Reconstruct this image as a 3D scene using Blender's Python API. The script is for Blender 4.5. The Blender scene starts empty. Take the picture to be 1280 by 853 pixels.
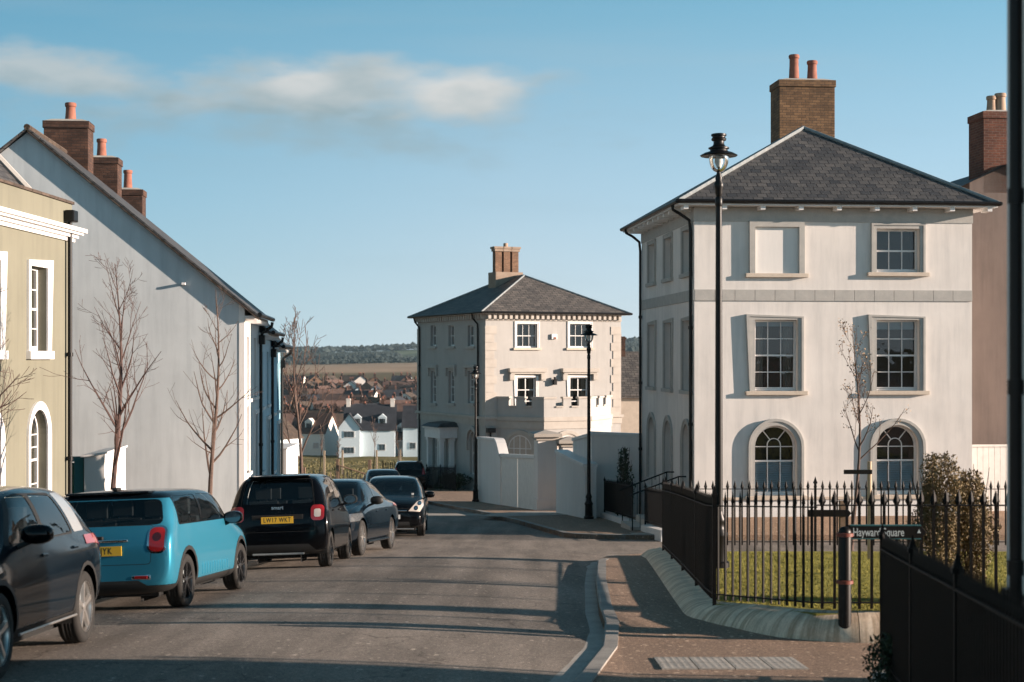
import bpy, bmesh, math, random
from mathutils import Vector, Matrix
from mathutils.geometry import tessellate_polygon
R = math.radians
random.seed(7)
SC = bpy.context.scene
COL = SC.collection
# ---------------------------------------------------------------- camera
F = 1920.0          # focal length in pixels of a 1280 px wide picture (54 mm lens)
K = 1.08            # metres of depth per survey unit
ZC = 1.68           # eye height
HOR = 447.0         # horizon row
cam_d = bpy.data.cameras.new("camera"); cam = bpy.data.objects.new("camera", cam_d); COL.objects.link(cam)
cam.location = (0, 0, ZC); cam.rotation_euler = (R(90), 0, 0)
cam_d.sensor_width = 36.0; cam_d.lens = 36.0 * F / 1280.0
cam_d.shift_y = (HOR - 426.5) / 1280.0
cam_d.clip_start = 0.1; cam_d.clip_end = 9000
cam_d.dof.use_dof = True; cam_d.dof.focus_distance = 33.0; cam_d.dof.aperture_fstop = 2.8
SC.camera = cam
# ---------------------------------------------------------------- light
SUN = Vector((1.0, -0.125, 0.190)).normalized()
EXPOSURE = 1.40
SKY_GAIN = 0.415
HAZE = 0.00006
SUN_STRENGTH = 4.7
SKY_STRENGTH = 0.15
SKY_TINT = (0.75, 0.85, 1.25)
world = bpy.data.worlds.new("World"); SC.world = world; world.use_nodes = True
def build_world():
    nt = world.node_tree; N = nt.nodes; L = nt.links; N.clear()
    out = N.new('ShaderNodeOutputWorld'); bg = N.new('ShaderNodeBackground'); bg.inputs[1].default_value = SKY_STRENGTH
    sky = N.new('ShaderNodeTexSky'); sky.sky_type = 'NISHITA'; sky.sun_disc = False
    sky.sun_elevation = math.asin(SUN.z); sky.sun_rotation = math.atan2(SUN.x, SUN.y)
    sky.altitude = 50; sky.air_density = 1.0; sky.dust_density = 0.6; sky.ozone_density = 2.0
    tint = N.new('ShaderNodeMix'); tint.data_type = 'RGBA'; tint.blend_type = 'MULTIPLY'; tint.inputs[0].default_value = 1.0
    tint.inputs[7].default_value = (*SKY_TINT, 1); L.new(sky.outputs[0], tint.inputs[6])
    def m(op, a, b=None, c=None, clamp=False):
        n = N.new('ShaderNodeMath'); n.operation = op; n.use_clamp = clamp
        for i, v in enumerate((a, b, c)):
            if v is None: continue
            if isinstance(v, (int, float)): n.inputs[i].default_value = v
            else: L.new(v, n.inputs[i])
        return n.outputs[0]
    tc = N.new('ShaderNodeTexCoord'); sep = N.new('ShaderNodeSeparateXYZ'); L.new(tc.outputs['Generated'], sep.inputs[0])
    yy = m('MAXIMUM', sep.outputs[1], 0.05)
    u = m('DIVIDE', sep.outputs[0], yy); v = m('DIVIDE', sep.outputs[2], yy)
    comb = N.new('ShaderNodeCombineXYZ'); L.new(u, comb.inputs[0]); L.new(m('MULTIPLY', v, 2.6), comb.inputs[1])
    nz = N.new('ShaderNodeTexNoise'); nz.inputs['Scale'].default_value = 9; nz.inputs['Detail'].default_value = 7; nz.inputs['Roughness'].default_value = 0.52
    L.new(comb.outputs[0], nz.inputs['Vector'])
    nz2 = N.new('ShaderNodeTexNoise'); nz2.inputs['Scale'].default_value = 26; nz2.inputs['Detail'].default_value = 5
    L.new(comb.outputs[0], nz2.inputs['Vector'])
    nf = m('SUBTRACT', nz.outputs['Fac'], 0.5); nf2 = m('SUBTRACT', nz2.outputs['Fac'], 0.5)
    def ell(px, py, rx, ry, soft, amp, tilt=0.0):
        cu, cv = (px - 640) / F, (HOR - py) / F
        du = m('SUBTRACT', u, cu); dv = m('SUBTRACT', v, cv)
        dv = m('SUBTRACT', dv, m('MULTIPLY', du, tilt))
        du = m('DIVIDE', du, rx / F); dv = m('DIVIDE', dv, ry / F)
        r = m('SQRT', m('ADD', m('MULTIPLY', du, du), m('MULTIPLY', dv, dv)))
        r = m('ADD', r, m('MULTIPLY', nf, amp)); r = m('ADD', r, m('MULTIPLY', nf2, amp * 0.35))
        t = m('DIVIDE', m('SUBTRACT', 1.25, r), soft, clamp=True)
        return m('MULTIPLY', m('MULTIPLY', t, t), m('SUBTRACT', 3.0, m('MULTIPLY', t, 2.0)))
    a = ell(390, 122, 280, 44, 0.9, 2.4, 0.03)
    b = ell(572, 124, 100, 38, 0.8, 1.7, -0.06)
    c = ell(90, 96, 240, 36, 1.2, 3.2, -0.16)
    d = ell(372, 104, 46, 24, 1.2, 2.6)
    e = ell(330, 150, 350, 50, 1.6, 3.2, -0.05)
    mask = m('MAXIMUM', m('MAXIMUM', m('MULTIPLY', a, 0.97), m('MULTIPLY', b, 1.0)), m('MAXIMUM', m('MULTIPLY', c, 0.88), m('MAXIMUM', m('MULTIPLY', d, 0.9), m('MULTIPLY', e, 0.85))))
    # thin high streaks
    comb2 = N.new('ShaderNodeCombineXYZ'); L.new(m('ADD', u, m('MULTIPLY', v, 0.8)), comb2.inputs[0]); L.new(m('MULTIPLY', v, 9.0), comb2.inputs[1])
    nz3 = N.new('ShaderNodeTexNoise'); nz3.inputs['Scale'].default_value = 3.2; nz3.inputs['Detail'].default_value = 4; L.new(comb2.outputs[0], nz3.inputs['Vector'])
    st = m('MULTIPLY', m('SUBTRACT', nz3.outputs['Fac'], 0.5, clamp=True), 0.5)
    mask = m('MAXIMUM', mask, st)
    mask = m('MULTIPLY', mask, m('GREATER_THAN', sep.outputs[1], 0.06))
    # brighter at the cloud's sunny upper right, greyer below
    lit = m('ADD', m('MULTIPLY', m('ADD', m('MULTIPLY', m('SUBTRACT', v, 0.152), 26.0), m('MULTIPLY', nf2, 2.2), clamp=True), 0.5), m('MULTIPLY', m('MAXIMUM', b, d), 0.55), clamp=True)
    cc = N.new('ShaderNodeMix'); cc.data_type = 'RGBA'; L.new(lit, cc.inputs[0])
    cs = 1.0 / SKY_STRENGTH
    cc.inputs[6].default_value = (0.125 * cs, 0.165 * cs, 0.18 * cs, 1); cc.inputs[7].default_value = (0.26 * cs, 0.265 * cs, 0.262 * cs, 1)
    # clear winter air: teal blue overhead, pale blue at the horizon, a little brighter towards the sun
    el = N.new('ShaderNodeMapRange'); el.inputs[1].default_value = -0.05; el.inputs[2].default_value = 1.0; L.new(sep.outputs[2], el.inputs[0])
    rp = N.new('ShaderNodeValToRGB'); cr = rp.color_ramp
    stops = [(0.0, (0.52, 0.62, 0.67)), (0.05, (0.565, 0.66, 0.72)), (0.14, (0.385, 0.555, 0.66)), (0.26, (0.18, 0.40, 0.525)), (0.38, (0.05, 0.14, 0.19)), (1.0, (0.018, 0.055, 0.08))]
    while len(cr.elements) < len(stops): cr.elements.new(0.5)
    for e_, (p_, c_) in zip(cr.elements, stops): e_.position = p_; e_.color = (*c_, 1)
    L.new(el.outputs[0], rp.inputs[0])
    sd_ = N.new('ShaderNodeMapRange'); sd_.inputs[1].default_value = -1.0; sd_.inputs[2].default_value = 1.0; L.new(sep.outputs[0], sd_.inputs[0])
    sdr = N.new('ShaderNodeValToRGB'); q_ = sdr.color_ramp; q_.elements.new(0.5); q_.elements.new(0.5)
    for e_, (p_, c_) in zip(q_.elements, [(0.0, (1.75, 1.5, 1.25)), (0.20, (1.35, 1.25, 1.12)), (0.34, (0.74, 0.955, 1.0)), (0.50, (1.0, 1.0, 1.0))]): e_.position = p_; e_.color = (*c_, 1)  # sky left of view brightened and warmed to stand for bounced light
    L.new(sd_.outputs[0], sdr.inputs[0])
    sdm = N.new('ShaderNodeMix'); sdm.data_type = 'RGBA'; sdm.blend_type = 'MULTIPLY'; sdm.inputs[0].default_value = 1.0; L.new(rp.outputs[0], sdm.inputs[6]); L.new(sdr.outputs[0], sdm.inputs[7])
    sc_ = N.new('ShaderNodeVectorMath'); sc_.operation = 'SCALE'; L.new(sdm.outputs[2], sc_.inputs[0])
    bk = N.new('ShaderNodeMapRange'); bk.interpolation_type = 'SMOOTHSTEP'; bk.inputs[1].default_value = -0.4; bk.inputs[2].default_value = 0.7; bk.inputs[3].default_value = 1.5; bk.inputs[4].default_value = 1.0; L.new(sep.outputs[1], bk.inputs[0])  # sky behind the camera raised as added fill light
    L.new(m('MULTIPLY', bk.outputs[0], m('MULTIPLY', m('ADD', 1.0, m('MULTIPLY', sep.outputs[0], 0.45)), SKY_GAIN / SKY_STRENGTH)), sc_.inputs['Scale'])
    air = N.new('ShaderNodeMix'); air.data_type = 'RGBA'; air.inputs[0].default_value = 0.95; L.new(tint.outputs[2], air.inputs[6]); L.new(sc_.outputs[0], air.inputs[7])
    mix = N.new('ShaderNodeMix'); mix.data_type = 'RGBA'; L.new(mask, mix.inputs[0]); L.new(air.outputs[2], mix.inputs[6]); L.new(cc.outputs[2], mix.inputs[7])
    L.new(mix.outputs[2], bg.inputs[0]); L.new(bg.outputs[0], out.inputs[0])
build_world()
sd = bpy.data.lights.new("sun", 'SUN'); sd.energy = SUN_STRENGTH; sd.angle = R(0.5); sd.color = (1.0, 0.81, 0.67)
so = bpy.data.objects.new("sun", sd); COL.objects.link(so); so.rotation_euler = (-SUN).to_track_quat('-Z', 'Y').to_euler(); so.location = (30, 0, 20)
SC.view_settings.view_transform = 'Standard'; SC.view_settings.look = 'None'; SC.view_settings.gamma = 1.0
SC.view_settings.exposure = EXPOSURE; SC.view_settings.use_curve_mapping = False
SC.render.engine = 'CYCLES'; SC.cycles.use_denoising = True
SC.cycles.max_bounces = 6; SC.cycles.transparent_max_bounces = 16; SC.cycles.caustics_reflective = False; SC.cycles.caustics_refractive = False

# ---------------------------------------------------------------- terrain profile
HP = [(-120, -2.5), (-20, .55), (0, 1.68), (12, 2.58), (23.3, 3.43), (36, 4.52), (42, 4.88), (50, 5.5), (60, 6.2), (75, 7.15), (95, 8.5), (250, 17.3), (330, 20.0),
      (500, 20.0), (700, 16.5), (900, 11.2), (1200, 7.6), (1600, 3.9), (2000, -3), (2400, -14.5), (2800, -15), (4000, -8)]
def hprof(d):
    if d <= HP[0][0]: return HP[0][1]
    for i in range(len(HP) - 1):
        if d <= HP[i + 1][0]:
            x0, y0 = HP[i]; x1, y1 = HP[i + 1]
            def sl(j):
                if j <= 0 or j >= len(HP) - 1:
                    j0 = min(max(j, 0), len(HP) - 2); return (HP[j0 + 1][1] - HP[j0][1]) / (HP[j0 + 1][0] - HP[j0][0])
                a = (HP[j][1] - HP[j - 1][1]) / (HP[j][0] - HP[j - 1][0]); b = (HP[j + 1][1] - HP[j][1]) / (HP[j + 1][0] - HP[j][0])
                return 0 if a * b <= 0 else 2 * a * b / (a + b)
            m0, m1 = sl(i), sl(i + 1); w = x1 - x0; t = (d - x0) / w
            return (2*t**3 - 3*t*t + 1)*y0 + (t**3 - 2*t*t + t)*w*m0 + (-2*t**3 + 3*t*t)*y1 + (t**3 - t*t)*w*m1
    return HP[-1][1]
def xcrown(Y): return -2.6 + 0.06 * (Y - 13)
def G(x, Y):
    z = ZC - hprof(Y / K)
    if Y < 60:
        xc = xcrown(Y); dx = max(-3.6, min(3.6, x - xc)); f = 1.0 if Y < 28 else max(0.0, (40 - Y) / 12.0)
        z -= 0.0085 * dx * dx * f
    elif Y > 900:
        t = min(1.0, (Y - 900) / 1500.0)
        z += t * (5.0 * math.sin(x * 0.0045 + 0.6) + 2.5 * math.sin(x * 0.013 + 2) + (x > 0) * min(14, x * 0.03))
    return z
def PX(px, Y): return (px - 640.0) * Y / F
def PZ(py, Y): return ZC - (py - HOR) * Y / F
def ground_hit(px, py, raise_=0.0):
    Y = 4.0
    while Y < 400:
        z = PZ(py, Y)
        if z <= G(PX(px, Y), Y) + raise_: return PX(px, Y), Y
        Y += 0.05
    return PX(px, Y), Y

# ---------------------------------------------------------------- materials
MATS = {}
def nodes_of(name):
    m = bpy.data.materials.new(name); m.use_nodes = True; nt = m.node_tree
    b = nt.nodes['Principled BSDF']; return m, nt, b
def lk(nt, a, b): nt.links.new(a, b)
def noise(nt, vec, scale, detail=4, rough=0.55):
    n = nt.nodes.new('ShaderNodeTexNoise'); n.inputs['Scale'].default_value = scale; n.inputs['Detail'].default_value = detail; n.inputs['Roughness'].default_value = rough
    if vec is not None: lk(nt, vec, n.inputs['Vector'])
    return n.outputs['Fac']
def ramp(nt, fac, stops):
    r = nt.nodes.new('ShaderNodeValToRGB'); cr = r.color_ramp
    while len(cr.elements) < len(stops): cr.elements.new(0.5)
    for e, (p, c) in zip(cr.elements, stops):
        e.position = p; e.color = (*c, 1) if len(c) == 3 else c
    lk(nt, fac, r.inputs[0]); return r.outputs[0]
def mixc(nt, fac, a, b, mode='MIX'):
    n = nt.nodes.new('ShaderNodeMix'); n.data_type = 'RGBA'; n.blend_type = mode
    for sock, v in ((n.inputs[0], fac), (n.inputs[6], a), (n.inputs[7], b)):
        if isinstance(v, (int, float)): sock.default_value = v
        elif isinstance(v, tuple): sock.default_value = (*v, 1)
        else: lk(nt, v, sock)
    return n.outputs[2]
def bump(nt, b, h, strength, dist=0.01):
    n = nt.nodes.new('ShaderNodeBump'); n.inputs['Strength'].default_value = strength; n.inputs['Distance'].default_value = dist
    lk(nt, h, n.inputs['Height']); lk(nt, n.outputs[0], b.inputs['Normal'])
def coords(nt, kind='Object'):
    return nt.nodes.new('ShaderNodeTexCoord').outputs[kind]
def scaled(nt, vec, s):
    n = nt.nodes.new('ShaderNodeMapping'); n.inputs['Scale'].default_value = s; lk(nt, vec, n.inputs['Vector']); return n.outputs[0]
def vary(name, c1, c2, scale=3.0, rough=0.8, bump_s=0.3, bump_scale=60, bump_d=0.004, stretch=None, metal=0.0, spec=0.5, fine=0.12, detail=5):
    m, nt, b = nodes_of(name); v = coords(nt)
    vv = scaled(nt, v, stretch) if stretch else v
    f = noise(nt, vv, scale, detail, 0.6)
    col = ramp(nt, f, [(0.3, c1), (0.7, c2)])
    if fine:
        ff = noise(nt, v, bump_scale, 3, 0.7)
        g = ramp(nt, ff, [(0.3, (1 - fine,) * 3), (0.7, (1 + fine,) * 3)])
        col = mixc(nt, 1.0, col, g, 'MULTIPLY')
    lk(nt, col, b.inputs['Base Color']); b.inputs['Roughness'].default_value = rough; b.inputs['Metallic'].default_value = metal
    b.inputs['Specular IOR Level'].default_value = spec
    if bump_s: bump(nt, b, noise(nt, v, bump_scale, 4, 0.65), bump_s, bump_d)
    MATS[name] = m; return m
def render_wall(name, c, dirt=0.12):
    m, nt, b = nodes_of(name); v = coords(nt)
    big = noise(nt, v, 0.7, 5, 0.6); streak = noise(nt, scaled(nt, v, (3.0, 3.0, 0.28)), 1.6, 5, 0.65)
    col = mixc(nt, 1.0, c, ramp(nt, big, [(0.25, (1 - dirt,) * 3), (0.75, (1.03,) * 3)]), 'MULTIPLY')
    col = mixc(nt, 1.0, col, ramp(nt, streak, [(0.28, (1 - dirt * 0.9, 1 - dirt * 0.85, 1 - dirt * 0.8)), (0.55, (1.0,) * 3)]), 'MULTIPLY')
    lk(nt, col, b.inputs['Base Color']); b.inputs['Roughness'].default_value = 0.88; b.inputs['Specular IOR Level'].default_value = 0.25
    h = mixc(nt, 0.35, noise(nt, v, 3.0, 4, 0.6), noise(nt, v, 90, 3, 0.7))
    bump(nt, b, h, 0.35, 0.012)
    MATS[name] = m; return m
def brick_uv(name, c1, c2, mortar, w, h, gap, rough=0.8, bump_s=0.6, bump_d=0.01, offset=0.5, patch=(0.75, 1.2), spec=0.3):
    m, nt, b = nodes_of(name); v = coords(nt, 'UV')
    t = nt.nodes.new('ShaderNodeTexBrick'); lk(nt, v, t.inputs['Vector'])
    t.inputs['Color1'].default_value = (*c1, 1); t.inputs['Color2'].default_value = (*c2, 1); t.inputs['Mortar'].default_value = (*mortar, 1)
    t.inputs['Scale'].default_value = 1.0; t.inputs['Brick Width'].default_value = w; t.inputs['Row Height'].default_value = h
    t.inputs['Mortar Size'].default_value = gap; t.inputs['Mortar Smooth'].default_value = 0.3; t.inputs['Bias'].default_value = 0.0; t.offset = offset
    n1 = noise(nt, coords(nt), 1.3, 5, 0.6); n2 = noise(nt, coords(nt), 14, 4, 0.6)
    col = mixc(nt, 1.0, t.outputs['Color'], ramp(nt, n1, [(0.3, (patch[0],) * 3), (0.7, (patch[1], patch[1] * 0.97, patch[1] * 0.93))]), 'MULTIPLY')
    col = mixc(nt, 1.0, col, ramp(nt, n2, [(0.3, (0.8,) * 3), (0.7, (1.2,) * 3)]), 'MULTIPLY')
    lk(nt, col, b.inputs['Base Color']); b.inputs['Roughness'].default_value = rough; b.inputs['Specular IOR Level'].default_value = spec
    inv = nt.nodes.new('ShaderNodeMath'); inv.operation = 'SUBTRACT'; inv.inputs[0].default_value = 1.0; lk(nt, t.outputs['Fac'], inv.inputs[1])
    bump(nt, b, inv.outputs[0], bump_s, bump_d)
    MATS[name] = m; return m
def plain(name, c, rough=0.5, metal=0.0, spec=0.5, coat=0.0, wob=0.0):
    m, nt, b = nodes_of(name)
    f = noise(nt, coords(nt), 5.0, 4, 0.6)
    col = mixc(nt, 1.0, tuple(c), ramp(nt, f, [(0.3, (0.92,) * 3), (0.7, (1.06,) * 3)]), 'MULTIPLY')
    lk(nt, col, b.inputs['Base Color']); b.inputs['Roughness'].default_value = rough; b.inputs['Metallic'].default_value = metal
    b.inputs['Specular IOR Level'].default_value = spec; b.inputs['Coat Weight'].default_value = coat; b.inputs['Coat Roughness'].default_value = 0.04
    if wob: bump(nt, b, noise(nt, coords(nt), 3.0, 2), wob, 0.01)
    MATS[name] = m; return m
def car_paint(name, c, metal=0.35, rough=0.3):
    m, nt, b = nodes_of(name); v = coords(nt)
    fl = noise(nt, v, 900, 2, 0.8)
    dust = noise(nt, v, 2.3, 6, 0.6); sep = nt.nodes.new('ShaderNodeSeparateXYZ'); lk(nt, v, sep.inputs[0])
    low = nt.nodes.new('ShaderNodeMapRange'); low.inputs[1].default_value = 0.75; low.inputs[2].default_value = 0.15; low.inputs[3].default_value = 0.0; low.inputs[4].default_value = 0.02
    lk(nt, sep.outputs[2], low.inputs[0])
    dm = nt.nodes.new('ShaderNodeMath'); dm.operation = 'MULTIPLY'; lk(nt, low.outputs[0], dm.inputs[0]); lk(nt, dust, dm.inputs[1])
    col = mixc(nt, 1.0, tuple(c), ramp(nt, fl, [(0.3, (0.85,) * 3), (0.7, (1.2,) * 3)]), 'MULTIPLY')
    col = mixc(nt, dm.outputs[0], col, (0.16, 0.14, 0.12))
    lk(nt, col, b.inputs['Base Color'])
    b.inputs['Metallic'].default_value = metal; b.inputs['Roughness'].default_value = rough
    b.inputs['Coat Weight'].default_value = 1.0; b.inputs['Coat IOR'].default_value = 1.27; b.inputs['Specular IOR Level'].default_value = 0.03
    rr = ramp(nt, dust, [(0.3, (0.02,) * 3), (0.8, (0.14,) * 3)]); lk(nt, rr, b.inputs['Coat Roughness'])
    MATS[name] = m; return m
def glass(name, tintc, see=0.55, rough=0.02, base=(0.01, 0.015, 0.02)):
    m, nt, b = nodes_of(name); out = nt.nodes['Material Output']
    b.inputs['Base Color'].default_value = (*base, 1); b.inputs['Roughness'].default_value = rough; b.inputs['Specular IOR Level'].default_value = 0.7
    bump(nt, b, noise(nt, coords(nt), 1.7, 2), 0.25, 0.02)
    tr = nt.nodes.new('ShaderNodeBsdfTransparent'); tr.inputs[0].default_value = (*tintc, 1)
    gl = nt.nodes.new('ShaderNodeBsdfGlossy'); gl.inputs['Roughness'].default_value = rough
    lw = nt.nodes.new('ShaderNodeFresnel'); lw.inputs['IOR'].default_value = 1.6
    lk(nt, b.inputs['Normal'].links[0].from_socket, gl.inputs['Normal'])
    mx = nt.nodes.new('ShaderNodeMixShader'); lk(nt, lw.outputs[0], mx.inputs[0]); lk(nt, tr.outputs[0], mx.inputs[1]); lk(nt, gl.outputs[0], mx.inputs[2])
    m2 = nt.nodes.new('ShaderNodeMixShader'); m2.inputs[0].default_value = see; lk(nt, b.outputs[0], m2.inputs[1]); lk(nt, mx.outputs[0], m2.inputs[2])
    lk(nt, m2.outputs[0], out.inputs['Surface']); MATS[name] = m; return m

render_wall('render_cream', (0.76, 0.715, 0.675), 0.17); render_wall('render_white', (0.76, 0.73, 0.70), 0.08)
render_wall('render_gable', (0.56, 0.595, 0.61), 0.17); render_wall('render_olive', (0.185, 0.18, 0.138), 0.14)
render_wall('render_blue', (0.30, 0.52, 0.62), 0.1); render_wall('render_paleblue', (0.55, 0.68, 0.74), 0.1)
render_wall('render_brown', (0.20, 0.155, 0.135), 0.25); render_wall('render_house2', (0.42, 0.405, 0.385), 0.12)
vary('stone_grey', (0.36, 0.35, 0.33), (0.44, 0.42, 0.39), 4, 0.85, 0.4, 60)
vary('stone_warm', (0.50, 0.42, 0.34), (0.60, 0.51, 0.42), 3, 0.85, 0.4, 60)
vary('stone_quoin', (0.38, 0.345, 0.305), (0.46, 0.42, 0.375), 2, 0.85, 0.3, 60)
vary('stone_chimney', (0.24, 0.175, 0.13), (0.31, 0.235, 0.18), 3, 0.85, 0.4, 60)
vary('white_paint', (0.66, 0.645, 0.63), (0.74, 0.725, 0.71), 3, 0.5, 0.1, 40, fine=0.03)
vary('black_metal', (0.002, 0.0018, 0.0018), (0.005, 0.004, 0.004), 6, 0.42, 0.25, 120, 0.001, fine=0.2, spec=0.3)
vary('railing_paint', (0.0022, 0.0018, 0.0018), (0.006, 0.0045, 0.004), 5, 0.6, 0.2, 120, 0.001, fine=0.2, spec=0.2)
vary('lead', (0.16, 0.19, 0.20), (0.30, 0.31, 0.31), 5, 0.55, 0.2, 30)
vary('terracotta', (0.20, 0.07, 0.045), (0.30, 0.12, 0.08), 6, 0.85, 0.3, 60)
vary('terracotta_pale', (0.30, 0.20, 0.14), (0.40, 0.28, 0.20), 6, 0.85, 0.3, 60)
vary('concrete_pale', (0.36, 0.33, 0.29), (0.50, 0.47, 0.42), 3, 0.85, 0.5, 70)
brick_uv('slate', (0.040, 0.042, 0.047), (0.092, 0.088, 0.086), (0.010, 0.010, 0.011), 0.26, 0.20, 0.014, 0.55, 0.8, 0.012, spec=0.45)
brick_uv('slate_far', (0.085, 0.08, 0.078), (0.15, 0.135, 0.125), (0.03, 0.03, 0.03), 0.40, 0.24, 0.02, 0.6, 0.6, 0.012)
brick_uv('slate_teal', (0.05, 0.055, 0.06), (0.07, 0.075, 0.08), (0.02, 0.02, 0.02), 0.40, 0.24, 0.02, 0.5, 0.6, 0.012)
brick_uv('brick_brown', (0.05, 0.027, 0.02), (0.10, 0.052, 0.036), (0.03, 0.025, 0.022), 0.225, 0.075, 0.008, patch=(0.6, 1.25))
brick_uv('brick_yellow', (0.13, 0.075, 0.04), (0.23, 0.135, 0.07), (0.07, 0.05, 0.036), 0.225, 0.075, 0.008, patch=(0.55, 1.2))
brick_uv('brick_red', (0.10, 0.036, 0.024), (0.17, 0.062, 0.038), (0.16, 0.11, 0.085), 0.225, 0.075, 0.008, patch=(0.6, 1.2))
brick_uv('brick_orange', (0.15, 0.085, 0.055), (0.23, 0.135, 0.085), (0.10, 0.08, 0.06), 0.225, 0.075, 0.008)
brick_uv('roof_brown', (0.06, 0.045, 0.038), (0.10, 0.075, 0.06), (0.04, 0.03, 0.02), 0.5, 0.35, 0.03, 0.85)
glass('window_glass', (0.82, 0.87, 0.90), 0.88); glass('car_glass', (0.62, 0.70, 0.72), 0.92); glass('lamp_glass', (0.92, 0.95, 0.95), 0.97)
plain('blind_cloth', (0.50, 0.55, 0.56), 0.8); plain('shutter_paint', (0.62, 0.80, 0.86), 0.5); plain('curtain', (0.45, 0.38, 0.32), 0.9)
plain('door_green', (0.02, 0.22, 0.15), 0.45); plain('frame_teal', (0.03, 0.16, 0.17), 0.5); plain('gate_white', (0.74, 0.71, 0.67), 0.55)
plain('door_dark', (0.03, 0.06, 0.07), 0.4); plain('room_dark', (0.03, 0.03, 0.03), 0.9)
vary('wood_fence', (0.16, 0.10, 0.065), (0.27, 0.18, 0.12), 4, 0.85, 0.5, 40); vary('wood_pale', (0.38, 0.28, 0.19), (0.50, 0.38, 0.27), 4, 0.85, 0.4, 40)
vary('bark_warm', (0.07, 0.045, 0.036), (0.14, 0.092, 0.072), 9, 0.85, 0.6, 60, 0.004, stretch=(1, 1, 4))
vary('bark_red', (0.05, 0.026, 0.022), (0.10, 0.055, 0.045), 9, 0.7, 0.4, 60, 0.003)
vary('bark_far', (0.04, 0.024, 0.02), (0.075, 0.042, 0.032), 2, 0.9, 0, 10, fine=0)
vary('bud', (0.26, 0.17, 0.10), (0.36, 0.25, 0.16), 9, 0.8, 0, 10, fine=0)
vary('leaf_dry', (0.10, 0.075, 0.03), (0.26, 0.19, 0.09), 4, 0.7, 0, 10, fine=0)
vary('leaf_dark', (0.022, 0.035, 0.014), (0.055, 0.07, 0.028), 4, 0.6, 0, 10, fine=0)
vary('leaf_dull', (0.05, 0.06, 0.02), (0.085, 0.09, 0.04), 4, 0.7, 0, 10, fine=0)
vary('wood_crowns', (0.008, 0.018, 0.018), (0.018, 0.030, 0.028), 0.02, 0.9, 0, 10, fine=0)

def asphalt(name, c1, c2, speck, speck_amt, patch=0.25, tracks=0.0, sz=9):
    m, nt, b = nodes_of(name); v = coords(nt)
    grain = noise(nt, v, 75, 2, 0.9); mid = noise(nt, v, 24, 6, 0.8); big = noise(nt, scaled(nt, v, (1.6, 0.35, 1)), 0.9, 6, 0.62)
    col = ramp(nt, grain, [(0.32, c1), (0.68, c2)])
    col = mixc(nt, 1.0, col, ramp(nt, big, [(0.3, (1 - patch,) * 3), (0.7, (1 + patch,) * 3)]), 'MULTIPLY')
    col = mixc(nt, 1.0, col, ramp(nt, mid, [(0.32, (0.55,) * 3), (0.68, (1.45,) * 3)]), 'MULTIPLY')
    if tracks:
        tr = noise(nt, scaled(nt, v, (1.1, 0.03, 1)), 1.6, 3, 0.5)
        col = mixc(nt, 1.0, col, ramp(nt, tr, [(0.36, (1 - tracks,) * 3), (0.62, (1 + tracks * .6,) * 3)]), 'MULTIPLY')
        ck = nt.nodes.new('ShaderNodeTexVoronoi'); ck.feature = 'DISTANCE_TO_EDGE'; ck.inputs['Scale'].default_value = 0.33; ck.inputs['Randomness'].default_value = 1.0
        wv = nt.nodes.new('ShaderNodeVectorMath'); wv.operation = 'ADD'; nn = nt.nodes.new('ShaderNodeTexNoise'); nn.inputs['Scale'].default_value = 1.4; nn.inputs['Detail'].default_value = 6; lk(nt, v, nn.inputs['Vector'])
        sc = nt.nodes.new('ShaderNodeVectorMath'); sc.operation = 'SCALE'; sc.inputs['Scale'].default_value = 1.1; lk(nt, nn.outputs['Color'], sc.inputs[0]); lk(nt, v, wv.inputs[0]); lk(nt, sc.outputs[0], wv.inputs[1]); lk(nt, wv.outputs[0], ck.inputs['Vector'])
        col = mixc(nt, 1.0, col, ramp(nt, ck.outputs['Distance'], [(0.0, (0.45,) * 3), (0.006, (1.0,) * 3)]), 'MULTIPLY')
    for q, (scl, seedv) in enumerate(((sz, 0.0), (sz * 2.1, 3.7))):
        mp = nt.nodes.new('ShaderNodeMapping'); mp.inputs['Location'].default_value = (seedv, seedv, 0); lk(nt, v, mp.inputs['Vector'])
        vo = nt.nodes.new('ShaderNodeTexVoronoi'); vo.inputs['Scale'].default_value = scl; lk(nt, mp.outputs[0], vo.inputs['Vector'])
        gate = noise(nt, mp.outputs[0], 1.7, 6, 0.8)
        s1 = ramp(nt, vo.outputs['Distance'], [(0.14, (1, 1, 1)), (0.24, (0, 0, 0))])
        s2 = ramp(nt, gate, [(0.50 - speck_amt, (0, 0, 0)), (0.66 - speck_amt, (1, 1, 1))])
        wn = nt.nodes.new('ShaderNodeSeparateColor'); lk(nt, vo.outputs['Color'], wn.inputs[0]); th = nt.nodes.new('ShaderNodeMath'); th.operation = 'GREATER_THAN'; th.inputs[1].default_value = 0.74 - speck_amt; lk(nt, wn.outputs[0], th.inputs[0])
        sp = nt.nodes.new('ShaderNodeMath'); sp.operation = 'MULTIPLY'; lk(nt, s1, sp.inputs[0]); lk(nt, s2, sp.inputs[1])
        s3 = nt.nodes.new('ShaderNodeMath'); s3.operation = 'MULTIPLY'; lk(nt, sp.outputs[0], s3.inputs[0]); lk(nt, th.outputs[0], s3.inputs[1])
        sm = nt.nodes.new('ShaderNodeMath'); sm.operation = 'MULTIPLY'; lk(nt, s3.outputs[0], sm.inputs[0]); sm.inputs[1].default_value = 0.85
        col = mixc(nt, sm.outputs[0], col, speck)
    lk(nt, col, b.inputs['Base Color']); b.inputs['Roughness'].default_value = 0.82; b.inputs['Specular IOR Level'].default_value = 0.3
    bump(nt, b, mixc(nt, 0.5, grain, mid), 0.8, 0.012); MATS[name] = m
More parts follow.
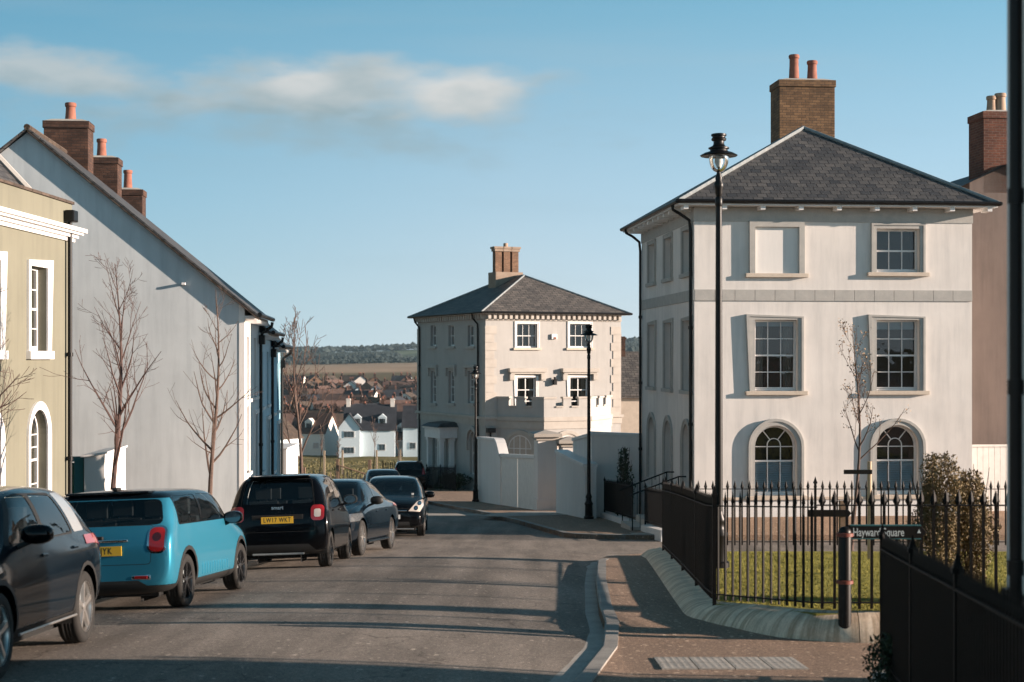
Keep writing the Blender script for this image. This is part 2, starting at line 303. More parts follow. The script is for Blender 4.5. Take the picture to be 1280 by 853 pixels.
asphalt('asphalt', (0.095, 0.082, 0.071), (0.32, 0.27, 0.228), (0.80, 0.68, 0.56), 0.05, 0.25, 0.25)
asphalt('pavement_brown', (0.12, 0.078, 0.058), (0.40, 0.28, 0.20), (0.80, 0.60, 0.44), 0.16, 0.2)
asphalt('gravel_bed', (0.20, 0.12, 0.08), (0.44, 0.30, 0.20), (0.6, 0.46, 0.36), 0.2, 0.2, sz=8)
vary('kerb_stone', (0.20, 0.19, 0.18), (0.33, 0.31, 0.28), 2.5, 0.85, 0.6, 90, 0.006, fine=0.25)
vary('setts_pale', (0.28, 0.26, 0.235), (0.42, 0.39, 0.35), 2.5, 0.85, 0.6, 40, 0.006, fine=0.2)
def coping_material():
    m, nt, b = nodes_of('coping_concrete'); v = coords(nt, 'UV')
    str_ = noise(nt, scaled(nt, v, (5.5, 0.35, 1)), 2.0, 6, 0.66); fine = noise(nt, coords(nt), 60, 4, 0.7); mid = noise(nt, coords(nt), 5, 5, 0.65)
    col = ramp(nt, str_, [(0.36, (0.42, 0.30, 0.20)), (0.48, (0.66, 0.51, 0.37)), (0.58, (0.88, 0.72, 0.55))])
    col = mixc(nt, 1.0, col, ramp(nt, mid, [(0.3, (0.78,) * 3), (0.7, (1.12,) * 3)]), 'MULTIPLY')
    col = mixc(nt, 1.0, col, ramp(nt, fine, [(0.3, (0.85,) * 3), (0.7, (1.12,) * 3)]), 'MULTIPLY')
    lk(nt, col, b.inputs['Base Color']); b.inputs['Roughness'].default_value = 0.85; bump(nt, b, fine, 0.5, 0.006); MATS['coping_concrete'] = m
coping_material()
def grass_material():
    m, nt, b = nodes_of('lawn_grass'); v = coords(nt)
    a = noise(nt, v, 1.6, 5, 0.65); f = noise(nt, v, 70, 4, 0.8)
    col = ramp(nt, a, [(0.3, (0.22, 0.205, 0.04)), (0.7, (0.36, 0.32, 0.08))])
    col = mixc(nt, 1.0, col, ramp(nt, f, [(0.3, (0.65,) * 3), (0.7, (1.35,) * 3)]), 'MULTIPLY')
    lk(nt, col, b.inputs['Base Color']); b.inputs['Roughness'].default_value = 0.9; b.inputs['Specular IOR Level'].default_value = 0.2; bump(nt, b, f, 0.9, 0.03); MATS['lawn_grass'] = m
grass_material()
def terrain_material():
    m, nt, b = nodes_of('terrain'); geo = nt.nodes.new('ShaderNodeNewGeometry'); sep = nt.nodes.new('ShaderNodeSeparateXYZ'); lk(nt, geo.outputs['Position'], sep.inputs[0])
    Y = sep.outputs[1]; P = geo.outputs['Position']
    wob = noise(nt, scaled(nt, P, (0.004, 0.004, 0)), 1.0, 4, 0.6)
    yw = nt.nodes.new('ShaderNodeMath'); yw.operation = 'MULTIPLY_ADD'; lk(nt, wob, yw.inputs[0]); yw.inputs[1].default_value = 260; lk(nt, Y, yw.inputs[2])
    mr = nt.nodes.new('ShaderNodeMapRange'); mr.inputs[1].default_value = 0; mr.inputs[2].default_value = 4000; lk(nt, yw.outputs[0], mr.inputs[0])
    def q(y): return (y + 130) / 4000.0
    near = ramp(nt, noise(nt, scaled(nt, P, (1, .3, 1)), 0.5, 6, 0.7), [(0.3, (0.09, 0.085, 0.025)), (0.5, (0.15, 0.125, 0.045)), (0.7, (0.22, 0.16, 0.08))])
    far = ramp(nt, mr.outputs[0], [(0, (0.12, 0.10, 0.045)), (q(480), (0.10, 0.085, 0.04)), (q(1000), (0.13, 0.10, 0.05)), (q(1060), (0.36, 0.25, 0.165)), (q(1420), (0.34, 0.24, 0.16)), (q(1440), (0.05, 0.07, 0.04)),
                                   (q(1480), (0.40, 0.29, 0.19)), (q(1690), (0.36, 0.26, 0.17)), (q(1720), (0.045, 0.065, 0.04)), (q(2200), (0.06, 0.085, 0.05)), (q(2330), (0.12, 0.14, 0.07)), (q(2600), (0.08, 0.11, 0.06))])
    far = mixc(nt, 1.0, far, ramp(nt, noise(nt, scaled(nt, P, (0.02, 0.006, 0)), 1.0, 6, 0.65), [(0.3, (0.8,) * 3), (0.7, (1.15,) * 3)]), 'MULTIPLY')
    sw = nt.nodes.new('ShaderNodeMapRange'); sw.inputs[1].default_value = 255; sw.inputs[2].default_value = 290; lk(nt, Y, sw.inputs[0])
    col = mixc(nt, sw.outputs[0], near, far)
    lk(nt, col, b.inputs['Base Color']); b.inputs['Roughness'].default_value = 0.95; b.inputs['Specular IOR Level'].default_value = 0.1
    MATS['terrain'] = m
terrain_material()

# ---------------------------------------------------------------- mesh helpers
def tag(o, label, cat, group=None):
    o['label'] = label; o['category'] = cat
    if group: o['group'] = group
    return o
def kind(o, k='structure', label=None):
    o['kind'] = k
    if label: o['label'] = label
    return o
def empty(name, loc=(0, 0, 0), rz=0.0):
    o = bpy.data.objects.new(name, None); COL.objects.link(o); o.location = loc; o.rotation_euler = (0, 0, rz); o.empty_display_size = 0.2; return o
def kids_of():
    d = {}
    for o in COL.objects:
        if o.parent: d.setdefault(o.parent.name, []).append(o)
    return d
def copy_tree(o, kd, parent=None):
    c = o.copy(); COL.objects.link(c); c.parent = parent
    for ch in kd.get(o.name, []): copy_tree(ch, kd, c)
    return c
def uv_box(me):
    uv = me.uv_layers.new(name='UVMap')
    for p in me.polygons:
        n = p.normal
        if abs(n.z) > 0.999: ua, va = Vector((1, 0, 0)), Vector((0, 1, 0))
        else:
            ua = Vector((-n.y, n.x, 0)).normalized(); va = n.cross(ua)
        for li in p.loop_indices:
            co = me.vertices[me.loops[li].vertex_index].co
            uv.data[li].uv = (co.dot(ua), co.dot(va))
class MB:
    def __init__(s, fr=None): s.v = []; s.f = []; s.fr = fr; s.mi = []; s.cur = 0
    def _p(s, p): return tuple(s.fr(*p)) if s.fr else tuple(p)
    def add(s, vs, fs):
        b = len(s.v); s.v += [s._p(p) for p in vs]; s.f += [tuple(b + i for i in f) for f in fs]; s.mi += [s.cur] * len(fs)
    def box(s, a0, a1, b0, b1, c0, c1):
        vs = [(a, b, c) for c in (c0, c1) for b in (b0, b1) for a in (a0, a1)]
        s.add(vs, [(0, 2, 3, 1), (4, 5, 7, 6), (0, 1, 5, 4), (2, 6, 7, 3), (0, 4, 6, 2), (1, 3, 7, 5)])
    def prism(s, poly, c0, c1):        # poly in (a,b), extruded along c
        n = len(poly); vs = [(a, b, c0) for a, b in poly] + [(a, b, c1) for a, b in poly]
        s.add(vs, [tuple(range(n))[::-1], tuple(range(n, 2 * n))] + [(i, (i + 1) % n, n + (i + 1) % n, n + i) for i in range(n)])
    def ribbon(s, pts, w_in, w_out, c0, c1, closed=False):   # strip following pts in (a,b)
        n = len(pts); L = []
        for i in range(n):
            if closed: p0, p1 = pts[i - 1], pts[(i + 1) % n]
            else: p0, p1 = pts[max(0, i - 1)], pts[min(n - 1, i + 1)]
            dx, dy = p1[0] - p0[0], p1[1] - p0[1]; l = math.hypot(dx, dy) or 1; nx, ny = -dy / l, dx / l
            sc = 1.0
            if (closed or 0 < i < n - 1):
                ax, ay = pts[i][0] - pts[i - 1][0], pts[i][1] - pts[i - 1][1]; la = math.hypot(ax, ay) or 1
                cs = (-ay / la) * nx + (ax / la) * ny; sc = 1.0 / max(0.5, cs)
            a, b = pts[i]
            L.append(((a - nx * w_in * sc, b - ny * w_in * sc), (a + nx * w_out * sc, b + ny * w_out * sc)))
        vs = []
        for (p, q) in L: vs += [(p[0], p[1], c0), (q[0], q[1], c0), (q[0], q[1], c1), (p[0], p[1], c1)]
        fs = []
        m = n if closed else n - 1
        for i in range(m):
            j = (i + 1) % n
            for k in range(4): fs.append((4 * i + k, 4 * i + (k + 1) % 4, 4 * j + (k + 1) % 4, 4 * j + k))
        if not closed: fs += [(0, 1, 2, 3)[::-1], tuple(4 * (n - 1) + k for k in range(4))]
        s.add(vs, fs)
    def tube(s, path, r, seg=8, cap=True):
        path = [Vector(p) for p in path]; n = len(path); rs = r if isinstance(r, (list, tuple)) else [r] * n
        vs = []; up = Vector((0, 0, 1)); prev = None
        for i in range(n):
            t = (path[min(n - 1, i + 1)] - path[max(0, i - 1)]).normalized()
            if prev is None:
                a = t.cross(up if abs(t.z) < 0.9 else Vector((1, 0, 0))).normalized()
            else:
                a = (prev - t * prev.dot(t)); a = a.normalized() if a.length > 1e-6 else prev
            prev = a; b = t.cross(a)
            for k in range(seg):
                an = 2 * math.pi * k / seg; vs.append(tuple(path[i] + (a * math.cos(an) + b * math.sin(an)) * rs[i]))
        fs = [(i * seg + k, i * seg + (k + 1) % seg, (i + 1) * seg + (k + 1) % seg, (i + 1) * seg + k) for i in range(n - 1) for k in range(seg)]
        if cap: fs += [tuple(range(seg))[::-1], tuple((n - 1) * seg + k for k in range(seg))]
        s.add(vs, fs)
    def lathe(s, prof, cx=0, cy=0, seg=24, axis='z', z0=0):
        vs = []; n = len(prof)
        for (r, z) in prof:
            for k in range(seg):
                an = 2 * math.pi * k / seg
                if axis == 'z': vs.append((cx + r * math.cos(an), cy + r * math.sin(an), z0 + z))
                else: vs.append((cx + r * math.cos(an), z0 + z, cy + r * math.sin(an)))
        fs = [(i * seg + k, i * seg + (k + 1) % seg, (i + 1) * seg + (k + 1) % seg, (i + 1) * seg + k) for i in range(n - 1) for k in range(seg)]
        fs += [tuple(range(seg))[::-1], tuple((n - 1) * seg + k for k in range(seg))]
        s.add(vs, fs)
    def build(s, name, mat, parent=None, smooth=False, bevel=0.0, fixn=True):
        me = bpy.data.meshes.new(name); me.from_pydata(s.v, [], s.f); me.update()
        if fixn:
            bm = bmesh.new(); bm.from_mesh(me); bmesh.ops.remove_doubles(bm, verts=bm.verts, dist=1e-5)
            if not any(s.mi): pass
            bmesh.ops.recalc_face_normals(bm, faces=bm.faces)
            if bevel: bmesh.ops.bevel(bm, geom=[e for e in bm.edges if len(e.link_faces) == 2 and e.calc_face_angle(0) > 0.6], offset=bevel, segments=2, profile=0.6, affect='EDGES', clamp_overlap=True)
            bm.to_mesh(me); bm.free()
        mats = mat if isinstance(mat, (list, tuple)) else [mat]
        for mm in mats: me.materials.append(MATS[mm] if isinstance(mm, str) else mm)
        if len(mats) > 1 and len(me.polygons) == len(s.mi):
            for p, k in zip(me.polygons, s.mi): p.material_index = k
        uv_box(me)
        if smooth:
            for p in me.polygons: p.use_smooth = True
            try: me.set_sharp_from_angle(angle=R(40))
            except Exception: pass
        o = bpy.data.objects.new(name, me); COL.objects.link(o)
        if parent is not None: o.parent = parent
        return o
def text_mesh(name, body, size, mat, parent, mtx, extrude=0.002, offset=0.0, align='CENTER', sx=1.0, sp=1.0):
    c = bpy.data.curves.new(name, 'FONT'); c.body = body; c.size = size; c.extrude = extrude; c.offset = offset; c.align_x = align; c.align_y = 'CENTER'; c.space_character = sp
    t = bpy.data.objects.new(name + '_src', c); COL.objects.link(t); dg = bpy.context.evaluated_depsgraph_get()
    me = bpy.data.meshes.new_from_object(t.evaluated_get(dg)); bpy.data.objects.remove(t)
    me.name = name; me.transform(Matrix.Diagonal((sx, 1, 1, 1))); me.materials.clear(); me.materials.append(MATS[mat])
    o = bpy.data.objects.new(name, me); COL.objects.link(o); o.parent = parent; o.matrix_local = mtx; return o

# ---------------------------------------------------------------- ground sheets
def sheet(name, pts, off, mat, rows=0.8, zf=None, thick=0.0, parent=None):
    """a polygon in plan, cut into rows, laid on the ground profile"""
    bm = bmesh.new(); vs = [bm.verts.new((x, y, 0)) for x, y in pts]; bm.faces.new(vs); bmesh.ops.triangulate(bm, faces=bm.faces)
    y0 = min(p[1] for p in pts); y1 = max(p[1] for p in pts); x0 = min(p[0] for p in pts); x1 = max(p[0] for p in pts)
    y = y0 + rows
    while y < y1:
        bmesh.ops.bisect_plane(bm, geom=bm.verts[:] + bm.edges[:] + bm.faces[:], plane_co=(0, y, 0), plane_no=(0, 1, 0)); y += rows * (1 if y < 45 else 3)
    if x1 > x0:
        for x in [-7 + .5 * i for i in range(22)]:
            if x0 < x < x1: bmesh.ops.bisect_plane(bm, geom=bm.verts[:] + bm.edges[:] + bm.faces[:], plane_co=(x, 0, 0), plane_no=(1, 0, 0))
    for v in bm.verts: v.co.z = (zf(v.co.x, v.co.y) if zf else G(v.co.x, v.co.y)) + off
    bmesh.ops.recalc_face_normals(bm, faces=bm.faces)
    if bm.faces and sum(f.normal.z for f in bm.faces) < 0: bmesh.ops.reverse_faces(bm, faces=bm.faces)
    if thick:
        r = bmesh.ops.extrude_face_region(bm, geom=bm.faces[:]); 
        for e in r['geom']:
            if isinstance(e, bmesh.types.BMVert): pass
        lower = [e for e in r['geom'] if isinstance(e, bmesh.types.BMVert)]
        for v in lower: v.co.z -= thick
        bmesh.ops.recalc_face_normals(bm, faces=bm.faces)
    me = bpy.data.meshes.new(name); bm.to_mesh(me); bm.free(); me.materials.append(MATS[mat]); uv_box(me)
    o = bpy.data.objects.new(name, me); COL.objects.link(o)
    if parent is not None: o.parent = parent
    return o
def resample(pts, step):
    out = [pts[0]]
    for a, b in zip(pts[:-1], pts[1:]):
        n = max(1, int(math.hypot(b[0] - a[0], b[1] - a[1]) / step))
        for i in range(1, n + 1): out.append((a[0] + (b[0] - a[0]) * i / n, a[1] + (b[1] - a[1]) * i / n))
    return out
def smooth_path(pts, it=2):
    for _ in range(it):
        q = [pts[0]]
        for a, b in zip(pts[:-1], pts[1:]):
            q += [(a[0] * .75 + b[0] * .25, a[1] * .75 + b[1] * .25), (a[0] * .25 + b[0] * .75, a[1] * .25 + b[1] * .75)]
        q.append(pts[-1]); pts = q
    return pts
def sweep(name, path, prof, mat, parent=None, zf=G, step=0.5, smooth=False, joints=0.0):
    """profile points (side offset to the left of travel, height) swept along a plan path on the ground"""
    path = resample(path, step); n = len(path); m = len(prof); vs = []; L = 0; us = []
    for i, (x, y) in enumerate(path):
        a = path[max(0, i - 1)]; b = path[min(n - 1, i + 1)]; dx, dy = b[0] - a[0], b[1] - a[1]; l = math.hypot(dx, dy); nx, ny = -dy / l, dx / l
        if i: L += math.hypot(x - path[i - 1][0], y - path[i - 1][1])
        us.append(L)
        for (o, h) in prof: vs.append((x + nx * o, y + ny * o, zf(x, y) + h))
    fs = [(i * m + k, i * m + (k + 1) % m, (i + 1) * m + (k + 1) % m, (i + 1) * m + k) for i in range(n - 1) for k in range(m)]
    fs += [tuple(range(m)), tuple((n - 1) * m + k for k in range(m))[::-1]]
    me = bpy.data.meshes.new(name); me.from_pydata(vs, [], fs); me.update()
    bm = bmesh.new(); bm.from_mesh(me); bmesh.ops.recalc_face_normals(bm, faces=bm.faces); bm.to_mesh(me); bm.free()
    uv = me.uv_layers.new(name='UVMap')
    pl = [0]
    for k in range(1, m): pl.append(pl[-1] + math.hypot(prof[k][0] - prof[k - 1][0], prof[k][1] - prof[k - 1][1]))
    for p in me.polygons:
        for li in p.loop_indices:
            vi = me.loops[li].vertex_index; uv.data[li].uv = (us[vi // m], pl[vi % m])
        p.use_smooth = smooth
    if smooth: me.set_sharp_from_angle(angle=R(50))
    me.materials.append(MATS[mat]); o = bpy.data.objects.new(name, me); COL.objects.link(o)
    if parent is not None: o.parent = parent
    return o
# ================================================================ SETTING: ground
def build_terrain():
    ys = [-60 + i * 4 for i in range(45)] + [120 + i * 8 for i in range(60)]
    y = 600
    while y < 4000: ys.append(y); y += 22
    xs = sorted(set([-2600, -1800, -1200, -900, 900, 1200, 1800, 2600] + [i * 25 for i in range(-30, 31)] + [i * 6 for i in range(-8, 9)]))
    vs = []; fs = []
    for yy in ys:
        for x in xs:
            off = -0.35 if yy < 92 else (-0.35 * (1 - (yy - 92) / 12) if yy < 104 else 0)
            n = 0 if yy < 104 else 0.25 * math.sin(x * 0.31 + yy * 0.17) * math.sin(yy * 0.23 - x * 0.11)
            vs.append((x, yy, G(x, yy) + off + n))
    m = len(xs)
    for i in range(len(ys) - 1):
        for j in range(m - 1): fs.append((i * m + j, i * m + j + 1, (i + 1) * m + j + 1, (i + 1) * m + j))
    me = bpy.data.meshes.new('terrain'); me.from_pydata(vs, [], fs); me.materials.append(MATS['terrain']); uv_box(me)
    for p in me.polygons: p.use_smooth = True
    o = bpy.data.objects.new('terrain', me); COL.objects.link(o); kind(o)
build_terrain()
kind(sheet('road', [(-30, -25), (34, -25), (34, 101), (-40, 101), (-40, 50), (-14, 50), (-14, 20), (-30, 20)], 0.0, 'asphalt', 0.6))
KB = 0.11   # kerb height
RX = [(-0.35, -20), (-0.35, 2.0), (0.0, 8.5), (0.42, 11.8), (0.86, 14.7), (0.98, 16.2), (1.02, 18), (1.2, 22), (1.48, 26.6), (1.72, 28.0), (2.4, 28.9), (4, 29.2), (30, 29.6)]
def drop(Y):     # the kerb is dropped at the crossing
    if Y < 12.5: return 0.25
    if Y < 16.3: return 0.25 + 0.75 * max(0.0, (Y - 15.2) / 1.1)
    return 1.0
def zpav(x, Y):
    return G(min(x, 1.4) if Y < 30 else x, Y) + KB * drop(Y) * (1 if Y < 28.5 else 1)
sheet_r = sheet('pavement', RX + [(30, -20)], 0.0, 'pavement_brown', 0.5, zf=zpav, thick=0.3); kind(sheet_r)
kz = lambda x, y: G(x, y)
def kerb(name, path, side=1, w=0.15, h=KB, chan=0.26):
    zf = (lambda x, y: G(x, y) + (drop(y) - 1) * h) if side == 1 else G
    p = [(0.0, -0.3), (0.0, h + 0.006), (-0.02 * side, h + 0.012), (-w * side, h + 0.012), (-w * side, -0.3)]
    o = sweep(name, path, p, 'kerb_stone', zf=zf); kind(o)
    if chan:
        o = sweep('gutter_channel', path, [(0.004 * side, -0.2), (0.004 * side, 0.008), (chan * side, 0.008), (chan * side, -0.2)], 'setts_pale', zf=G); kind(o)
kerb('kerb', RX[1:], 1)
# left pavement
LX = [(-8.2, -20), (-6.75, 2), (-6.0, 13), (-5.2, 25), (-4.7, 32), (-4.3, 39), (-4.15, 46), (-4.6, 54), (-6.3, 66), (-10, 84), (-14, 98)]
LXs = smooth_path(LX, 1)
kind(sheet('pavement', LXs + [(-40, 98), (-40, -20)], KB, 'pavement_brown', 0.6, thick=0.3))
kerb('kerb', LXs[::-1], 1, chan=0) if False else kind(sweep('kerb', LXs, [(0.0, -0.3), (0.0, KB + .012), (0.15, KB + .012), (0.15, -0.3)], 'kerb_stone'))
# the pavement by the big corner house, down to the far house
def gp(px, py, r=0.0): return ground_hit(px, py, r)
kerbB = [gp(534, 630), gp(560, 635.5), gp(590, 641), gp(604, 644), gp(622, 650), gp(660, 659), gp(695, 669), gp(708, 673)]
kb_end = kerbB[-1]
kerbB = smooth_path([(kerbB[0][0] - 3.6, kerbB[0][1] + 12), (kerbB[0][0] - 1.2, kerbB[0][1] + 4)] + kerbB + [(kb_end[0] + 0.9, kb_end[1] - 0.45), (kb_end[0] + 3, kb_end[1] - 0.55), (30, kb_end[1] - 0.3)], 1)
kind(sheet('pavement', kerbB + [(30, 100), (-8, 100)], KB, 'pavement_brown', 0.6, thick=0.3))
kind(sweep('kerb', kerbB, [(0.0, -0.3), (0.0, KB + .012), (0.15, KB + .012), (0.15, -0.3)], 'kerb_stone'))
def g2(x, y): return G(x, y)
# pale setts: dropped crossing to the gates, side crossing
c1 = [gp(575, 641.5, KB), gp(612, 644.5, KB), gp(668, 640.5, KB), gp(672, 637.8, KB), gp(640, 639, KB)]
kind(sheet('crossing_setts', [gp(600, 645.3, KB), gp(622, 646.5, KB), gp(735, 644, KB), gp(735, 641, KB), gp(660, 640.0, KB), gp(622, 642, KB)], KB + 0.016, 'setts_pale', 0.6))
kind(sheet('crossing_setts', [(kb_end[0] + 1.6, kb_end[1] - 0.28), (kb_end[0] + 1.6, kb_end[1] + 0.35), (9, kb_end[1] + 0.45), (9, kb_end[1] - 0.22)], KB + 0.016, 'setts_pale', 0.6))
# pale band across the road before the crossing
y1 = gp(560, 642.7)[1]; y2 = gp(560, 644.8)[1]
kind(sheet('road_marking', [(-4.2, y1), (-4.2, y2), (gp(606, 645)[0], y2), (gp(604, 643)[0], y1)], 0.006, 'setts_pale', 0.6))
# tactile paving slabs at the dropped kerb
def tactile():
    m = MB(); X0, X1, Y0, Y1 = 1.28, 2.55, 13.15, 13.95
    nx, ny = 4, 2
    for i in range(nx):
        for j in range(ny):
            a0 = X0 + (X1 - X0) * i / nx + .006; a1 = X0 + (X1 - X0) * (i + 1) / nx - .006; b0 = Y0 + (Y1 - Y0) * j / ny + .006; b1 = Y0 + (Y1 - Y0) * (j + 1) / ny - .006
            vs = [(x, y, zpav(x, y) + h) for h in (-.02, .012) for (x, y) in ((a0, b0), (a1, b0), (a1, b1), (a0, b1))]
            m.add(vs, [(0, 3, 2, 1), (4, 5, 6, 7), (0, 1, 5, 4), (1, 2, 6, 5), (2, 3, 7, 6), (3, 0, 4, 7)])
            for k in range(5):
                for l in range(6):
                    cx = a0 + (a1 - a0) * (k + .5) / 5; cy = b0 + (b1 - b0) * (l + .5) / 6; z = zpav(cx, cy) + .012
                    m.lathe([(.018, -.001), (.014, .0018), (.004, .002)], cx, cy, 8, z0=z)
    kind(m.build('tactile_paving', 'setts_pale'))
tactile()
# square with lawn, behind the railings
FA = (PX(829, 25.25 * K), 25.25 * K); FB = (PX(893, 15.5 * K), 15.5 * K); FC = (PX(1020, 14.3 * K), 14.3 * K); FE = (6.6, 14.15 * K)
RAISE = 0.26
def zsq(x, Y): return G(1.3 if Y < 28 else x, Y) + RAISE + 0.045 * min(1, max(0, (17.2 - Y)))
kind(sheet('lawn', [FA, FB, FC, FE, (16, 15.3), (16, 26.9), (3.1, 27.1)], -0.02, 'lawn_grass', 0.5, zf=zsq, thick=0.3))
def lawn_blades():
    rnd = random.Random(3); vs = []; fs = []
    for i in range(42000):
        Y = 15.6 + (rnd.random() ** 1.3) * 11; x0 = FB[0] + (Y - FB[1]) * (FA[0] - FB[0]) / (FA[1] - FB[1]) if Y > FB[1] else FB[0] + (FB[1] - Y) * 0.9 + 0.1
        x = x0 + 0.05 + rnd.random() * 7.5
        if Y < 16.75 and x < FB[0] + (16.75 - Y) * 1.1: continue
        z = zsq(x, Y) - 0.02; a = rnd.random() * math.pi; h = rnd.uniform(.012, .032); w = .006; lx, ly = rnd.uniform(-.02, .02), rnd.uniform(-.02, .02)
        b = len(vs); vs += [(x - w * math.cos(a), Y - w * math.sin(a), z), (x + w * math.cos(a), Y + w * math.sin(a), z), (x + lx, Y + ly, z + h)]; fs.append((b, b + 1, b + 2))
    me = bpy.data.meshes.new('grass_blades'); me.from_pydata(vs, [], fs); me.materials.append(MATS['lawn_grass']); o = bpy.data.objects.new('grass_blades', me); COL.objects.link(o)
    kind(o, 'stuff', 'short green grass of the lawn behind the railings')
lawn_blades()
# path and planting bank between square and the big house
def zbank(x, Y):
    t = min(1, max(0, (Y - 37.2) / 1.4)); return PZ(669, 37.2) * (1 - t) + (PZ(648.5, 38.6)) * t
kind(sheet('planting_bank', [(4.15, 37.2), (16, 37.2), (16, 41), (4.15, 39.2)], 0.0, 'gravel_bed', 0.4, zf=zbank, thick=0.5))
# rounded concrete coping under the railings
def coping():
    path = [(FA[0] - 0.02, FA[1] + 0.9), FA, (FA[0] + (FB[0] - FA[0]) * .5, (FA[1] + FB[1]) / 2), FB, FC, FE, (12, FE[1] + .15)]
    p2 = []
    for i, p in enumerate(path):
        if 0 < i < len(path) - 1 and i in (3, 4):
            a, b = path[i - 1], path[i + 1]; r = 0.55
            da = math.hypot(a[0] - p[0], a[1] - p[1]); db = math.hypot(b[0] - p[0], b[1] - p[1])
            A = (p[0] + (a[0] - p[0]) * r / da, p[1] + (a[1] - p[1]) * r / da); B = (p[0] + (b[0] - p[0]) * r / db, p[1] + (b[1] - p[1]) * r / db)
            for t in (0, .25, .5, .75, 1):
                p2.append(((1 - t)**2 * A[0] + 2 * t * (1 - t) * p[0] + t * t * B[0], (1 - t)**2 * A[1] + 2 * t * (1 - t) * p[1] + t * t * B[1]))
        else: p2.append(p)
    prof = [(0.05, -0.5), (0.05, RAISE)]
    for k in range(9):
        a = math.pi / 2 * k / 8; prof.append((-0.02 - 0.35 * math.sin(a) ** 1.0, RAISE - 0.02 - (RAISE + 0.06) * (1 - math.cos(a))))
    prof.append((-0.37, -0.5))
    zf = lambda x, y: G(min(x, 1.3), y) + (0.045 * min(1, max(0, (17.2 - y))))
    # separate cast stones with thin joints
    root = empty('coping_wall', (0, 0, 0)); tag(root, 'low rounded concrete coping wall curving under the black corner railings', 'wall')
    full = resample(p2, 0.1); L = 0; seg = [full[0]]; n = 0
    for a, b in zip(full[:-1], full[1:]):
        seg.append(b); L += math.hypot(b[0] - a[0], b[1] - a[1])
        if L > 1.15:
            e = seg[-1]; d = seg[-2]; l = math.hypot(e[0] - d[0], e[1] - d[1]); q = (e[0] - (e[0] - d[0]) / l * .008, e[1] - (e[1] - d[1]) / l * .008)
            sweep('coping_stone', seg[:-1] + [q], prof, 'coping_concrete', root, zf=zf, step=0.1, smooth=True); seg = [e]; L = 0
    if len(seg) > 2: sweep('coping_stone', seg, prof, 'coping_concrete', root, zf=zf, step=0.1, smooth=True)
coping()

# ================================================================ building helpers
class House:
    def __init__(s, name, px, Y, deg, z0=0.0, W=7.0, D=7.0):
        s.O = (PX(px, Y), Y); s.a = R(deg); s.c = math.cos(s.a); s.s = math.sin(s.a); s.z0 = z0; s.W = W; s.D = D
        s.root = empty(name, (s.O[0], s.O[1], z0), s.a)
        s.front = lambda u, w, n: (u, -n, w)
        s.left = lambda u, w, n: (-n, u, w)
        s.right = lambda u, w, n: (s.W + n, u, w)
        s.back = lambda u, w, n: (u, s.D + n, w)
    def uf(s, px):
        k = (px - 640) / F; return (k * s.O[1] - s.O[0]) / (s.c - k * s.s)
    def ul(s, px):
        k = (px - 640) / F; return (k * s.O[1] - s.O[0]) / (-s.s - k * s.c)
    def ur(s, px):
        k = (px - 640) / F; ox = s.O[0] + s.W * s.c; oy = s.O[1] + s.W * s.s; return (k * oy - ox) / (-s.s - k * s.c)
    def wf(s, py, u): return PZ(py, s.O[1] + u * s.s) - s.z0
    def wl(s, py, u): return PZ(py, s.O[1] + u * s.c) - s.z0
def rect(u0, u1, w0, w1): return [(u0, w0), (u1, w0), (u1, w1), (u0, w1)]
def arch(u0, u1, w0, w1, n=14):      # w1 = crown
    r = (u1 - u0) / 2; c = (u0 + u1) / 2; ws = w1 - r
    return [(u0, w0), (u1, w0)] + [(c + r * math.cos(math.pi * k / n), ws + r * math.sin(math.pi * k / n)) for k in range(n + 1)]
def wall(parent, fr, outline, holes, mat, depth=0.13, name='wall', reveal=None):
    loops = [[Vector((a, b, 0)) for a, b in outline]] + [[Vector((a, b, 0)) for a, b in h] for h in holes]
    tris = tessellate_polygon(loops); flat = [v for l in loops for v in l]
    m = MB(fr); m.add([(v.x, v.y, 0) for v in flat], [tuple(t) for t in tris])
    for h in holes:
        n = len(h); m.add([(a, b, 0) for a, b in h] + [(a, b, -depth) for a, b in h], [(i, (i + 1) % n, n + (i + 1) % n, n + i) for i in range(n)])
    return m.build(name, mat, parent, fixn=False)
def shell(parent, poly_uv, h0, h1, mat, name='wall'): pass
def inset(loop, d):
    cx = sum(p[0] for p in loop) / len(loop); n = len(loop); out = []
    for i in range(n):
        a, b, c = loop[i - 1], loop[i], loop[(i + 1) % n]
        def nrm(p, q):
            dx, dy = q[0] - p[0], q[1] - p[1]; l = math.hypot(dx, dy) or 1; return (-dy / l, dx / l)
        n1, n2 = nrm(a, b), nrm(b, c); mx, my = n1[0] + n2[0], n1[1] + n2[1]; l2 = mx * mx + my * my or 1
        k = 2 * d / l2; out.append((b[0] + mx * k, b[1] + my * k))
    return out
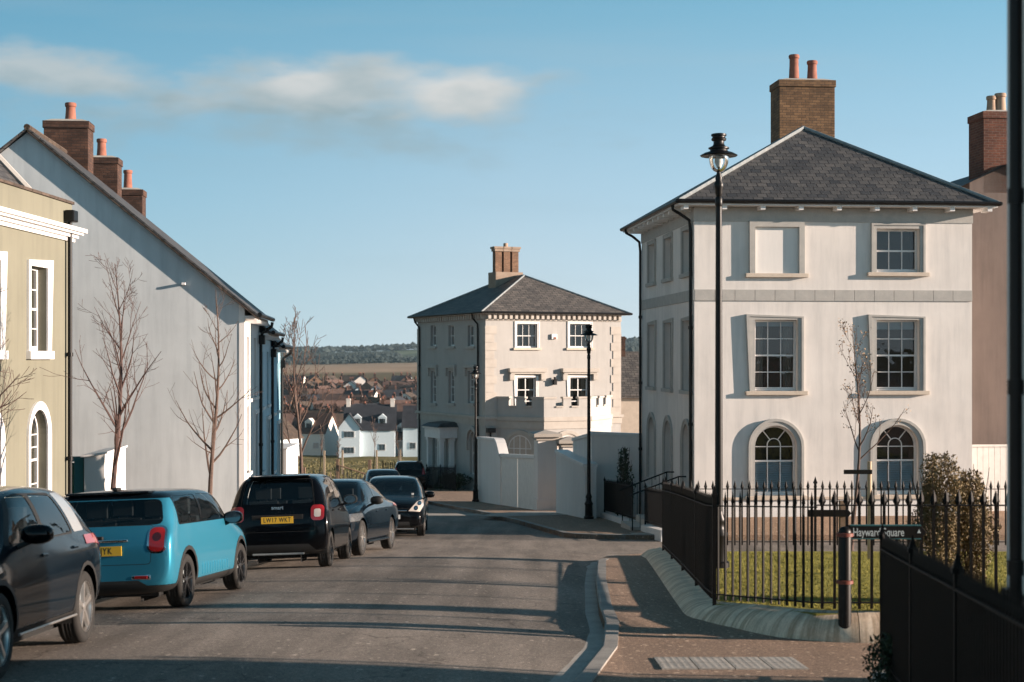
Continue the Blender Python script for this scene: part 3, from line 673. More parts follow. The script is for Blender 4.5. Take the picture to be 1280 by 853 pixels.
def window(parent, fr, loop, depth=0.13, cols=3, rows=(2, 2), archy=False, surround=None, sill=None, surround_mat='stone_grey', sill_mat='stone_warm', blind=0.0, shutters=0.0, curtains=False, frame=0.055, bar=0.022, fancy=False, hood=None, meet=None):
    us = [p[0] for p in loop]; ws = [p[1] for p in loop]; u0, u1, w0, w1 = min(us), max(us), min(ws), max(ws); r = (u1 - u0) / 2; uc = (u0 + u1) / 2; spring = w1 - r
    n0 = -depth - 0.01
    fm = MB(fr); fm.ribbon(inset(loop, frame / 2), frame / 2, frame / 2, n0 - 0.05, n0, closed=True)
    a0, a1, b0, b1 = u0 + frame, u1 - frame, w0 + frame, w1 - frame
    mid = meet if meet is not None else (b0 + (b1 - b0) * rows[1] / (rows[0] + rows[1]) if rows[0] and rows[1] else None)
    if mid is not None: fm.box(a0, a1, mid - 0.022, mid + 0.022, n0 - 0.048, n0 - 0.002)
    fm.box(a0, a1, b0, b0 + 0.035, n0 - 0.048, n0 - 0.008)
    def seg(p, q, w=bar): fm.ribbon([p, q], w / 2, w / 2, n0 - 0.04, n0 - 0.012)
    lo, hi = (b0, mid) if mid is not None else (b0, b0)
    top = b1 if not archy else spring
    for c in range(1, cols):
        u = a0 + (a1 - a0) * c / cols
        if mid is not None: seg((u, lo), (u, hi))
        if not fancy:
            t = top if not archy else spring + math.sqrt(max(0, (r - frame) ** 2 - (u - uc) ** 2))
            seg((u, mid if mid is not None else b0), (u, t))
    if mid is not None:
        for k in range(1, rows[1]): w = lo + (hi - lo) * k / rows[1]; seg((a0, w), (a1, w))
    base = mid if mid is not None else b0
    for k in range(1, rows[0]):
        w = base + (top - base) * k / rows[0]; seg((a0, w), (a1, w))
    if archy: seg((a0, spring), (a1, spring))
    if fancy:
        ri = (a1 - a0) / cols / 2 * 1.05
        for sg in (-1, 1): seg((uc + sg * ri, base), (uc + sg * ri, spring + ri * 0.2))
        fm.ribbon([(uc + ri * math.cos(math.pi * k / 10), spring + ri * 0.2 + ri * math.sin(math.pi * k / 10)) for k in range(11)], bar / 2, bar / 2, n0 - 0.04, n0 - 0.012)
        for an in (50, 90, 130) if cols == 3 and False else (55, 125):
            A = R(an); seg((uc + ri * math.cos(A), spring + ri * .2 + ri * math.sin(A)), (uc + (r - frame) * math.cos(A), spring + (r - frame) * math.sin(A)))
    fo = fm.build('window', 'white_paint', parent)
    pm = MB(fr); lp = inset(loop, frame * 0.5); n = len(lp); pm.add([(a, b, n0 - 0.028) for a, b in lp], [tuple(range(n))]); pm.build('pane', 'window_glass', fo, fixn=False)
    bk = MB(fr); lp2 = inset(loop, -0.02); bk.add([(a, b, n0 - 0.62) for a, b in lp2], [tuple(range(len(lp2)))])
    for i in range(len(lp2)):
        p, q = lp2[i], lp2[(i + 1) % len(lp2)]; bk.add([(p[0], p[1], n0 - 0.06), (q[0], q[1], n0 - 0.06), (q[0], q[1], n0 - 0.62), (p[0], p[1], n0 - 0.62)], [(0, 1, 2, 3)])
    bk.build('dark_room_box', 'room_dark', fo, fixn=False)  # box near-black in colour, standing in for the unlit room
    if blind:
        b = MB(fr); b.box(a0, a1, w1 - frame - (w1 - w0) * blind, w1 - frame * .4, n0 - 0.09, n0 - 0.08); b.build('blind', 'blind_cloth', fo)
    if curtains:
        for sg in (0, 1):
            b = MB(fr); pts = []; cw = (a1 - a0) * 0.24
            for k in range(13):
                uu = (a0 + cw * k / 12) if sg == 0 else (a1 - cw * k / 12); pts.append((uu, 0.03 * math.sin(k * 2.1)))
            vs = []; fs = []
            for k, (uu, nn) in enumerate(pts): vs += [(uu, b0, n0 - .16 + nn), (uu, (b1 if not archy else spring), n0 - .16 + nn)]
            for k in range(12): fs.append((2 * k, 2 * k + 1, 2 * k + 3, 2 * k + 2))
            b.add(vs, fs); b.build('curtain', 'curtain', fo, fixn=False)
    if shutters:
        s = MB(fr); top_s = shutters
        for c in range(cols):
            c0 = a0 + (a1 - a0) * c / cols + .012; c1 = a0 + (a1 - a0) * (c + 1) / cols - .012
            s.box(c0, c0 + .03, b0, top_s, n0 - .10, n0 - .075); s.box(c1 - .03, c1, b0, top_s, n0 - .10, n0 - .075); s.box(c0, c1, top_s - .03, top_s, n0 - .10, n0 - .075)
            w = b0 + .03
            while w < top_s - .05:
                s.add([(c0, w, n0 - .075), (c1, w, n0 - .075), (c1, w + .045, n0 - .10), (c0, w + .045, n0 - .10), (c0, w + .008, n0 - .072), (c1, w + .008, n0 - .072), (c1, w + .053, n0 - .097), (c0, w + .053, n0 - .097)],
                      [(0, 1, 2, 3), (4, 5, 6, 7), (0, 1, 5, 4), (2, 3, 7, 6)]); w += .058
        s.build('shutter', 'shutter_paint', fo)
    if surround:
        wd, pr = surround
        s = MB(fr)
        path = loop if archy else loop
        pp = loop[1:] + [loop[0]]     # open at the sill: right bottom -> over the top -> left bottom
        s.ribbon(pp, 0, wd * 0.55, -0.006, pr, closed=False) if False else s.ribbon(pp, wd * 0.6, 0.0, -0.006, pr * 0.72)
        s2 = MB(fr); q = []
        s.ribbon(pp, wd, -wd * 0.6, -0.006, pr)
        s.build('window_surround', surround_mat, parent)
    if sill:
        ov, pr, th = sill
        s = MB(fr); s.box(u0 - ov, u1 + ov, w0 - th, w0, -0.05, pr); s.build('window_sill', sill_mat, parent, bevel=0.008)
    return fo
def hip_roof(parent, x0, x1, y0, y1, z, apex, mat, name='roof', thick=0.07, ridge=None):
    (ax, ay0, ay1, az) = apex
    m = MB(); m.add([(x0, y0, z), (x1, y0, z), (x1, y1, z), (x0, y1, z), (ax, ay0, az), (ax, ay1, az)], [(0, 1, 4), (1, 2, 5, 4), (2, 3, 5), (3, 0, 4, 5)])
    r = m.build(name, mat, parent)
    e = MB(); e.box(x0 + .01, x1 - .01, y0 + .01, y1 - .01, z - thick, z - .004); e.build('eaves_board', 'white_paint', parent)
    rl = MB()
    A = Vector((ax, ay0, az)); B = Vector((ax, ay1, az))
    for c, t in (((x0, y0, z), A), ((x1, y0, z), A), ((x1, y1, z), B), ((x0, y1, z), B)):
        rl.tube([Vector(c) + Vector((0, 0, .02)), t + Vector((0, 0, .02))], 0.055, 6)
    if ay1 > ay0: rl.tube([A + Vector((0, 0, .02)), B + Vector((0, 0, .02))], .06, 6)
    rl.build('hip_tiles', ridge or 'lead', r, smooth=True)
    return r
def gutter(parent, loop, r=0.055, mat='black_metal', closed=True):
    m = MB(); pts = [Vector(p) for p in loop]
    n = len(pts)
    for i in range(n if closed else n - 1): m.tube([pts[i], pts[(i + 1) % n]], r, 8)
    return m.build('gutter', mat, parent, smooth=True)
def downpipe(parent, path, r=0.04, clips=True):
    m = MB(); m.tube(path, r, 10)
    a, b = Vector(path[-2]), Vector(path[-1]); d = b - a; n = max(2, int(d.length / 1.9))
    for i in range(1, n): p = a + d * (i / n); m.tube([p - d.normalized() * .04, p + d.normalized() * .04], r * 1.45, 10)
    return m.build('downpipe', 'black_metal', parent, smooth=True)
def chimney(parent, cx, cy, w, d, z0, z1, mat, pots, pot_mat='terracotta', cap=True, name='chimney'):
    m = MB(); m.box(cx - w / 2, cx + w / 2, cy - d / 2, cy + d / 2, z0, z1 - .22); m.box(cx - w / 2 - .03, cx + w / 2 + .03, cy - d / 2 - .03, cy + d / 2 + .03, z1 - .22, z1 - .02)
    c = m.build(name, mat, parent, bevel=0.01)
    k = MB(); k.add([(cx - w / 2 - .01, cy - d / 2 - .01, z1 - .02), (cx + w / 2 + .01, cy - d / 2 - .01, z1 - .02), (cx + w / 2 + .01, cy + d / 2 + .01, z1 - .02), (cx - w / 2 - .01, cy + d / 2 + .01, z1 - .02),
           (cx - w / 3, cy - d / 3, z1 + .05), (cx + w / 3, cy - d / 3, z1 + .05), (cx + w / 3, cy + d / 3, z1 + .05), (cx - w / 3, cy + d / 3, z1 + .05)], [(0, 1, 5, 4), (1, 2, 6, 5), (2, 3, 7, 6), (3, 0, 4, 7), (4, 5, 6, 7)])
    k.build('flaunching', 'concrete_pale', c)
    for (px, py, r, h) in pots:
        p = MB(); z = z1; p.lathe([(r * 1.12, 0), (r * 1.15, .06), (r, .09), (r * .88, h * .6), (r * .86, h - .12), (r * 1.02, h - .10), (r * 1.05, h - .03), (r * .95, h), (r * .75, h), (r * .7, h - .2)], px, py, 20, z0=z)
        p.build('chimney_pot', pot_mat, c, smooth=True)
    return c

# ================================================================ BIG WHITE HOUSE (right)
def house_one():
    Y0 = 36 * K; z0 = PZ(652, Y0)
    H = House('corner_house', 868, Y0, 5.12, z0, W=0, D=7.7); H.W = H.uf(1215)
    W, D = H.W, H.D; rt = H.root
    tag(rt, 'big three storey cream rendered house with hipped slate roof behind the corner railings', 'house')
    eave = H.wf(259, 0); sb1 = H.wf(376, 0); sb0 = H.wf(362, 0)
    ff, fl = H.front, H.left
    wt = lambda y: H.wf(y, W * .25)
    # front openings
    fh = []; specs = []
    def F_(a, b, y0, y1, ar=False):
        u0, u1 = H.uf(a), H.uf(b); w1, w0 = wt(y0), wt(y1); lp = arch(u0, u1, w0, w1) if ar else rect(u0, u1, w0, w1); fh.append(lp); return lp
    A = F_(1095, 1149, 285, 340); B = F_(943, 997, 400, 489); C = F_(1095, 1149, 400, 489)
    Dg = F_(943, 996, 532, 620, True); E = F_(1095, 1148, 532, 620, True)
    wall(rt, ff, rect(0, W, 0, eave), fh, 'render_cream', 0.15)
    sr = (0.14, 0.085); si = (0.24, 0.11, 0.10)
    window(rt, ff, A, .15, 3, (1, 1), surround=sr, sill=si)
    for lp in (B, C): window(rt, ff, lp, .15, 3, (2, 2), surround=sr, sill=si, blind=(.06 if lp is B else .10), curtains=(lp is B))
    mt = wt(577)
    for lp in (Dg, E): window(rt, ff, lp, .15, 3, (1, 1), archy=True, surround=(0.17, 0.09), sill=si, fancy=True, shutters=mt - .03, meet=mt)
    # the false window
    bl = rect(H.uf(943), H.uf(998), wt(342), wt(284)); m = MB(ff); m.ribbon(bl[1:] + [bl[0]], .14, 0, -.005, .10); m.build('window_surround', 'stone_grey', rt)
    m = MB(ff); m.box(bl[0][0], bl[1][0], bl[0][1], bl[2][1], -.004, .012); m.build('blind_panel', 'render_white', rt)
    m = MB(ff); m.box(bl[0][0] - .24, bl[1][0] + .24, bl[0][1] - .10, bl[0][1], -.05, .11); m.build('window_sill', 'stone_warm', rt, bevel=.008)
    # left (shaded) side openings
    lh = []; L3 = []
    zs = [(A[0][1] - .0, A[2][1]), (B[0][1], B[2][1])]
    cols = [(812, 818.5), (831.5, 840), (854, 864)]
    for (p0, p1) in cols:
        ua, ub = sorted((H.ul(p0), H.ul(p1))); uc = (ua + ub) / 2; hw = 0.5
        l1 = rect(uc - hw, uc + hw, *zs[0]); l2 = rect(uc - hw, uc + hw, *zs[1]); l3 = arch(uc - hw, uc + hw, Dg[0][1], max(p[1] for p in Dg)); lh += [l1, l2, l3]; L3.append((l1, l2, l3))
    # stop windows at the wall ends
    wall(rt, fl, rect(0, D, -0.6, eave), lh, 'render_cream', 0.15)
    for (l1, l2, l3) in L3:
        window(rt, fl, l1, .15, 3, (1, 1), surround=(.12, .05), sill=(.18, .09, .1), sill_mat='stone_grey'); window(rt, fl, l2, .15, 3, (2, 2), surround=(.12, .05), sill=(.18, .09, .1), sill_mat='stone_grey')
        window(rt, fl, l3, .15, 3, (1, 1), archy=True, surround=(.14, .06), fancy=True, meet=mt)
    wall(rt, H.right, rect(0, D, -.3, eave), [], 'render_cream'); wall(rt, H.back, rect(0, W, -.3, eave), [], 'render_cream')
    # string course of grey stones
    n = 14; m = MB(ff)
    for i in range(n): m.box(W * i / n + .004, W * (i + 1) / n - .004, sb1, sb0, -.02, .03 if i else .03)
    m2 = MB(fl)
    for i in range(n): m2.box(D * i / n + .004 + (.0 if i else -.03), D * (i + 1) / n - .004, sb1, sb0, -.02, .03)
    m.build('string_course', 'stone_grey', rt, bevel=.004); m2.build('string_course', 'stone_grey', rt, bevel=.004)
    # frieze under the eaves
    m = MB(ff); m.box(-.02, W + .02, eave - .36, eave, -.02, .022); m.build('frieze', 'stone_grey', rt)
    m = MB(fl); m.box(0, D, eave - .36, eave, -.02, .022); m.build('frieze', 'stone_grey', rt)
    ov = 0.5; z = eave + .10
    nb = 8
    for i in range(nb + 1):
        u = -.30 + (W + .6) * i / nb; m = MB(); m.box(u - .06, u + .06, -ov + .06, .0, z - .19, z - .07); m.build('eaves_bracket', 'white_paint', rt)
    for i in range(10):
        u = .35 + (D - .7) * i / 9; m = MB(); m.box(-ov + .06, 0, u - .06, u + .06, z - .19, z - .07); m.build('eaves_bracket', 'white_paint', rt)
    cx = W * .5 + .12
    rf = hip_roof(rt, -ov, W + ov, -ov, D + ov, z, (cx, 3.25, 4.4, z + 2.42), 'slate', thick=.09)
    gutter(rt, [(-ov - .04, -ov - .04, z + .0), (W + ov + .04, -ov - .04, z), (W + ov + .04, D + ov, z), (-ov - .04, D + ov, z)])
    # swan neck downpipes
    downpipe(rt, [(-ov - .04, .15, z - .05), (-ov - .02, .15, z - .16), (-.34, .16, z - .26), (-.09, .2, z - .42), (-.06, .2, z - .7), (-.06, .2, 0)], .04)
    downpipe(rt, [(-ov - .04, D - .25, z - .05), (-ov - .02, D - .25, z - .16), (-.30, D - .15, z - .26), (-.09, D - .1, z - .42), (-.06, D - .1, z - .7), (-.06, D - .1, -.6)], .04)
    downpipe(rt, [(W + ov + .02, D * .4, z - .05), (W + .4, D * .4, z - .22), (W + .09, D * .4, z - .45), (W + .07, D * .4, z - .8), (W + .07, D * .4, -.3)], .04)
    # plinth
    m = MB(ff); m.box(-.05, W + .05, -.4, wt(625), -.02, .05); m.build('plinth', 'white_paint', rt, bevel=.01)
    m = MB(ff); m.box(-.06, W + .06, wt(625), wt(621.5), -.02, .08); m.build('plinth_ledge', 'stone_warm', rt, bevel=.01)
    m = MB(fl); m.box(-.05, D, -.8, wt(632), -.02, .05); m.build('plinth', 'white_paint', rt, bevel=.01)
    # chimney
    Yc = H.O[1] + 6.2; xw = PX(1003, Yc); dx, dy = xw - H.O[0], Yc - H.O[1]; lx, ly = dx * H.c + dy * H.s, -dx * H.s + dy * H.c
    ztop = PZ(103, Yc) - z0; w = 70 / F * Yc
    chimney(rt, lx, ly, w, 1.0, z + .9, ztop, 'brick_yellow', [(lx - w * .17, ly - .1, .15, PZ(70, Yc) - PZ(103, Yc)), (lx + w * .16, ly - .1, .15, PZ(77, Yc) - PZ(103, Yc))])
    return H
H1 = house_one()

# white gate between the big house and its neighbour, and the neighbour itself
def neighbour():
    Y = 44.0; z0 = PZ(655, Y); X0 = PX(1212, Y)
    rt = empty('neighbour_house', (X0, Y, z0), R(5.12)); tag(rt, 'brown shaded rendered house with red brick chimney right of the cream corner house', 'house')
    W = 7; D = 4.5; eave = PZ(292, Y) - z0
    # front wall facing the camera, gable above
    ap = eave + 2.9
    fr = lambda u, w, n: (u, -n, w)
    zg = PZ(215, Y) - z0
    wall(rt, fr, [(0, 0), (W, 0), (W, eave), (1.5, zg + .2), (.9, zg + .2), (0, PZ(228, Y) - z0)], [], 'render_brown')
    wall(rt, lambda u, w, n: (-n, u, w), rect(0, D, 0, PZ(228, Y) - z0), [], 'render_brown'); wall(rt, lambda u, w, n: (W + n, u, w), rect(0, D, 0, eave), [], 'render_brown'); wall(rt, lambda u, w, n: (u, D + n, w), rect(0, W, 0, eave), [], 'render_brown')
    m = MB(); zr = zg + .25
    m.add([(1.2, -.12, zr), (W + .4, -.12, eave - .1), (W + .4, D, eave - .1), (1.2, D, zr), (-.25, -.12, PZ(233, Y) - z0), (-.25, D, PZ(233, Y) - z0)], [(0, 1, 2, 3), (0, 3, 5, 4)])
    m.add([(1.2, -.12, zr - .1), (W + .4, -.12, eave - .2), (1.2, -.12, zr), (W + .4, -.12, eave - .1)], [(0, 1, 3, 2)])
    m.build('roof', 'slate', rt)
    zc = PZ(138, Y) - z0
    cx = (PX(1238, Y) - X0); chimney(rt, 1.05, .55, 1.28, 1.1, zg - .6, zc, 'brick_red', [(.85, .5, .14, .5), (1.12, .5, .16, .58)], 'terracotta_pale')
    g = House('tongued_gate', 1214, 43.2, 5.12, PZ(655, 43.2), W=2.2); tag(g.root, 'tall cream boarded side gate between the two houses on the right', 'gate')
    m = MB(g.front); n = 12; h = PZ(556, 43.2) - g.z0
    for i in range(n): m.box(2.0 * i / n + .004, 2.0 * (i + 1) / n - .004, 0, h - .06, -.02, .02)
    m.build('boards', 'gate_white', g.root, bevel=.004); m = MB(g.front); m.box(-.03, 2.03, h - .06, h, -.04, .045); m.build('top_rail', 'gate_white', g.root)
neighbour()

# ================================================================ FAR WHITE HOUSE (middle)
def house_two():
    Y0 = 75 * K; z0 = PZ(618, Y0)
    H = House('far_house', 607, Y0, 23.63, z0, W=0, D=0); H.W = W = H.uf(776); H.D = D = H.ul(522); rt = H.root
    tag(rt, 'pale three storey house with quoins, a crenellated balcony bay and a triple chimney', 'house')
    ff, fl = H.front, H.left; eave = H.wf(392, 0)
    wF = lambda y: H.wf(y, 0); 
    def zf(px, py): return H.wf(py, H.uf(px))
    fh = []; 
    def fR(a, b, y0, y1, ar=False):
        u0, u1 = H.uf(a), H.uf(b); um = (u0 + u1) / 2; w1, w0 = H.wf(y0, um), H.wf(y1, um); lp = arch(u0, u1, w0, w1) if ar else rect(u0, u1, w0, w1); return lp
    def lR(a, b, y0, y1, ar=False):
        u0, u1 = sorted((H.ul(a), H.ul(b))); um = (u0 + u1) / 2; w1, w0 = H.wl(y0, um), H.wl(y1, um); return arch(u0, u1, w0, w1) if ar else rect(u0, u1, w0, w1)
    a1 = fR(646, 671.5, 405, 435); a2 = fR(712, 737.5, 405, 435)
    b1 = fR(646.5, 670, 472, 500); b2 = fR(712.5, 735.5, 472, 500)
    for b in (b1, b2): b[0] = (b[0][0], b[0][1] - .75); b[1] = (b[1][0], b[1][1] - .75)
    wall(rt, ff, rect(0, W, -1.5, eave), [a1, a2, b1, b2], 'render_house2', .14)
    sr = (.13, .05)
    window(rt, ff, a1, .14, 3, (1, 1), surround=sr, surround_mat='white_paint', sill=(.22, .12, .12), curtains=True); window(rt, ff, a2, .14, 3, (1, 1), surround=sr, surround_mat='white_paint', sill=(.22, .12, .12), curtains=True)
    for b in (b1, b2):
        window(rt, ff, b, .14, 2, (3, 0), frame=.07, bar=.05, surround=(.12, .04), surround_mat='white_paint', curtains=True)
        m = MB(ff); u0, u1 = b[0][0], b[1][0]; zt = b[2][1] + .28
        m.box(u0 - .55, u1 + .55, zt, zt + .22, -.02, .28); m.box(u0 - .45, u1 + .45, zt - .1, zt, -.02, .2)
        for e in (u0 - .50, u1 + .22): m.box(e, e + .28, zt - .42, zt - .1, -.02, .2)
        m.build('hood_mould', 'stone_quoin', rt, bevel=.02)
    # left side
    cols = [(538.0, 545.5), (560.5, 568), (583, 594)]
    up = []; midl = []
    for (p0, p1) in cols:
        up.append(lR(p0, p1, 407, 433)); midl.append(lR(p0, p1, 464, 504))
    for ls in (up, midl):
        for l in ls:
            uc = (l[0][0] + l[1][0]) / 2
            for i, sg in enumerate((-1, 1, 1, -1)): l[i] = (uc + sg * .45, l[i][1])
    za = [max(0, 0)]
    g1 = lR(540, 549, 540, 592, True); g2 = lR(586, 597, 540, 594, True)
    g1 = arch((g1[0][0] + g1[1][0]) / 2 - .5, (g1[0][0] + g1[1][0]) / 2 + .5, g2[0][1], max(p[1] for p in g2)); uc2 = (g2[0][0] + g2[1][0]) / 2; g2 = arch(uc2 - .5, uc2 + .5, g2[0][1], max(p[1] for p in g2))
    dd = lR(556, 568, 550, 600); ud = (dd[0][0] + dd[1][0]) / 2; door = rect(ud - .55, ud + .55, H.wl(607, ud), H.wl(548, ud))
    wall(rt, fl, rect(0, D, -1.5, eave), up + midl + [g1, g2, door], 'render_house2', .14)
    for l in up: window(rt, fl, l, .14, 2, (1, 1), sill=(.15, .12, .14), sill_mat='stone_grey', curtains=False)
    for l in midl:
        window(rt, fl, l, .14, 2, (2, 2), sill=(.15, .12, .14), sill_mat='stone_grey')
        m = MB(fl); u0, u1 = l[0][0], l[1][0]; zt = l[2][1] + .16; m.box(u0 - .3, u1 + .3, zt, zt + .2, -.02, .16); m.box(u0 - .3, u0 - .12, zt - .45, zt, -.02, .13); m.box(u1 + .12, u1 + .3, zt - .45, zt, -.02, .13); m.build('hood_mould', 'stone_grey', rt, bevel=.02)
    for l in (g1, g2):
        window(rt, fl, l, .14, 2, (1, 1), archy=True, fancy=False)
        m = MB(fl); c = (l[0][0] + l[1][0]) / 2; top = max(p[1] for p in l); sp = top - .5
        pts = [(c + .72, sp - .5)] + [(c + .72 * math.cos(math.pi * k / 12), sp + .72 * math.sin(math.pi * k / 12)) for k in range(13)] + [(c - .72, sp - .5)]
        m.ribbon(pts, .1, .1, -.02, .14); m.build('hood_mould', 'stone_grey', rt)
    dm = MB(fl); dm.box(door[0][0], door[1][0], door[0][1], door[2][1], -.16, -.11); dr = dm.build('door', 'white_paint', rt)
    gm = MB(fl); gm.box(door[0][0] + .12, door[1][0] - .12, door[0][1] + 1.15, door[2][1] - .25, -.12, -.095); gm.build('door_glass', 'window_glass', dr)
    # porch: columns, architrave and dark canopy
    pb = H.wl(607, ud); pt = H.wl(533, ud)
    for k, (du, dn) in enumerate(((-.95, .25), (-.95, .85), (.95, .25), (.95, .85))):
        m = MB(fl); m.box(ud + du - .12, ud + du + .12, pb, pt - .62, dn - .12, dn + .12); m.box(ud + du - .16, ud + du + .16, pb, pb + .2, dn - .16, dn + .16); m.box(ud + du - .16, ud + du + .16, pt - .78, pt - .62, dn - .16, dn + .16)
        m.build('porch_column', 'white_paint', rt, bevel=.015)
    m = MB(fl); m.box(ud - 1.2, ud + 1.2, pt - .62, pt - .12, 0, 1.05); m.box(ud - 1.28, ud + 1.28, pt - .12, pt, 0, 1.15); m.build('porch_architrave', 'white_paint', rt, bevel=.02)
    m = MB(fl); m.add([(ud - 1.36, pt, 0), (ud + 1.36, pt, 0), (ud + 1.36, pt, 1.25), (ud - 1.36, pt, 1.25), (ud - 1.0, pt + .28, 0), (ud + 1.0, pt + .28, 0), (ud + 1.0, pt + .2, .9), (ud - 1.0, pt + .2, .9)], [(0, 3, 2, 1), (3, 7, 6, 2), (0, 4, 7, 3), (1, 2, 6, 5), (4, 5, 6, 7)]); m.build('porch_canopy', 'slate_teal', rt)
    m = MB(fl)
    for k in range(3): m.box(ud - 1.1 - k * .15, ud + 1.1 + k * .15, pb - .2 * (k + 1), pb - .2 * k, .0, 1.1 + .3 * k)
    m.build('porch_steps', 'stone_quoin', rt)
    for fr_ in (H.right,): wall(rt, fr_, rect(0, D, -1.5, eave), [], 'render_house2')
    wall(rt, H.back, rect(0, W, -1.5, eave), [], 'render_house2')
    # quoins
    sc = H.wf(523, 0)
    m = MB(ff); mq = MB(ff); z = sc + .05; k = 0
    while z + .42 < eave - .35:
        wd = .62 if k % 2 == 0 else .48
        m.box(0, wd, z, z + .43, -.01, .035); mq.box(W - wd, W, z, z + .43, -.01, .035); z += .44; k += 1
    m.build('quoins', 'stone_quoin', rt); mq.build('quoins', 'stone_quoin', rt)
    m = MB(fl); mq = MB(fl); z = sc + .05; k = 0
    while z + .42 < eave - .35:
        wd = .42 if k % 2 == 0 else .42; m.box(-.035, wd, z, z + .43, -.01, .035); mq.box(D - wd, D, z, z + .43, -.01, .035); z += .44; k += 1
    m.build('quoins', 'stone_quoin', rt); mq.build('quoins', 'stone_quoin', rt)
    # string course on both faces
    m = MB(ff); m.box(-.12, W + .12, sc - .06, sc + .08, -.02, .14); m.box(-.05, W + .05, sc - .4, sc - .06, -.02, .05); m.build('string_course', 'stone_quoin', rt)
    m = MB(fl); m.box(0, D + .1, sc - .06, sc + .08, -.02, .14); m.box(0, D, sc - .4, sc - .06, -.02, .05); m.build('string_course', 'stone_quoin', rt)
    # dentils and roof
    ov = .42
    m = MB(ff); n = 26
    for i in range(n): m.box(W * (i + .25) / n, W * (i + .75) / n, eave - .28, eave - .02, -.01, .22)
    m.box(-.02, W + .02, eave - .36, eave - .28, -.01, .06); m.build('dentils', 'stone_quoin', rt)
    m = MB(fl); n = 30
    for i in range(n): m.box(D * (i + .25) / n, D * (i + .75) / n, eave - .28, eave - .02, -.01, .22)
    m.build('dentils', 'stone_quoin', rt)
    z = eave + .05; ax = W * .5; Yr = H.O[1] + 5
    zap = PZ(344.6, Yr) - z0
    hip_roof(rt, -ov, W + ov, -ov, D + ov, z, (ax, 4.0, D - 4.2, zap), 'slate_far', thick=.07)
    gutter(rt, [(-ov - .03, -ov - .03, z), (W + ov + .03, -ov - .03, z), (W + ov + .03, D + ov, z), (-ov - .03, D + ov, z)], .06)
    downpipe(rt, [(-ov, .9, z - .05), (-.35, .9, z - .3), (-.09, .9, z - .6), (-.08, .9, z - .9), (-.08, .9, -1)], .05); downpipe(rt, [(-ov, D - .5, z - .05), (-.35, D - .5, z - .3), (-.09, D - .5, z - .6), (-.08, D - .5, z - .9), (-.08, D - .5, -1)], .05)
    # triple chimney
    Yc = H.O[1] + 6.6; dx, dy = PX(632, Yc) - H.O[0], Yc - H.O[1]; lx, ly = dx * H.c + dy * H.s, -dx * H.s + dy * H.c
    zt = PZ(309, Yc) - z0; zb = PZ(342, Yc) - z0
    m = MB(); m.box(lx - .85, lx + .85, ly - .55, ly + .55, z + .5, zb + .05); c = m.build('chimney', 'stone_chimney', rt, bevel=.03)
    for k in (-1, 0, 1):
        m = MB(); cx = lx + k * .52; m.box(cx - .2, cx + .2, ly - .2 , ly + .2, zb, zt - .25); m.build('chimney_shaft', 'brick_orange', c, bevel=.01)
        m = MB(); m.box(cx - .25, cx + .25, ly - .27, ly + .27, zt - .27, zt - .12); m.box(cx - .3, cx + .3, ly - .32, ly + .32, zt - .12, zt); m.build('chimney_cap', 'stone_chimney', c)
    m = MB(); m.lathe([(.13, 0), (.13, .2), (.1, .22)], lx, ly, 12, z0=zt); m.build('chimney_pot', 'terracotta_pale', c)
    # alarm box, lantern
    un_ = lambda px: H.uf(622) * .35 + H.uf(607) * .65
    ua = H.uf(692); za = H.wf(421, ua); m = MB(ff); m.box(ua - .16, ua + .16, za - .14, za + .14, 0, .12); m.build('alarm_box', 'white_paint', rt, bevel=.02)
    uh = un_(632); zh_ = H.wf(538, uh); m = MB(ff); m.box(uh - .22, uh + .22, zh_ - .12, zh_ + .12, .0, .3); m.tube([(uh, zh_ - .1, .1), (uh, -1.2, .1)], .05, 8); m.build('rainwater_pipe', 'black_metal', rt)
    m = MB(ff); m.box(ua - .04, ua + .10, za - .13, za - .03, .12, .14); m.build('alarm_light', 'terracotta', rt)
    ua = H.uf(692); za = H.wf(478, ua); m = MB(ff); m.lathe([(.02, .3), (.12, .2), (.14, .16), (.12, .14), (.07, -.16), (.03, -.2)], ua, za, 6, axis='z') if False else None
    m.box(ua - .09, ua + .09, za - .14, za + .12, .08, .26); m.box(ua - .13, ua + .13, za + .12, za + .16, .04, .3); m.box(ua - .05, ua + .05, za + .16, za + .28, .1, .24); m.box(ua - .03, ua + .03, za - .1, za + .05, 0, .1); m.build('wall_lantern', 'black_metal', rt, bevel=.01)
    # ---- balcony bay: canted projection with crenellated parapet
    ubl = H.uf(621); P = []
    # plan of the bay in (u, n): left cant seen from the street, long front
    n1 = 2.3; uL = ubl; uR = W - .55
    def un(px, n):
        k = (px - 640) / F; ox, oy = H.O[0] + H.s * n, H.O[1] - H.c * n; return (k * oy - ox) / (H.c - k * H.s)
    plan = [(uL, 0), (un(680, n1), n1), (un(738, n1), n1), (un(764, 0), 0)]
    top = PZ(496.5, H.O[1] - 1.2) - z0; base = -1.6; zstr = PZ(525, H.O[1] - 1.5) - z0
    crn = MB(ff)
    bay = MB(ff); cop = MB(ff); 
    for (p, q) in zip(plan[:-1], plan[1:]):
        L = math.hypot(q[0] - p[0], q[1] - p[1]); dx, dn = (q[0] - p[0]) / L, (q[1] - p[1]) / L; nx, nn = dn * -1, dx  # outward = +n side
        if nn < 0: nx, nn = -nx, -nn
        def PT(t, out, w): return (p[0] + dx * t + nx * out, w, p[1] + dn * t + nn * out)
        def slab(t0, t1, w0, w1, o0, o1, mb):
            vs = [PT(t, o, w) for o in (o0, o1) for w in (w0, w1) for t in (t0, t1)]; mb.add(vs, [(0, 2, 3, 1), (4, 5, 7, 6), (0, 1, 5, 4), (2, 6, 7, 3), (0, 4, 6, 2), (1, 3, 7, 5)])
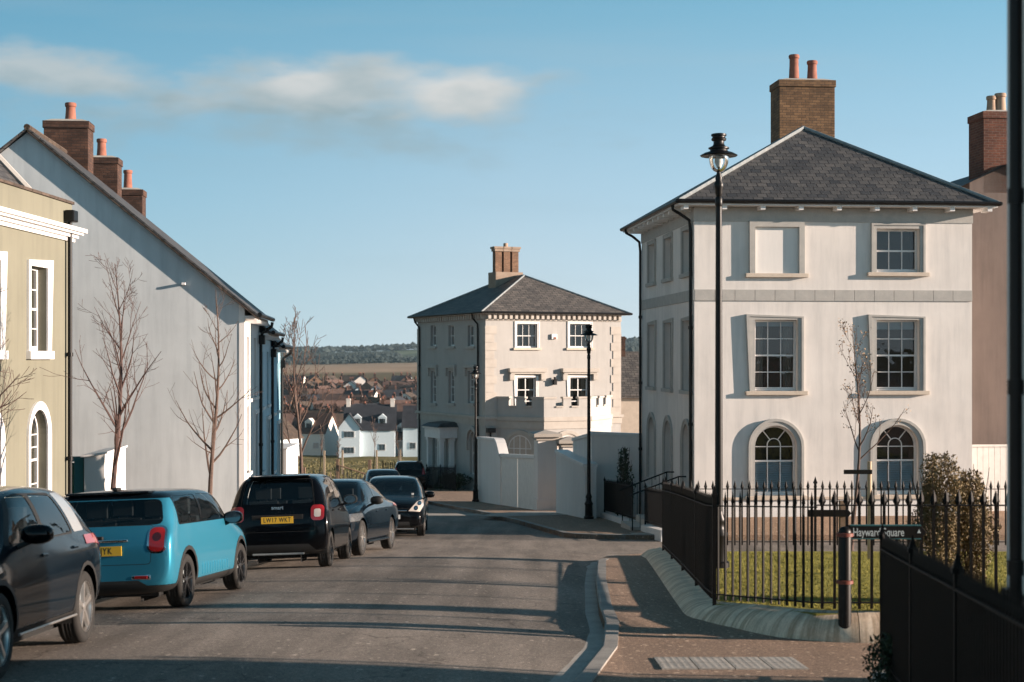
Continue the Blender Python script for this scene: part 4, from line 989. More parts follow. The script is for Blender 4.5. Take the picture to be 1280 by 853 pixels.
        slab(0, L, base, top - .55, -.2, 0, bay); slab(-.03, L + .03, zstr - .1, zstr + .12, -.1, .1, cop); slab(-.02, L + .02, zstr - .5, zstr - .12, -.1, .05, cop)
        # merlons
        nm = 3; pitch = L / nm
        for i in range(nm):
            slab(i * pitch + (.0 if i == 0 else .22), (i + 1) * pitch - (.0 if i == nm - 1 else .22), top - .56, top - .1, -.2, 0, bay)
            slab(i * pitch + (-.03 if i == 0 else .17), (i + 1) * pitch - (-.03 if i == nm - 1 else .17), top - .1, top, -.26, .06, cop)
        for i in range(1, nm): slab(i * pitch - .22, i * pitch + .22, top - .56, top - .48, -.26, .07, cop)
    b = bay.build('balcony_bay', 'render_house2', rt); cop.build('balcony_coping', 'stone_quoin', b)
    m = MB(ff); fp = [(a, bb) for a, bb in plan]; m.add([(a, top - 1.15, nn_ * .9) for a, nn_ in fp], [tuple(range(len(fp)))]); m.build('balcony_floor', 'lead', b)
    # arched windows of the bay on its canted and long sides: raised rings with pale glazing
    for (i, t, rad, wt_) in ((0, .5, .80, 0), (1, .5, .80, 0)):
        p, q = plan[i], plan[i + 1]; L = math.hypot(q[0] - p[0], q[1] - p[1]); dx, dn = (q[0] - p[0]) / L, (q[1] - p[1]) / L; nx, nn = (-dn, dx)
        fr2 = lambda a, w, o, p=p, dx=dx, dn=dn, nx=nx, nn=nn, t=t, L=L: H.front(p[0] + dx * (t * L + a) + nx * o, w, p[1] + dn * (t * L + a) + nn * o)
        zc = zstr - 1.55
        m = MB(fr2); pts = [(rad, zc - 1.6), (rad, zc)] + [(rad * math.cos(math.pi * k / 14), zc + rad * math.sin(math.pi * k / 14)) for k in range(1, 14)] + [(-rad, zc), (-rad, zc - 1.6)]
        m.ribbon(pts, .17, .0, 0, .09); m.ribbon(pts, 0.02, .10, 0, .05); m.build('arch_moulding', 'stone_quoin', b)
        m = MB(fr2); r2 = rad - .1; m.prism([(r2, zc - 1.6), (r2, zc)] + [(r2 * math.cos(math.pi * k / 14), zc + r2 * math.sin(math.pi * k / 14)) for k in range(1, 14)] + [(-r2, zc), (-r2, zc - 1.6)], 0.002, .02); wdo = m.build('arched_window', 'terracotta_pale' if False else 'curtain', b)
        m = MB(fr2)
        for a in (-.36, 0, .36): m.box(a - .02, a + .02, zc - 1.6, zc + math.sqrt(r2 * r2 - a * a), .02, .035)
        m.box(-r2, r2, zc - .02, zc + .02, .02, .035); m.ribbon([(r2 * .98 * math.cos(math.pi * k / 14), zc + r2 * .98 * math.sin(math.pi * k / 14)) for k in range(15)], .03, .03, .02, .04); m.build('glazing_bars', 'white_paint', wdo)
    return H
H2 = house_two()
# ================================================================ LEFT TERRACE (row with the grey gable)
def terrace():
    Y0 = 35.5 * K; X0 = PX(305, Y0); a = 5.12; L = 4.95
    cols = ['render_white', 'render_paleblue', 'render_blue']
    names = ['grey gabled end terrace house with a tall plain side wall and brick chimney', 'pale blue middle house of the stepped terrace on the left', 'blue rendered last house of the stepped terrace on the left']
    zg = PZ(650, Y0)
    ux = PX(42, Y0) - X0                    # ridge offset along the gable
    ridge0 = PZ(168, Y0); eave0 = PZ(383, Y0)
    c, s = math.cos(R(a)), math.sin(R(a))
    chim = [(42.7, 86, 153, 129, 60 / F), (47.6, 125, 198, 174, 58 / F), (52.7, 158, 237.7, 213, 56 / F)]
    for i in range(3):
        st = i * 0.36; y0 = i * L; y1 = y0 + L
        ox = X0 - s * y0; oy = Y0 + c * y0
        rt = empty('terrace_house', (ox, oy, 0), R(a)); tag(rt, names[i], 'house', 'houses of the stepped terrace')
        eave = eave0 - st; ridge = ridge0 - st; zb = zg - 2.2; u0 = 2 * ux
        if i == 0:
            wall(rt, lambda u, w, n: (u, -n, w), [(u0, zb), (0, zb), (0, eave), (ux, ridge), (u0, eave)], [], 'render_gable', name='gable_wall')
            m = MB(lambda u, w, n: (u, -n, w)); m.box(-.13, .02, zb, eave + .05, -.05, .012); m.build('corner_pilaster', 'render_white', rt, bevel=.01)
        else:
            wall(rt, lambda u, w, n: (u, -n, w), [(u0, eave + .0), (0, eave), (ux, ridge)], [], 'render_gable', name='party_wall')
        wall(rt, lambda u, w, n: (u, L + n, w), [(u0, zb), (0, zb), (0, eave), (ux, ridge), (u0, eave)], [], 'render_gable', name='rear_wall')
        # facade to the street (faces +x)
        fr = lambda u, w, n: (n, u, w)
        hs = []; g = zg + .2 - y0 * .07
        up0, up1 = eave - 2.35, eave - .75; gr0, gr1 = g + .9, g + 2.6
        for uc in (1.25, 3.6):
            hs.append(rect(uc - .42, uc + .42, up0, up1))
        hs.append(rect(1.25 - .42, 1.25 + .42, gr0, gr1)); dr = rect(3.6 - .48, 3.6 + .48, g - .2, g + 2.3); hs.append(dr)
        wall(rt, fr, rect(0, L, zb, eave), hs, cols[i], .12)
        for h in hs[:3]: window(rt, fr, h, .12, 2, (2, 2), sill=(.1, .08, .08), sill_mat='white_paint')
        m = MB(fr); m.box(dr[0][0], dr[1][0], dr[0][1], dr[2][1], -.14, -.09); m.build('door', 'door_dark', rt)
        m = MB(fr); m.box(dr[0][0] - .15, dr[1][0] + .15, dr[2][1] + .02, dr[2][1] + .14, -.02, .07); m.box(dr[0][0] - .12, dr[0][0], dr[0][1], dr[2][1] + .02, -.02, .05); m.box(dr[1][0], dr[1][0] + .12, dr[0][1], dr[2][1] + .02, -.02, .05); m.build('door_surround', 'white_paint', rt)
        wall(rt, lambda u, w, n: (u0 - n, u, w), rect(0, L, zb, eave), [], cols[i])
        # roof: two slopes with thickness
        ov = .36; sl = (ridge - eave) / (-ux); t = .055
        ya = -.17 if i == 0 else 0.0
        m = MB(); xe = ov; ze = eave - sl * ov
        m.add([(xe, ya, ze + .03), (xe, L, ze + .03), (ux, L, ridge + .03), (ux, ya, ridge + .03), (2 * ux - ov, ya, ze + .03), (2 * ux - ov, L, ze + .03),
               (xe, ya, ze + .03 + t), (xe, L, ze + .03 + t), (ux, L, ridge + .03 + t), (ux, ya, ridge + .03 + t), (2 * ux - ov, ya, ze + .03 + t), (2 * ux - ov, L, ze + .03 + t)],
              [(6, 7, 8, 9), (9, 8, 11, 10), (0, 3, 2, 1), (3, 4, 5, 2), (0, 6, 9, 3), (3, 9, 10, 4), (1, 2, 8, 7), (2, 5, 11, 8), (0, 1, 7, 6), (4, 10, 11, 5)])
        rf = m.build('roof', 'slate', rt)
        m = MB(); m.tube([(ux, ya - .02, ridge + .03 + t), (ux, L, ridge + .03 + t)], .08, 8); m.build('ridge_tiles', 'roof_brown', rf, smooth=True)
        if i == 0:
            m = MB()                                     # verge pointing standing proud of the gable
            m.add([(xe, -.165, ze + .02), (ux, -.165, ridge + .02), (ux, -.165, ridge - .03), (xe, -.165, ze - .03), (xe, .0, ze + .02), (ux, 0, ridge + .02), (ux, 0, ridge - .05), (xe, 0, ze - .05)], [(0, 1, 2, 3), (4, 7, 6, 5), (3, 2, 6, 7), (0, 3, 7, 4), (0, 4, 5, 1)])
            m.build('verge', 'roof_brown', rf)
        m = MB(); m.box(.0, .26, .0, L, ze - .02, ze + .06); 
        for k in range(8): m.box(0, .30, .3 + k * .6, .38 + k * .6, ze - .10, ze - .02)
        m.build('eaves_board', 'white_paint', rt)
        gutter(rt, [(xe + .04, ya, ze + .08), (xe + .04, L, ze + .08)], .06, closed=False)
        yp = L - .35; downpipe(rt, [(xe + .04, yp, ze), (xe + .02, yp, ze - .12), (.12, yp, ze - .3), (.08, yp, ze - .6), (.08, yp, zb + 1)], .045)
        m = MB(); m.box(.03, .2, yp - .13, yp + .13, ze - .62, ze - .36); m.build('hopper', 'black_metal', rt, bevel=.02)
        Yc, pcx, pt, pp, _ = chim[i]; dx = PX(pcx, Yc) - ox; dy = Yc - oy; lx = dx * c + dy * s; ly = -dx * s + dy * c
        w = 1.2; zt = PZ(pt, Yc)
        chimney(rt, lx, ly, w, .8, ridge - 1.1 - (abs(lx - ux)) * .4, zt, 'brick_brown', [(lx + .05, ly, .15, PZ(pp, Yc) - PZ(pt, Yc))])
    rt = bpy.data.objects['terrace_house']
    m = MB(); px = PX(231, Y0) - X0; m.box(px - .05, px + .05, -.14, .0, PZ(357, Y0), PZ(354, Y0)); m.build('wall_camera', 'white_paint', rt, bevel=.01)
    # low white wall at the end of the terrace
    Yw = 55.5; x0, x1 = PX(332, Yw), PX(358, Yw); zt = PZ(560, Yw)
    t = empty('garden_wall', ((x0 + x1) / 2, Yw, PZ(640, Yw)), 0); tag(t, 'plain cream wall end beyond the blue terrace on the left', 'wall'); h = zt - PZ(640, Yw)
    m = MB(); m.box(-(x1 - x0) / 2, (x1 - x0) / 2, 0, 3.0, 0, h - .06); m.build('wall_face', 'render_cream', t, bevel=.01)
    m = MB(); m.box(-(x1 - x0) / 2 - .04, (x1 - x0) / 2 + .04, -.04, 3.04, h - .06, h); m.build('coping', 'white_paint', t, bevel=.01)
terrace()

# ================================================================ OLIVE HOUSE (far left)
def olive_house():
    Y0 = 29.5 * K; a = -1.8; H = House('olive_house', 90, Y0, a, PZ(700, Y0), W=9, D=10)
    rt = H.root; tag(rt, 'olive house with white cornice and arched ground floor windows at the left edge', 'house')
    # facade looks +x and runs towards the camera: u = distance from the far corner
    fr = lambda u, w, n: (n, -u, w)
    def U(px):
        k = (px - 640) / F; return (k * H.O[1] - H.O[0]) / (H.s * 1.0 + k * H.c)      # O - u*(-s, c)
    def Yat(u): return H.O[1] - u * H.c
    def Wz(px, py): return PZ(py, Yat(U(px))) - H.z0
    top = PZ(256, Y0) - H.z0; cor = PZ(303, Y0) - H.z0
    w_up = (PZ(446, Y0) - H.z0, Wz(52, 333)); 
    uu = U(49) + .06; hs = []
    up = rect(uu - .48, uu + .48, Wz(49, 439), Wz(49, 334)); ga = arch(uu - .5, uu + .5, Wz(49, 640), Wz(49, 512))
    dlt = U(49) - U(0) ; gap = abs(U(49) - U(-14)) if False else 2.55
    hs = [up, ga]
    for k in (1, 2): hs += [[(p[0] + gap * k, p[1]) for p in up], [(p[0] + gap * k, p[1]) for p in ga]]
    LEN = 10
    wall(rt, fr, rect(0, LEN, -.6, top), hs, 'render_olive', .16)
    for i, h in enumerate(hs):
        if i % 2 == 0: window(rt, fr, h, .16, 2, (2, 2), surround=(.17, .05), surround_mat='white_paint', sill=(.2, .10, .16), sill_mat='white_paint', curtains=True)
        else: window(rt, fr, h, .16, 2, (2, 2), archy=True, surround=(.16, .05), surround_mat='white_paint', sill=(.2, .1, .12), sill_mat='white_paint', curtains=True)
    wall(rt, lambda u, w, n: (-u, -n + 0, w) if False else (-u, n, w), rect(0, 9, -.6, top), [], 'render_olive', name='side_wall')
    wall(rt, lambda u, w, n: (-9 - n, -u, w), rect(0, LEN, -.6, top), [], 'render_olive', name='rear_wall'); wall(rt, lambda u, w, n: (-u, -LEN - n, w), rect(0, 9, -.6, top), [], 'render_olive', name='side_wall')
    m = MB(fr)
    for (o, z0, z1) in ((.05, .0, .08), (.11, .08, .15), (.19, .15, .20), (.25, .20, .28)): m.box(-o, LEN + .2, cor + z0, cor + z1, -.03, o)
    m.build('cornice', 'white_paint', rt)
    m = MB(fr); m.box(-.05, LEN, top, top + .06, -.35, .04); m.build('parapet_coping', 'roof_brown', rt, bevel=.01)
    m = MB(); m.box(-8.7, -.35, -LEN, -.05, top - .7, top - .6); m.build('flat_roof', 'lead', rt)
    # a gabled roof behind the parapet
    apx = PX(-30, Y0); z_a = PZ(185, Y0) - H.z0; z_b = PZ(242, Y0) - H.z0; xb = PX(42, Y0) - H.O[0]; xa = apx - H.O[0]
    m = MB(); m.add([(xb, -.4, z_b), (xa, -.4, z_a + .35), (2 * xa - xb, -.4, z_b), (xb, -7, z_b), (xa, -7, z_a + .35), (2 * xa - xb, -7, z_b)], [(0, 1, 4, 3), (1, 2, 5, 4), (0, 2, 1), (3, 4, 5)]); r = m.build('roof', 'slate', rt)
    m = MB(); m.tube([(xb + .05, -.42, z_b + .03), (xa, -.42, z_a + .40)], .07, 6); m.build('verge', 'stone_grey', r)
    ud = U(82); m = MB(fr); m.tube([(ud, cor + .45, .1), (ud, cor + .3, .1)], .05, 10); 
    zz = cor + .30
    downpipe(rt, [(.09, -ud, cor + .42), (.09, -ud, cor - .2), (.09, -ud, 0)], .045)
    m = MB(); m.box(.02, .22, -ud - .15, -ud + .15, cor + .38, cor + .62); m.build('hopper', 'black_metal', rt, bevel=.03)
    # lean-to with green gate between the houses
    t = House('side_gate', 88, 33.6, 4, PZ(660, 33.6), W=1.1, D=1); tag(t.root, 'green gate in a teal frame between the olive house and the grey gable', 'gate')
    def wz(py): return PZ(py, 33.6) - t.z0
    w0 = t.uf(105); m = MB(t.front); m.box(-.3, w0 - .22, 0, wz(579), -.08, -.03); m.build('door_leaf', 'door_green', t.root)
    m = MB(t.front); m.box(-.3, w0, wz(577), wz(571), -.1, .08); m.box(w0 - .2, w0, 0, wz(577), -.1, .05); m.box(-.45, -.3, 0, wz(577), -.1, .05); m.build('frame', 'frame_teal', t.root)
    t = House('white_lean_to', 105, 33.5, 4, PZ(660, 33.5), W=1.1, D=1); tag(t.root, 'small white boarded lean-to standing against the grey gable wall', 'lean-to'); w1 = t.uf(131)
    def wz(py): return PZ(py, 33.5) - t.z0
    m = MB(t.front); m.prism([(0, 0), (w1, 0), (w1, wz(568)), (0, wz(572))], -2.5, 0); n = 7
    m.build('wall_face', 'render_white', t.root, bevel=.01)
    m = MB(t.front); m.prism([(-.06, wz(572)), (w1 + .05, wz(567.5)), (w1 + .05, wz(565)), (-.06, wz(569.5))], -2.5, .06); m.build('coping', 'white_paint', t.root)
olive_house()

# ================================================================ GATE WALLS in front of the far house
def zpave(x, Y): return G(x, Y) + KB
def seg_wall(name, label, p, q, tops, mat, thick=.3, cope=True, base=None, cat='wall'):
    """a wall from plan point p to q; tops = [(t, z)] along it"""
    mx, my = p; L = math.hypot(q[0] - p[0], q[1] - p[1]); a = math.atan2(q[1] - p[1], q[0] - p[0]); z0 = min(zpave(*p), zpave(*q)) - .3
    rt = empty(name, (mx, my, z0), a); tag(rt, label, cat)
    poly = [(0, 0), (L, 0)] + [(t * L, z - z0) for t, z in reversed(tops)]
    m = MB(lambda u, w, n: (u, -n, w)); m.prism(poly, -thick, 0); m.build('wall_face', mat, rt)
    if cope:
        c = MB(lambda u, w, n: (u, -n, w)); pts = [(t * L, z - z0 + .05) for t, z in tops]
        c.ribbon(pts, .05, .05, -thick - .05, .05); c.build('coping', 'white_paint', rt, bevel=.012)
    return rt
gA = ground_hit(669, 638.0, KB); gB = ground_hit(597, 627, KB)
def gates():
    def zt(py, P): return PZ(py, P[1])
    L = lambda t: (gB[0] + (gA[0] - gB[0]) * t, gB[1] + (gA[1] - gB[1]) * t)
    def tpx(px):
        k = (px - 640) / F; return (k * gB[1] - gB[0]) / ((gA[0] - gB[0]) - k * (gA[1] - gB[1]))
    t1 = tpx(618.5); t2 = tpx(625)
    hi0 = PZ(549, gB[1]); hi1 = PZ(551, L(t1)[1]); lo = PZ(571, L(t2)[1]); 
    tops = [(0, hi0), (t1, hi1)] + [(t1 + (t2 - t1) * f, hi1 + (lo - hi1) * (1 - math.cos(f * math.pi / 2))) for f in (.25, .5, .75, 1)]
    rt = seg_wall('gate_wall', 'white wall sweeping down to double gates in front of the far white house', gB, L(t2), [(t / t2, z) for t, z in tops], 'render_white')
    # double gates
    A = L(t2); Bp = L(.985); LL = math.hypot(Bp[0] - A[0], Bp[1] - A[1]); an = math.atan2(Bp[1] - A[1], Bp[0] - A[0]); z0 = min(zpave(*A), zpave(*Bp)) - .1
    g = empty('double_gates', (A[0], A[1], z0), an); tag(g, 'pair of plain white boarded gates beside the capped white pier', 'gate')
    ztA, ztB = PZ(571.5, A[1]) - z0, PZ(574, Bp[1]) - z0
    for i in (0, 1):
        a0, a1 = LL * .5 * i + .012, LL * .5 * (i + 1) - .012; m = MB(lambda u, w, n: (u, -n, w)); n = 12
        for k in range(n):
            b0, b1 = a0 + (a1 - a0) * k / n, a0 + (a1 - a0) * (k + 1) / n - .006; z1 = ztA + (ztB - ztA) * (b0 / LL); m.box(b0, b1, .02, z1, -.1, -.055)
        m.build('gate_leaf', 'gate_white', g)
    m = MB(lambda u, w, n: (u, -n, w)); m.prism([(0, ztA), (LL, ztB), (LL, ztB + .14), (0, ztA + .14)], -.16, .0); m.build('top_rail', 'white_paint', g, bevel=.01)
    # pier
    def pier(px0, px1, Y, ptop, pbase, label, body_t=None):
        x0, x1 = PX(px0, Y), PX(px1, Y); w = x1 - x0; zb = PZ(pbase, Y) - .15; h = PZ(ptop, Y) - zb
        p = empty('gate_pier', (x0, Y, zb), R(10)); tag(p, label, 'pier', 'capped white gate piers')
        m = MB(); m.box(0, w, 0, w, 0, h - .28); m.build('pier_shaft', 'render_white', p, bevel=.015)
        m = MB(); m.box(-.03, w + .03, -.03, w + .03, 0, .55); m.build('pier_base', 'render_white', p, bevel=.02)
        m = MB(); m.box(-.06, w + .06, -.06, w + .06, h - .28, h - .16); m.box(-.16, w + .16, -.16, w + .16, h - .16, h - .04); m.add([(-.16, -.16, h - .04), (w + .16, -.16, h - .04), (w + .16, w + .16, h - .04), (-.16, w + .16, h - .04), (w / 2, w / 2, h + .08)], [(0, 1, 4), (1, 2, 4), (2, 3, 4), (3, 0, 4)]); m.build('pier_cap', 'stone_quoin', p, bevel=.01)
    pier(672, 697, gA[1] - .35, 541, 638.5, 'tall white gate pier with a projecting cap, right of the double gates')
    pier(703, 727, gA[1] - .5, 549, 640, 'lower white gate pier behind the sloping wall')
    # sloping wall B and tall wall C
    P = ground_hit(695, 641.5, KB); Q = ground_hit(731, 648.5, KB)
    seg_wall('sloping_wall', 'white wall with a sloping rounded top by the nearer far lamp post', P, Q, [(0, PZ(566, P[1])), (.55, PZ(575, (P[1] + Q[1]) / 2)), (1, PZ(584, Q[1]))], 'render_white', .35)
    P = (PX(740, 44.6 * K * .97), 44.6 * K * .97); Q = (PX(812, 43.5 * K), 43.5 * K * 1.0)
    seg_wall('tall_wall', 'tall shaded white wall joining the cream corner house behind the lamp post', P, Q, [(0, PZ(544, P[1])), (.1, PZ(544.5, P[1])), (1, PZ(547, Q[1]))], 'render_white', .35)
    P2 = (PX(742, 47.6), 47.6 + .6); 
    seg_wall('return_wall', 'white wall end standing sunlit between the sloping wall and the tall wall', (P[0] - .45, P[1] + 3.2), (P[0] + .0, P[1] + .02), [(0, PZ(552, P[1] + 3)), (1, PZ(545, P[1]))], 'render_white', .3)
gates()
def hedge_stem(name, label, x, Y, z, h, w, mat, n, seed, leaf=.05, group=None, cat='shrub', cone=0.5):
    rnd = random.Random(seed); rt = empty(name, (x, Y, z)); tag(rt, label, cat, group)
    vs = []; fs = []
    for i in range(n):
        t = rnd.random() ** .8; an = rnd.uniform(0, 6.283); pl = .55 + .45 * abs(math.sin(3.5 * an + seed + 2.0 * t)); rr = w / 2 * (1 - cone * t * t) * (rnd.random() ** .4) * pl * (0.8 + .3 * math.sin(6 * t + seed + an)); t = t * (.72 + .28 * abs(math.sin(2.5 * an + seed)))
        c = Vector((rr * math.cos(an), rr * math.sin(an), h * (.04 + .96 * t))); d = Vector((rnd.gauss(0, 1), rnd.gauss(0, 1), rnd.gauss(.6, 1))).normalized(); e = d.cross(Vector((rnd.gauss(0, 1), rnd.gauss(0, 1), rnd.gauss(0, 1)))).normalized()
        s = leaf * rnd.uniform(.6, 1.4); b = len(vs); vs += [c - e * s * .35, c + d * s * .5 + e * s * .0, c + e * s * .35, c + d * s * 1.2]; fs.append((b, b + 1, b + 3)); fs.append((b + 1, b + 2, b + 3)) if False else fs.append((b, b + 2, b + 3))
    me = bpy.data.meshes.new('foliage'); me.from_pydata([tuple(v) for v in vs], [], fs); me.materials.append(MATS[mat]); o = bpy.data.objects.new('foliage', me); COL.objects.link(o); o.parent = rt
    m = MB()
    for k in range(9):
        an = rnd.uniform(0, 6.28); m.tube([(0, 0, 0), (w * .14 * math.cos(an), w * .14 * math.sin(an), h * .45), (w * .3 * math.cos(an), w * .3 * math.sin(an), h * rnd.uniform(.75, 1.05))], [.018 * (1 + w), .01, .003], 5)
    m.build('stems', 'bark_warm', rt)
    return rt
# ================================================================ RAILINGS
def picket(m, fr, u, w0, w1, t=.011, spear=.045, big=False):
    m.box(u - t, u + t, w0, w1 - .12, -t, t)
    s = spear * (1.25 if big else 1)
    z = w1 - .17
    m.add([(u - t, z, 0), (u, z, t), (u + t, z, 0), (u, z, -t), (u - s * .55, z + .05, 0), (u, z + .05, s * .3), (u + s * .55, z + .05, 0), (u, z + .05, -s * .3), (u, w1, 0)],
          [(0, 1, 5, 4), (1, 2, 6, 5), (2, 3, 7, 6), (3, 0, 4, 7), (4, 5, 8), (5, 6, 8), (6, 7, 8), (7, 4, 8)])
def railing_run(root, p, q, zf, h, pitch=.125, bar=.011, posts=True, spear=.05, top_off=.16):
    L = math.hypot(q[0] - p[0], q[1] - p[1]); n = max(2, round(L / pitch)); m = MB(); dx, dy = (q[0] - p[0]) / L, (q[1] - p[1]) / L
    base = Vector(root.location)
    for i in range(n):
        t = (i + .5) / n; x, y = p[0] + (q[0] - p[0]) * t, p[1] + (q[1] - p[1]) * t; z = zf(x, y)
        m.fr = lambda u, w, nn, x=x, y=y, z=z: (x + dx * u - dy * nn - base.x, y + dy * u + dx * nn - base.y, z + w - base.z)
        picket(m, None, 0, .06, h, bar, spear)
    m.build('pickets', 'railing_paint', root)
    ns = max(1, int(L / 1.0))
    for hh in (h - top_off, .12):
        m = MB(lambda *a: a)
        for i in range(ns):
            a = (p[0] + (q[0] - p[0]) * i / ns, p[1] + (q[1] - p[1]) * i / ns); b = (p[0] + (q[0] - p[0]) * (i + 1) / ns, p[1] + (q[1] - p[1]) * (i + 1) / ns)
            za, zb = zf(*a) + hh, zf(*b) + hh; w = .02
            vs = []
            for (X, Z) in ((a, za), (b, zb)):
                for (o, dz) in ((-w, -.006), (w, -.006), (w, .006), (-w, .006)): vs.append((X[0] - dy * o - base.x, X[1] + dx * o - base.y, Z + dz - base.z))
            m.add(vs, [(0, 1, 5, 4), (1, 2, 6, 5), (2, 3, 7, 6), (3, 0, 4, 7), (0, 3, 2, 1), (4, 5, 6, 7)])
        m.build('rail', 'railing_paint', root)
    if posts:
        k = max(1, round(L / 2.4))
        for i in range(k + 1):
            x, y = p[0] + (q[0] - p[0]) * i / k, p[1] + (q[1] - p[1]) * i / k; z = zf(x, y); m = MB()
            m.fr = lambda u, w, nn, x=x, y=y, z=z: (x + dx * u - dy * nn - base.x, y + dy * u + dx * nn - base.y, z + w - base.z)
            m.box(-.02, .02, -.12, h - .06, -.02, .02); m.lathe([(.0, 0)] if False else [(.02, h - .06), (.034, h - .03), (.02, h), (.026, h + .03), (.004, h + .08)], 0, 0, 8, axis='y' if False else 'z') if False else None
            m.box(-.032, .032, h - .06, h - .03, -.032, .032); m.add([(-.026, h - .03, -.026), (.026, h - .03, -.026), (.026, h - .03, .026), (-.026, h - .03, .026), (0, h + .07, 0)], [(0, 1, 4), (1, 2, 4), (2, 3, 4), (3, 0, 4), (0, 3, 2, 1)])
            m.build('post', 'railing_paint', root)
HR = 1.24
r1 = empty('railings', (FB[0], FB[1], G(1, FB[1]) + RAISE)); tag(r1, 'black spear-topped railings on the concrete coping round the lawn corner', 'railings', 'black spear-topped railings')
zr = lambda x, y: zsq(x, y) - .03
railing_run(r1, FB, FA, zr, HR, .115, .010); railing_run(r1, FB, FC, zr, HR, .115, .010, posts=False)
FD = (4.95, 15.38)
railing_run(r1, FC, (6.4, FC[1] - .08), zr, HR + .02, .125, .013, spear=.07, posts=False)
r2 = empty('railings', (3.0, 26.8, G(1, 26) + RAISE)); tag(r2, 'black railings along the far side of the lawn in front of the cream house', 'railings', 'black spear-topped railings')
railing_run(r2, (FA[0] + .05, FA[1] + .1), (13.4, 27.3), lambda x, y: G(1.0, y) + RAISE - .0, 1.22, .13, .011, spear=.055)
# a second rail line set just under the spears on the far side
# near railings, bottom right
NA = (PX(1103, 11.7 * K), 11.7 * K); NB = (PX(1290, 5.9 * K), 5.9 * K)
r3 = empty('railings', (NA[0], NA[1], G(1, NA[1]))); tag(r3, 'dark close-set railings nearest the viewer at the lower right corner', 'railings', 'black spear-topped railings')
def zn(x, y): return G(1.2, y) + .10 - .02
hn = PZ(664, NA[1]) - zn(0, NA[1])
railing_run(r3, NA, NB, zn, hn, .085, .012, spear=.045, top_off=.15)
# the return of the near railings, running away to the right behind the conifer
ND = (6.0, NA[1] + .3)
railing_run(r3, NA, ND, zn, hn + .0, .12, .012, spear=.06, top_off=.15) if False else None
m = sweep('railing_plinth', [NA, NB], [(-.08, -.3), (-.08, .02), (.10, .02), (.10, -.3)], 'stone_grey', zf=lambda x, y: zn(x, y)); m.parent = r3; m.matrix_parent_inverse = Matrix.Translation(-Vector(r3.location))
# railings and steps at the side of the big house
def hside(t, off):   # point beside the left wall of the corner house
    return (H1.O[0] - H1.s * t - H1.c * off, H1.O[1] + H1.c * t - H1.s * off)
def side_front():
    zf = lambda x, y: G(x, y) + KB + .16
    yy = H1.O[1]
    for nm, lb, t0, t1 in (('railings', 'short dark railings on a white plinth left of the corner house steps', 7.6, 2.6), ('railings', 'short dark railings on a white plinth right of the corner house steps', .6, -2.2)):
        p, q = hside(t0, 1.15), hside(t1, 1.15); r = empty(nm, (p[0], p[1], G(*p) + KB)); tag(r, lb, 'railings', 'low railings beside the corner house')
        railing_run(r, p, q, zf, 1.02, .075, .011, spear=.03, top_off=.1)
        o = sweep('railing_plinth', [p, q], [(-.12, -.3), (-.12, .0), (.12, .0), (.12, -.3)], 'white_paint', zf=zf); o.parent = r; o.matrix_parent_inverse = Matrix.Translation(-Vector(r.location))
    # entrance steps with handrails
    p = hside(1.6, 1.25); st = empty('entrance_steps', (p[0], p[1], G(*p) + KB), R(5.12)); tag(st, 'white entrance steps with thin black handrails at the side of the corner house', 'steps')
    for k in range(3):
        m = MB(); m.box(-.25 + k * .4, 1.2, -.75, .75, k * .15 - .1, (k + 1) * .15 if k else .13); m.build('step', 'stone_quoin', st, bevel=.01)
    for s in (-.8, .8):
        m = MB(); m.tube([(-.2, s, 0), (-.2, s, .95)], .016, 8); m.tube([(1.0, s, .3), (1.0, s, 1.4)], .016, 8); m.tube([(-.3, s, .93), (-.2, s, .97), (1.0, s, 1.42), (1.2, s, 1.42)], .02, 8)
        for k in range(1, 6): m.tube([(-.2 + k * .2, s, .1 * k), (-.2 + k * .2, s, .97 + .075 * k)], .008, 6)
        m.build('handrail', 'black_metal', st, smooth=True)
side_front()
pv = hside(7.3, .6); hedge_stem('climbing_shrub', 'dark upright shrub against the tall white wall by the corner house', pv[0] , pv[1], G(*pv) + KB, 2.1, .75, 'leaf_dark', 900, 5, .08)
# railings in front of the far house
def far_rail():
    def hl(t, off): return (H2.O[0] - H2.s * t - H2.c * off, H2.O[1] + H2.c * t - H2.s * off)
    p, q = ground_hit(597, 623.5, KB), ground_hit(552, 616, KB); r = empty('railings', (p[0], p[1], G(*p))); tag(r, 'greenish low railings in front of the porch of the far white house', 'railings')
    railing_run(r, hl(4.6, 1.6), hl(.3, 1.6), lambda x, y: G(x, y) + KB, 1.35, .12, .014, spear=.04)
    b = hl(8.6, 1.0); hedge_stem('clipped_shrub', 'small dark clipped shrub left of the far porch', b[0], b[1], G(*b) + KB, 1.5, .9, 'leaf_dark', 900, 9, .1, cone=.2)
    b = hl(2.3, .9); hedge_stem('clipped_shrub', 'low dark hedge behind the greenish railings of the far house', b[0], b[1], G(*b) + KB, .9, 2.2, 'leaf_dark', 1500, 10, .1, cone=.1)
far_rail()
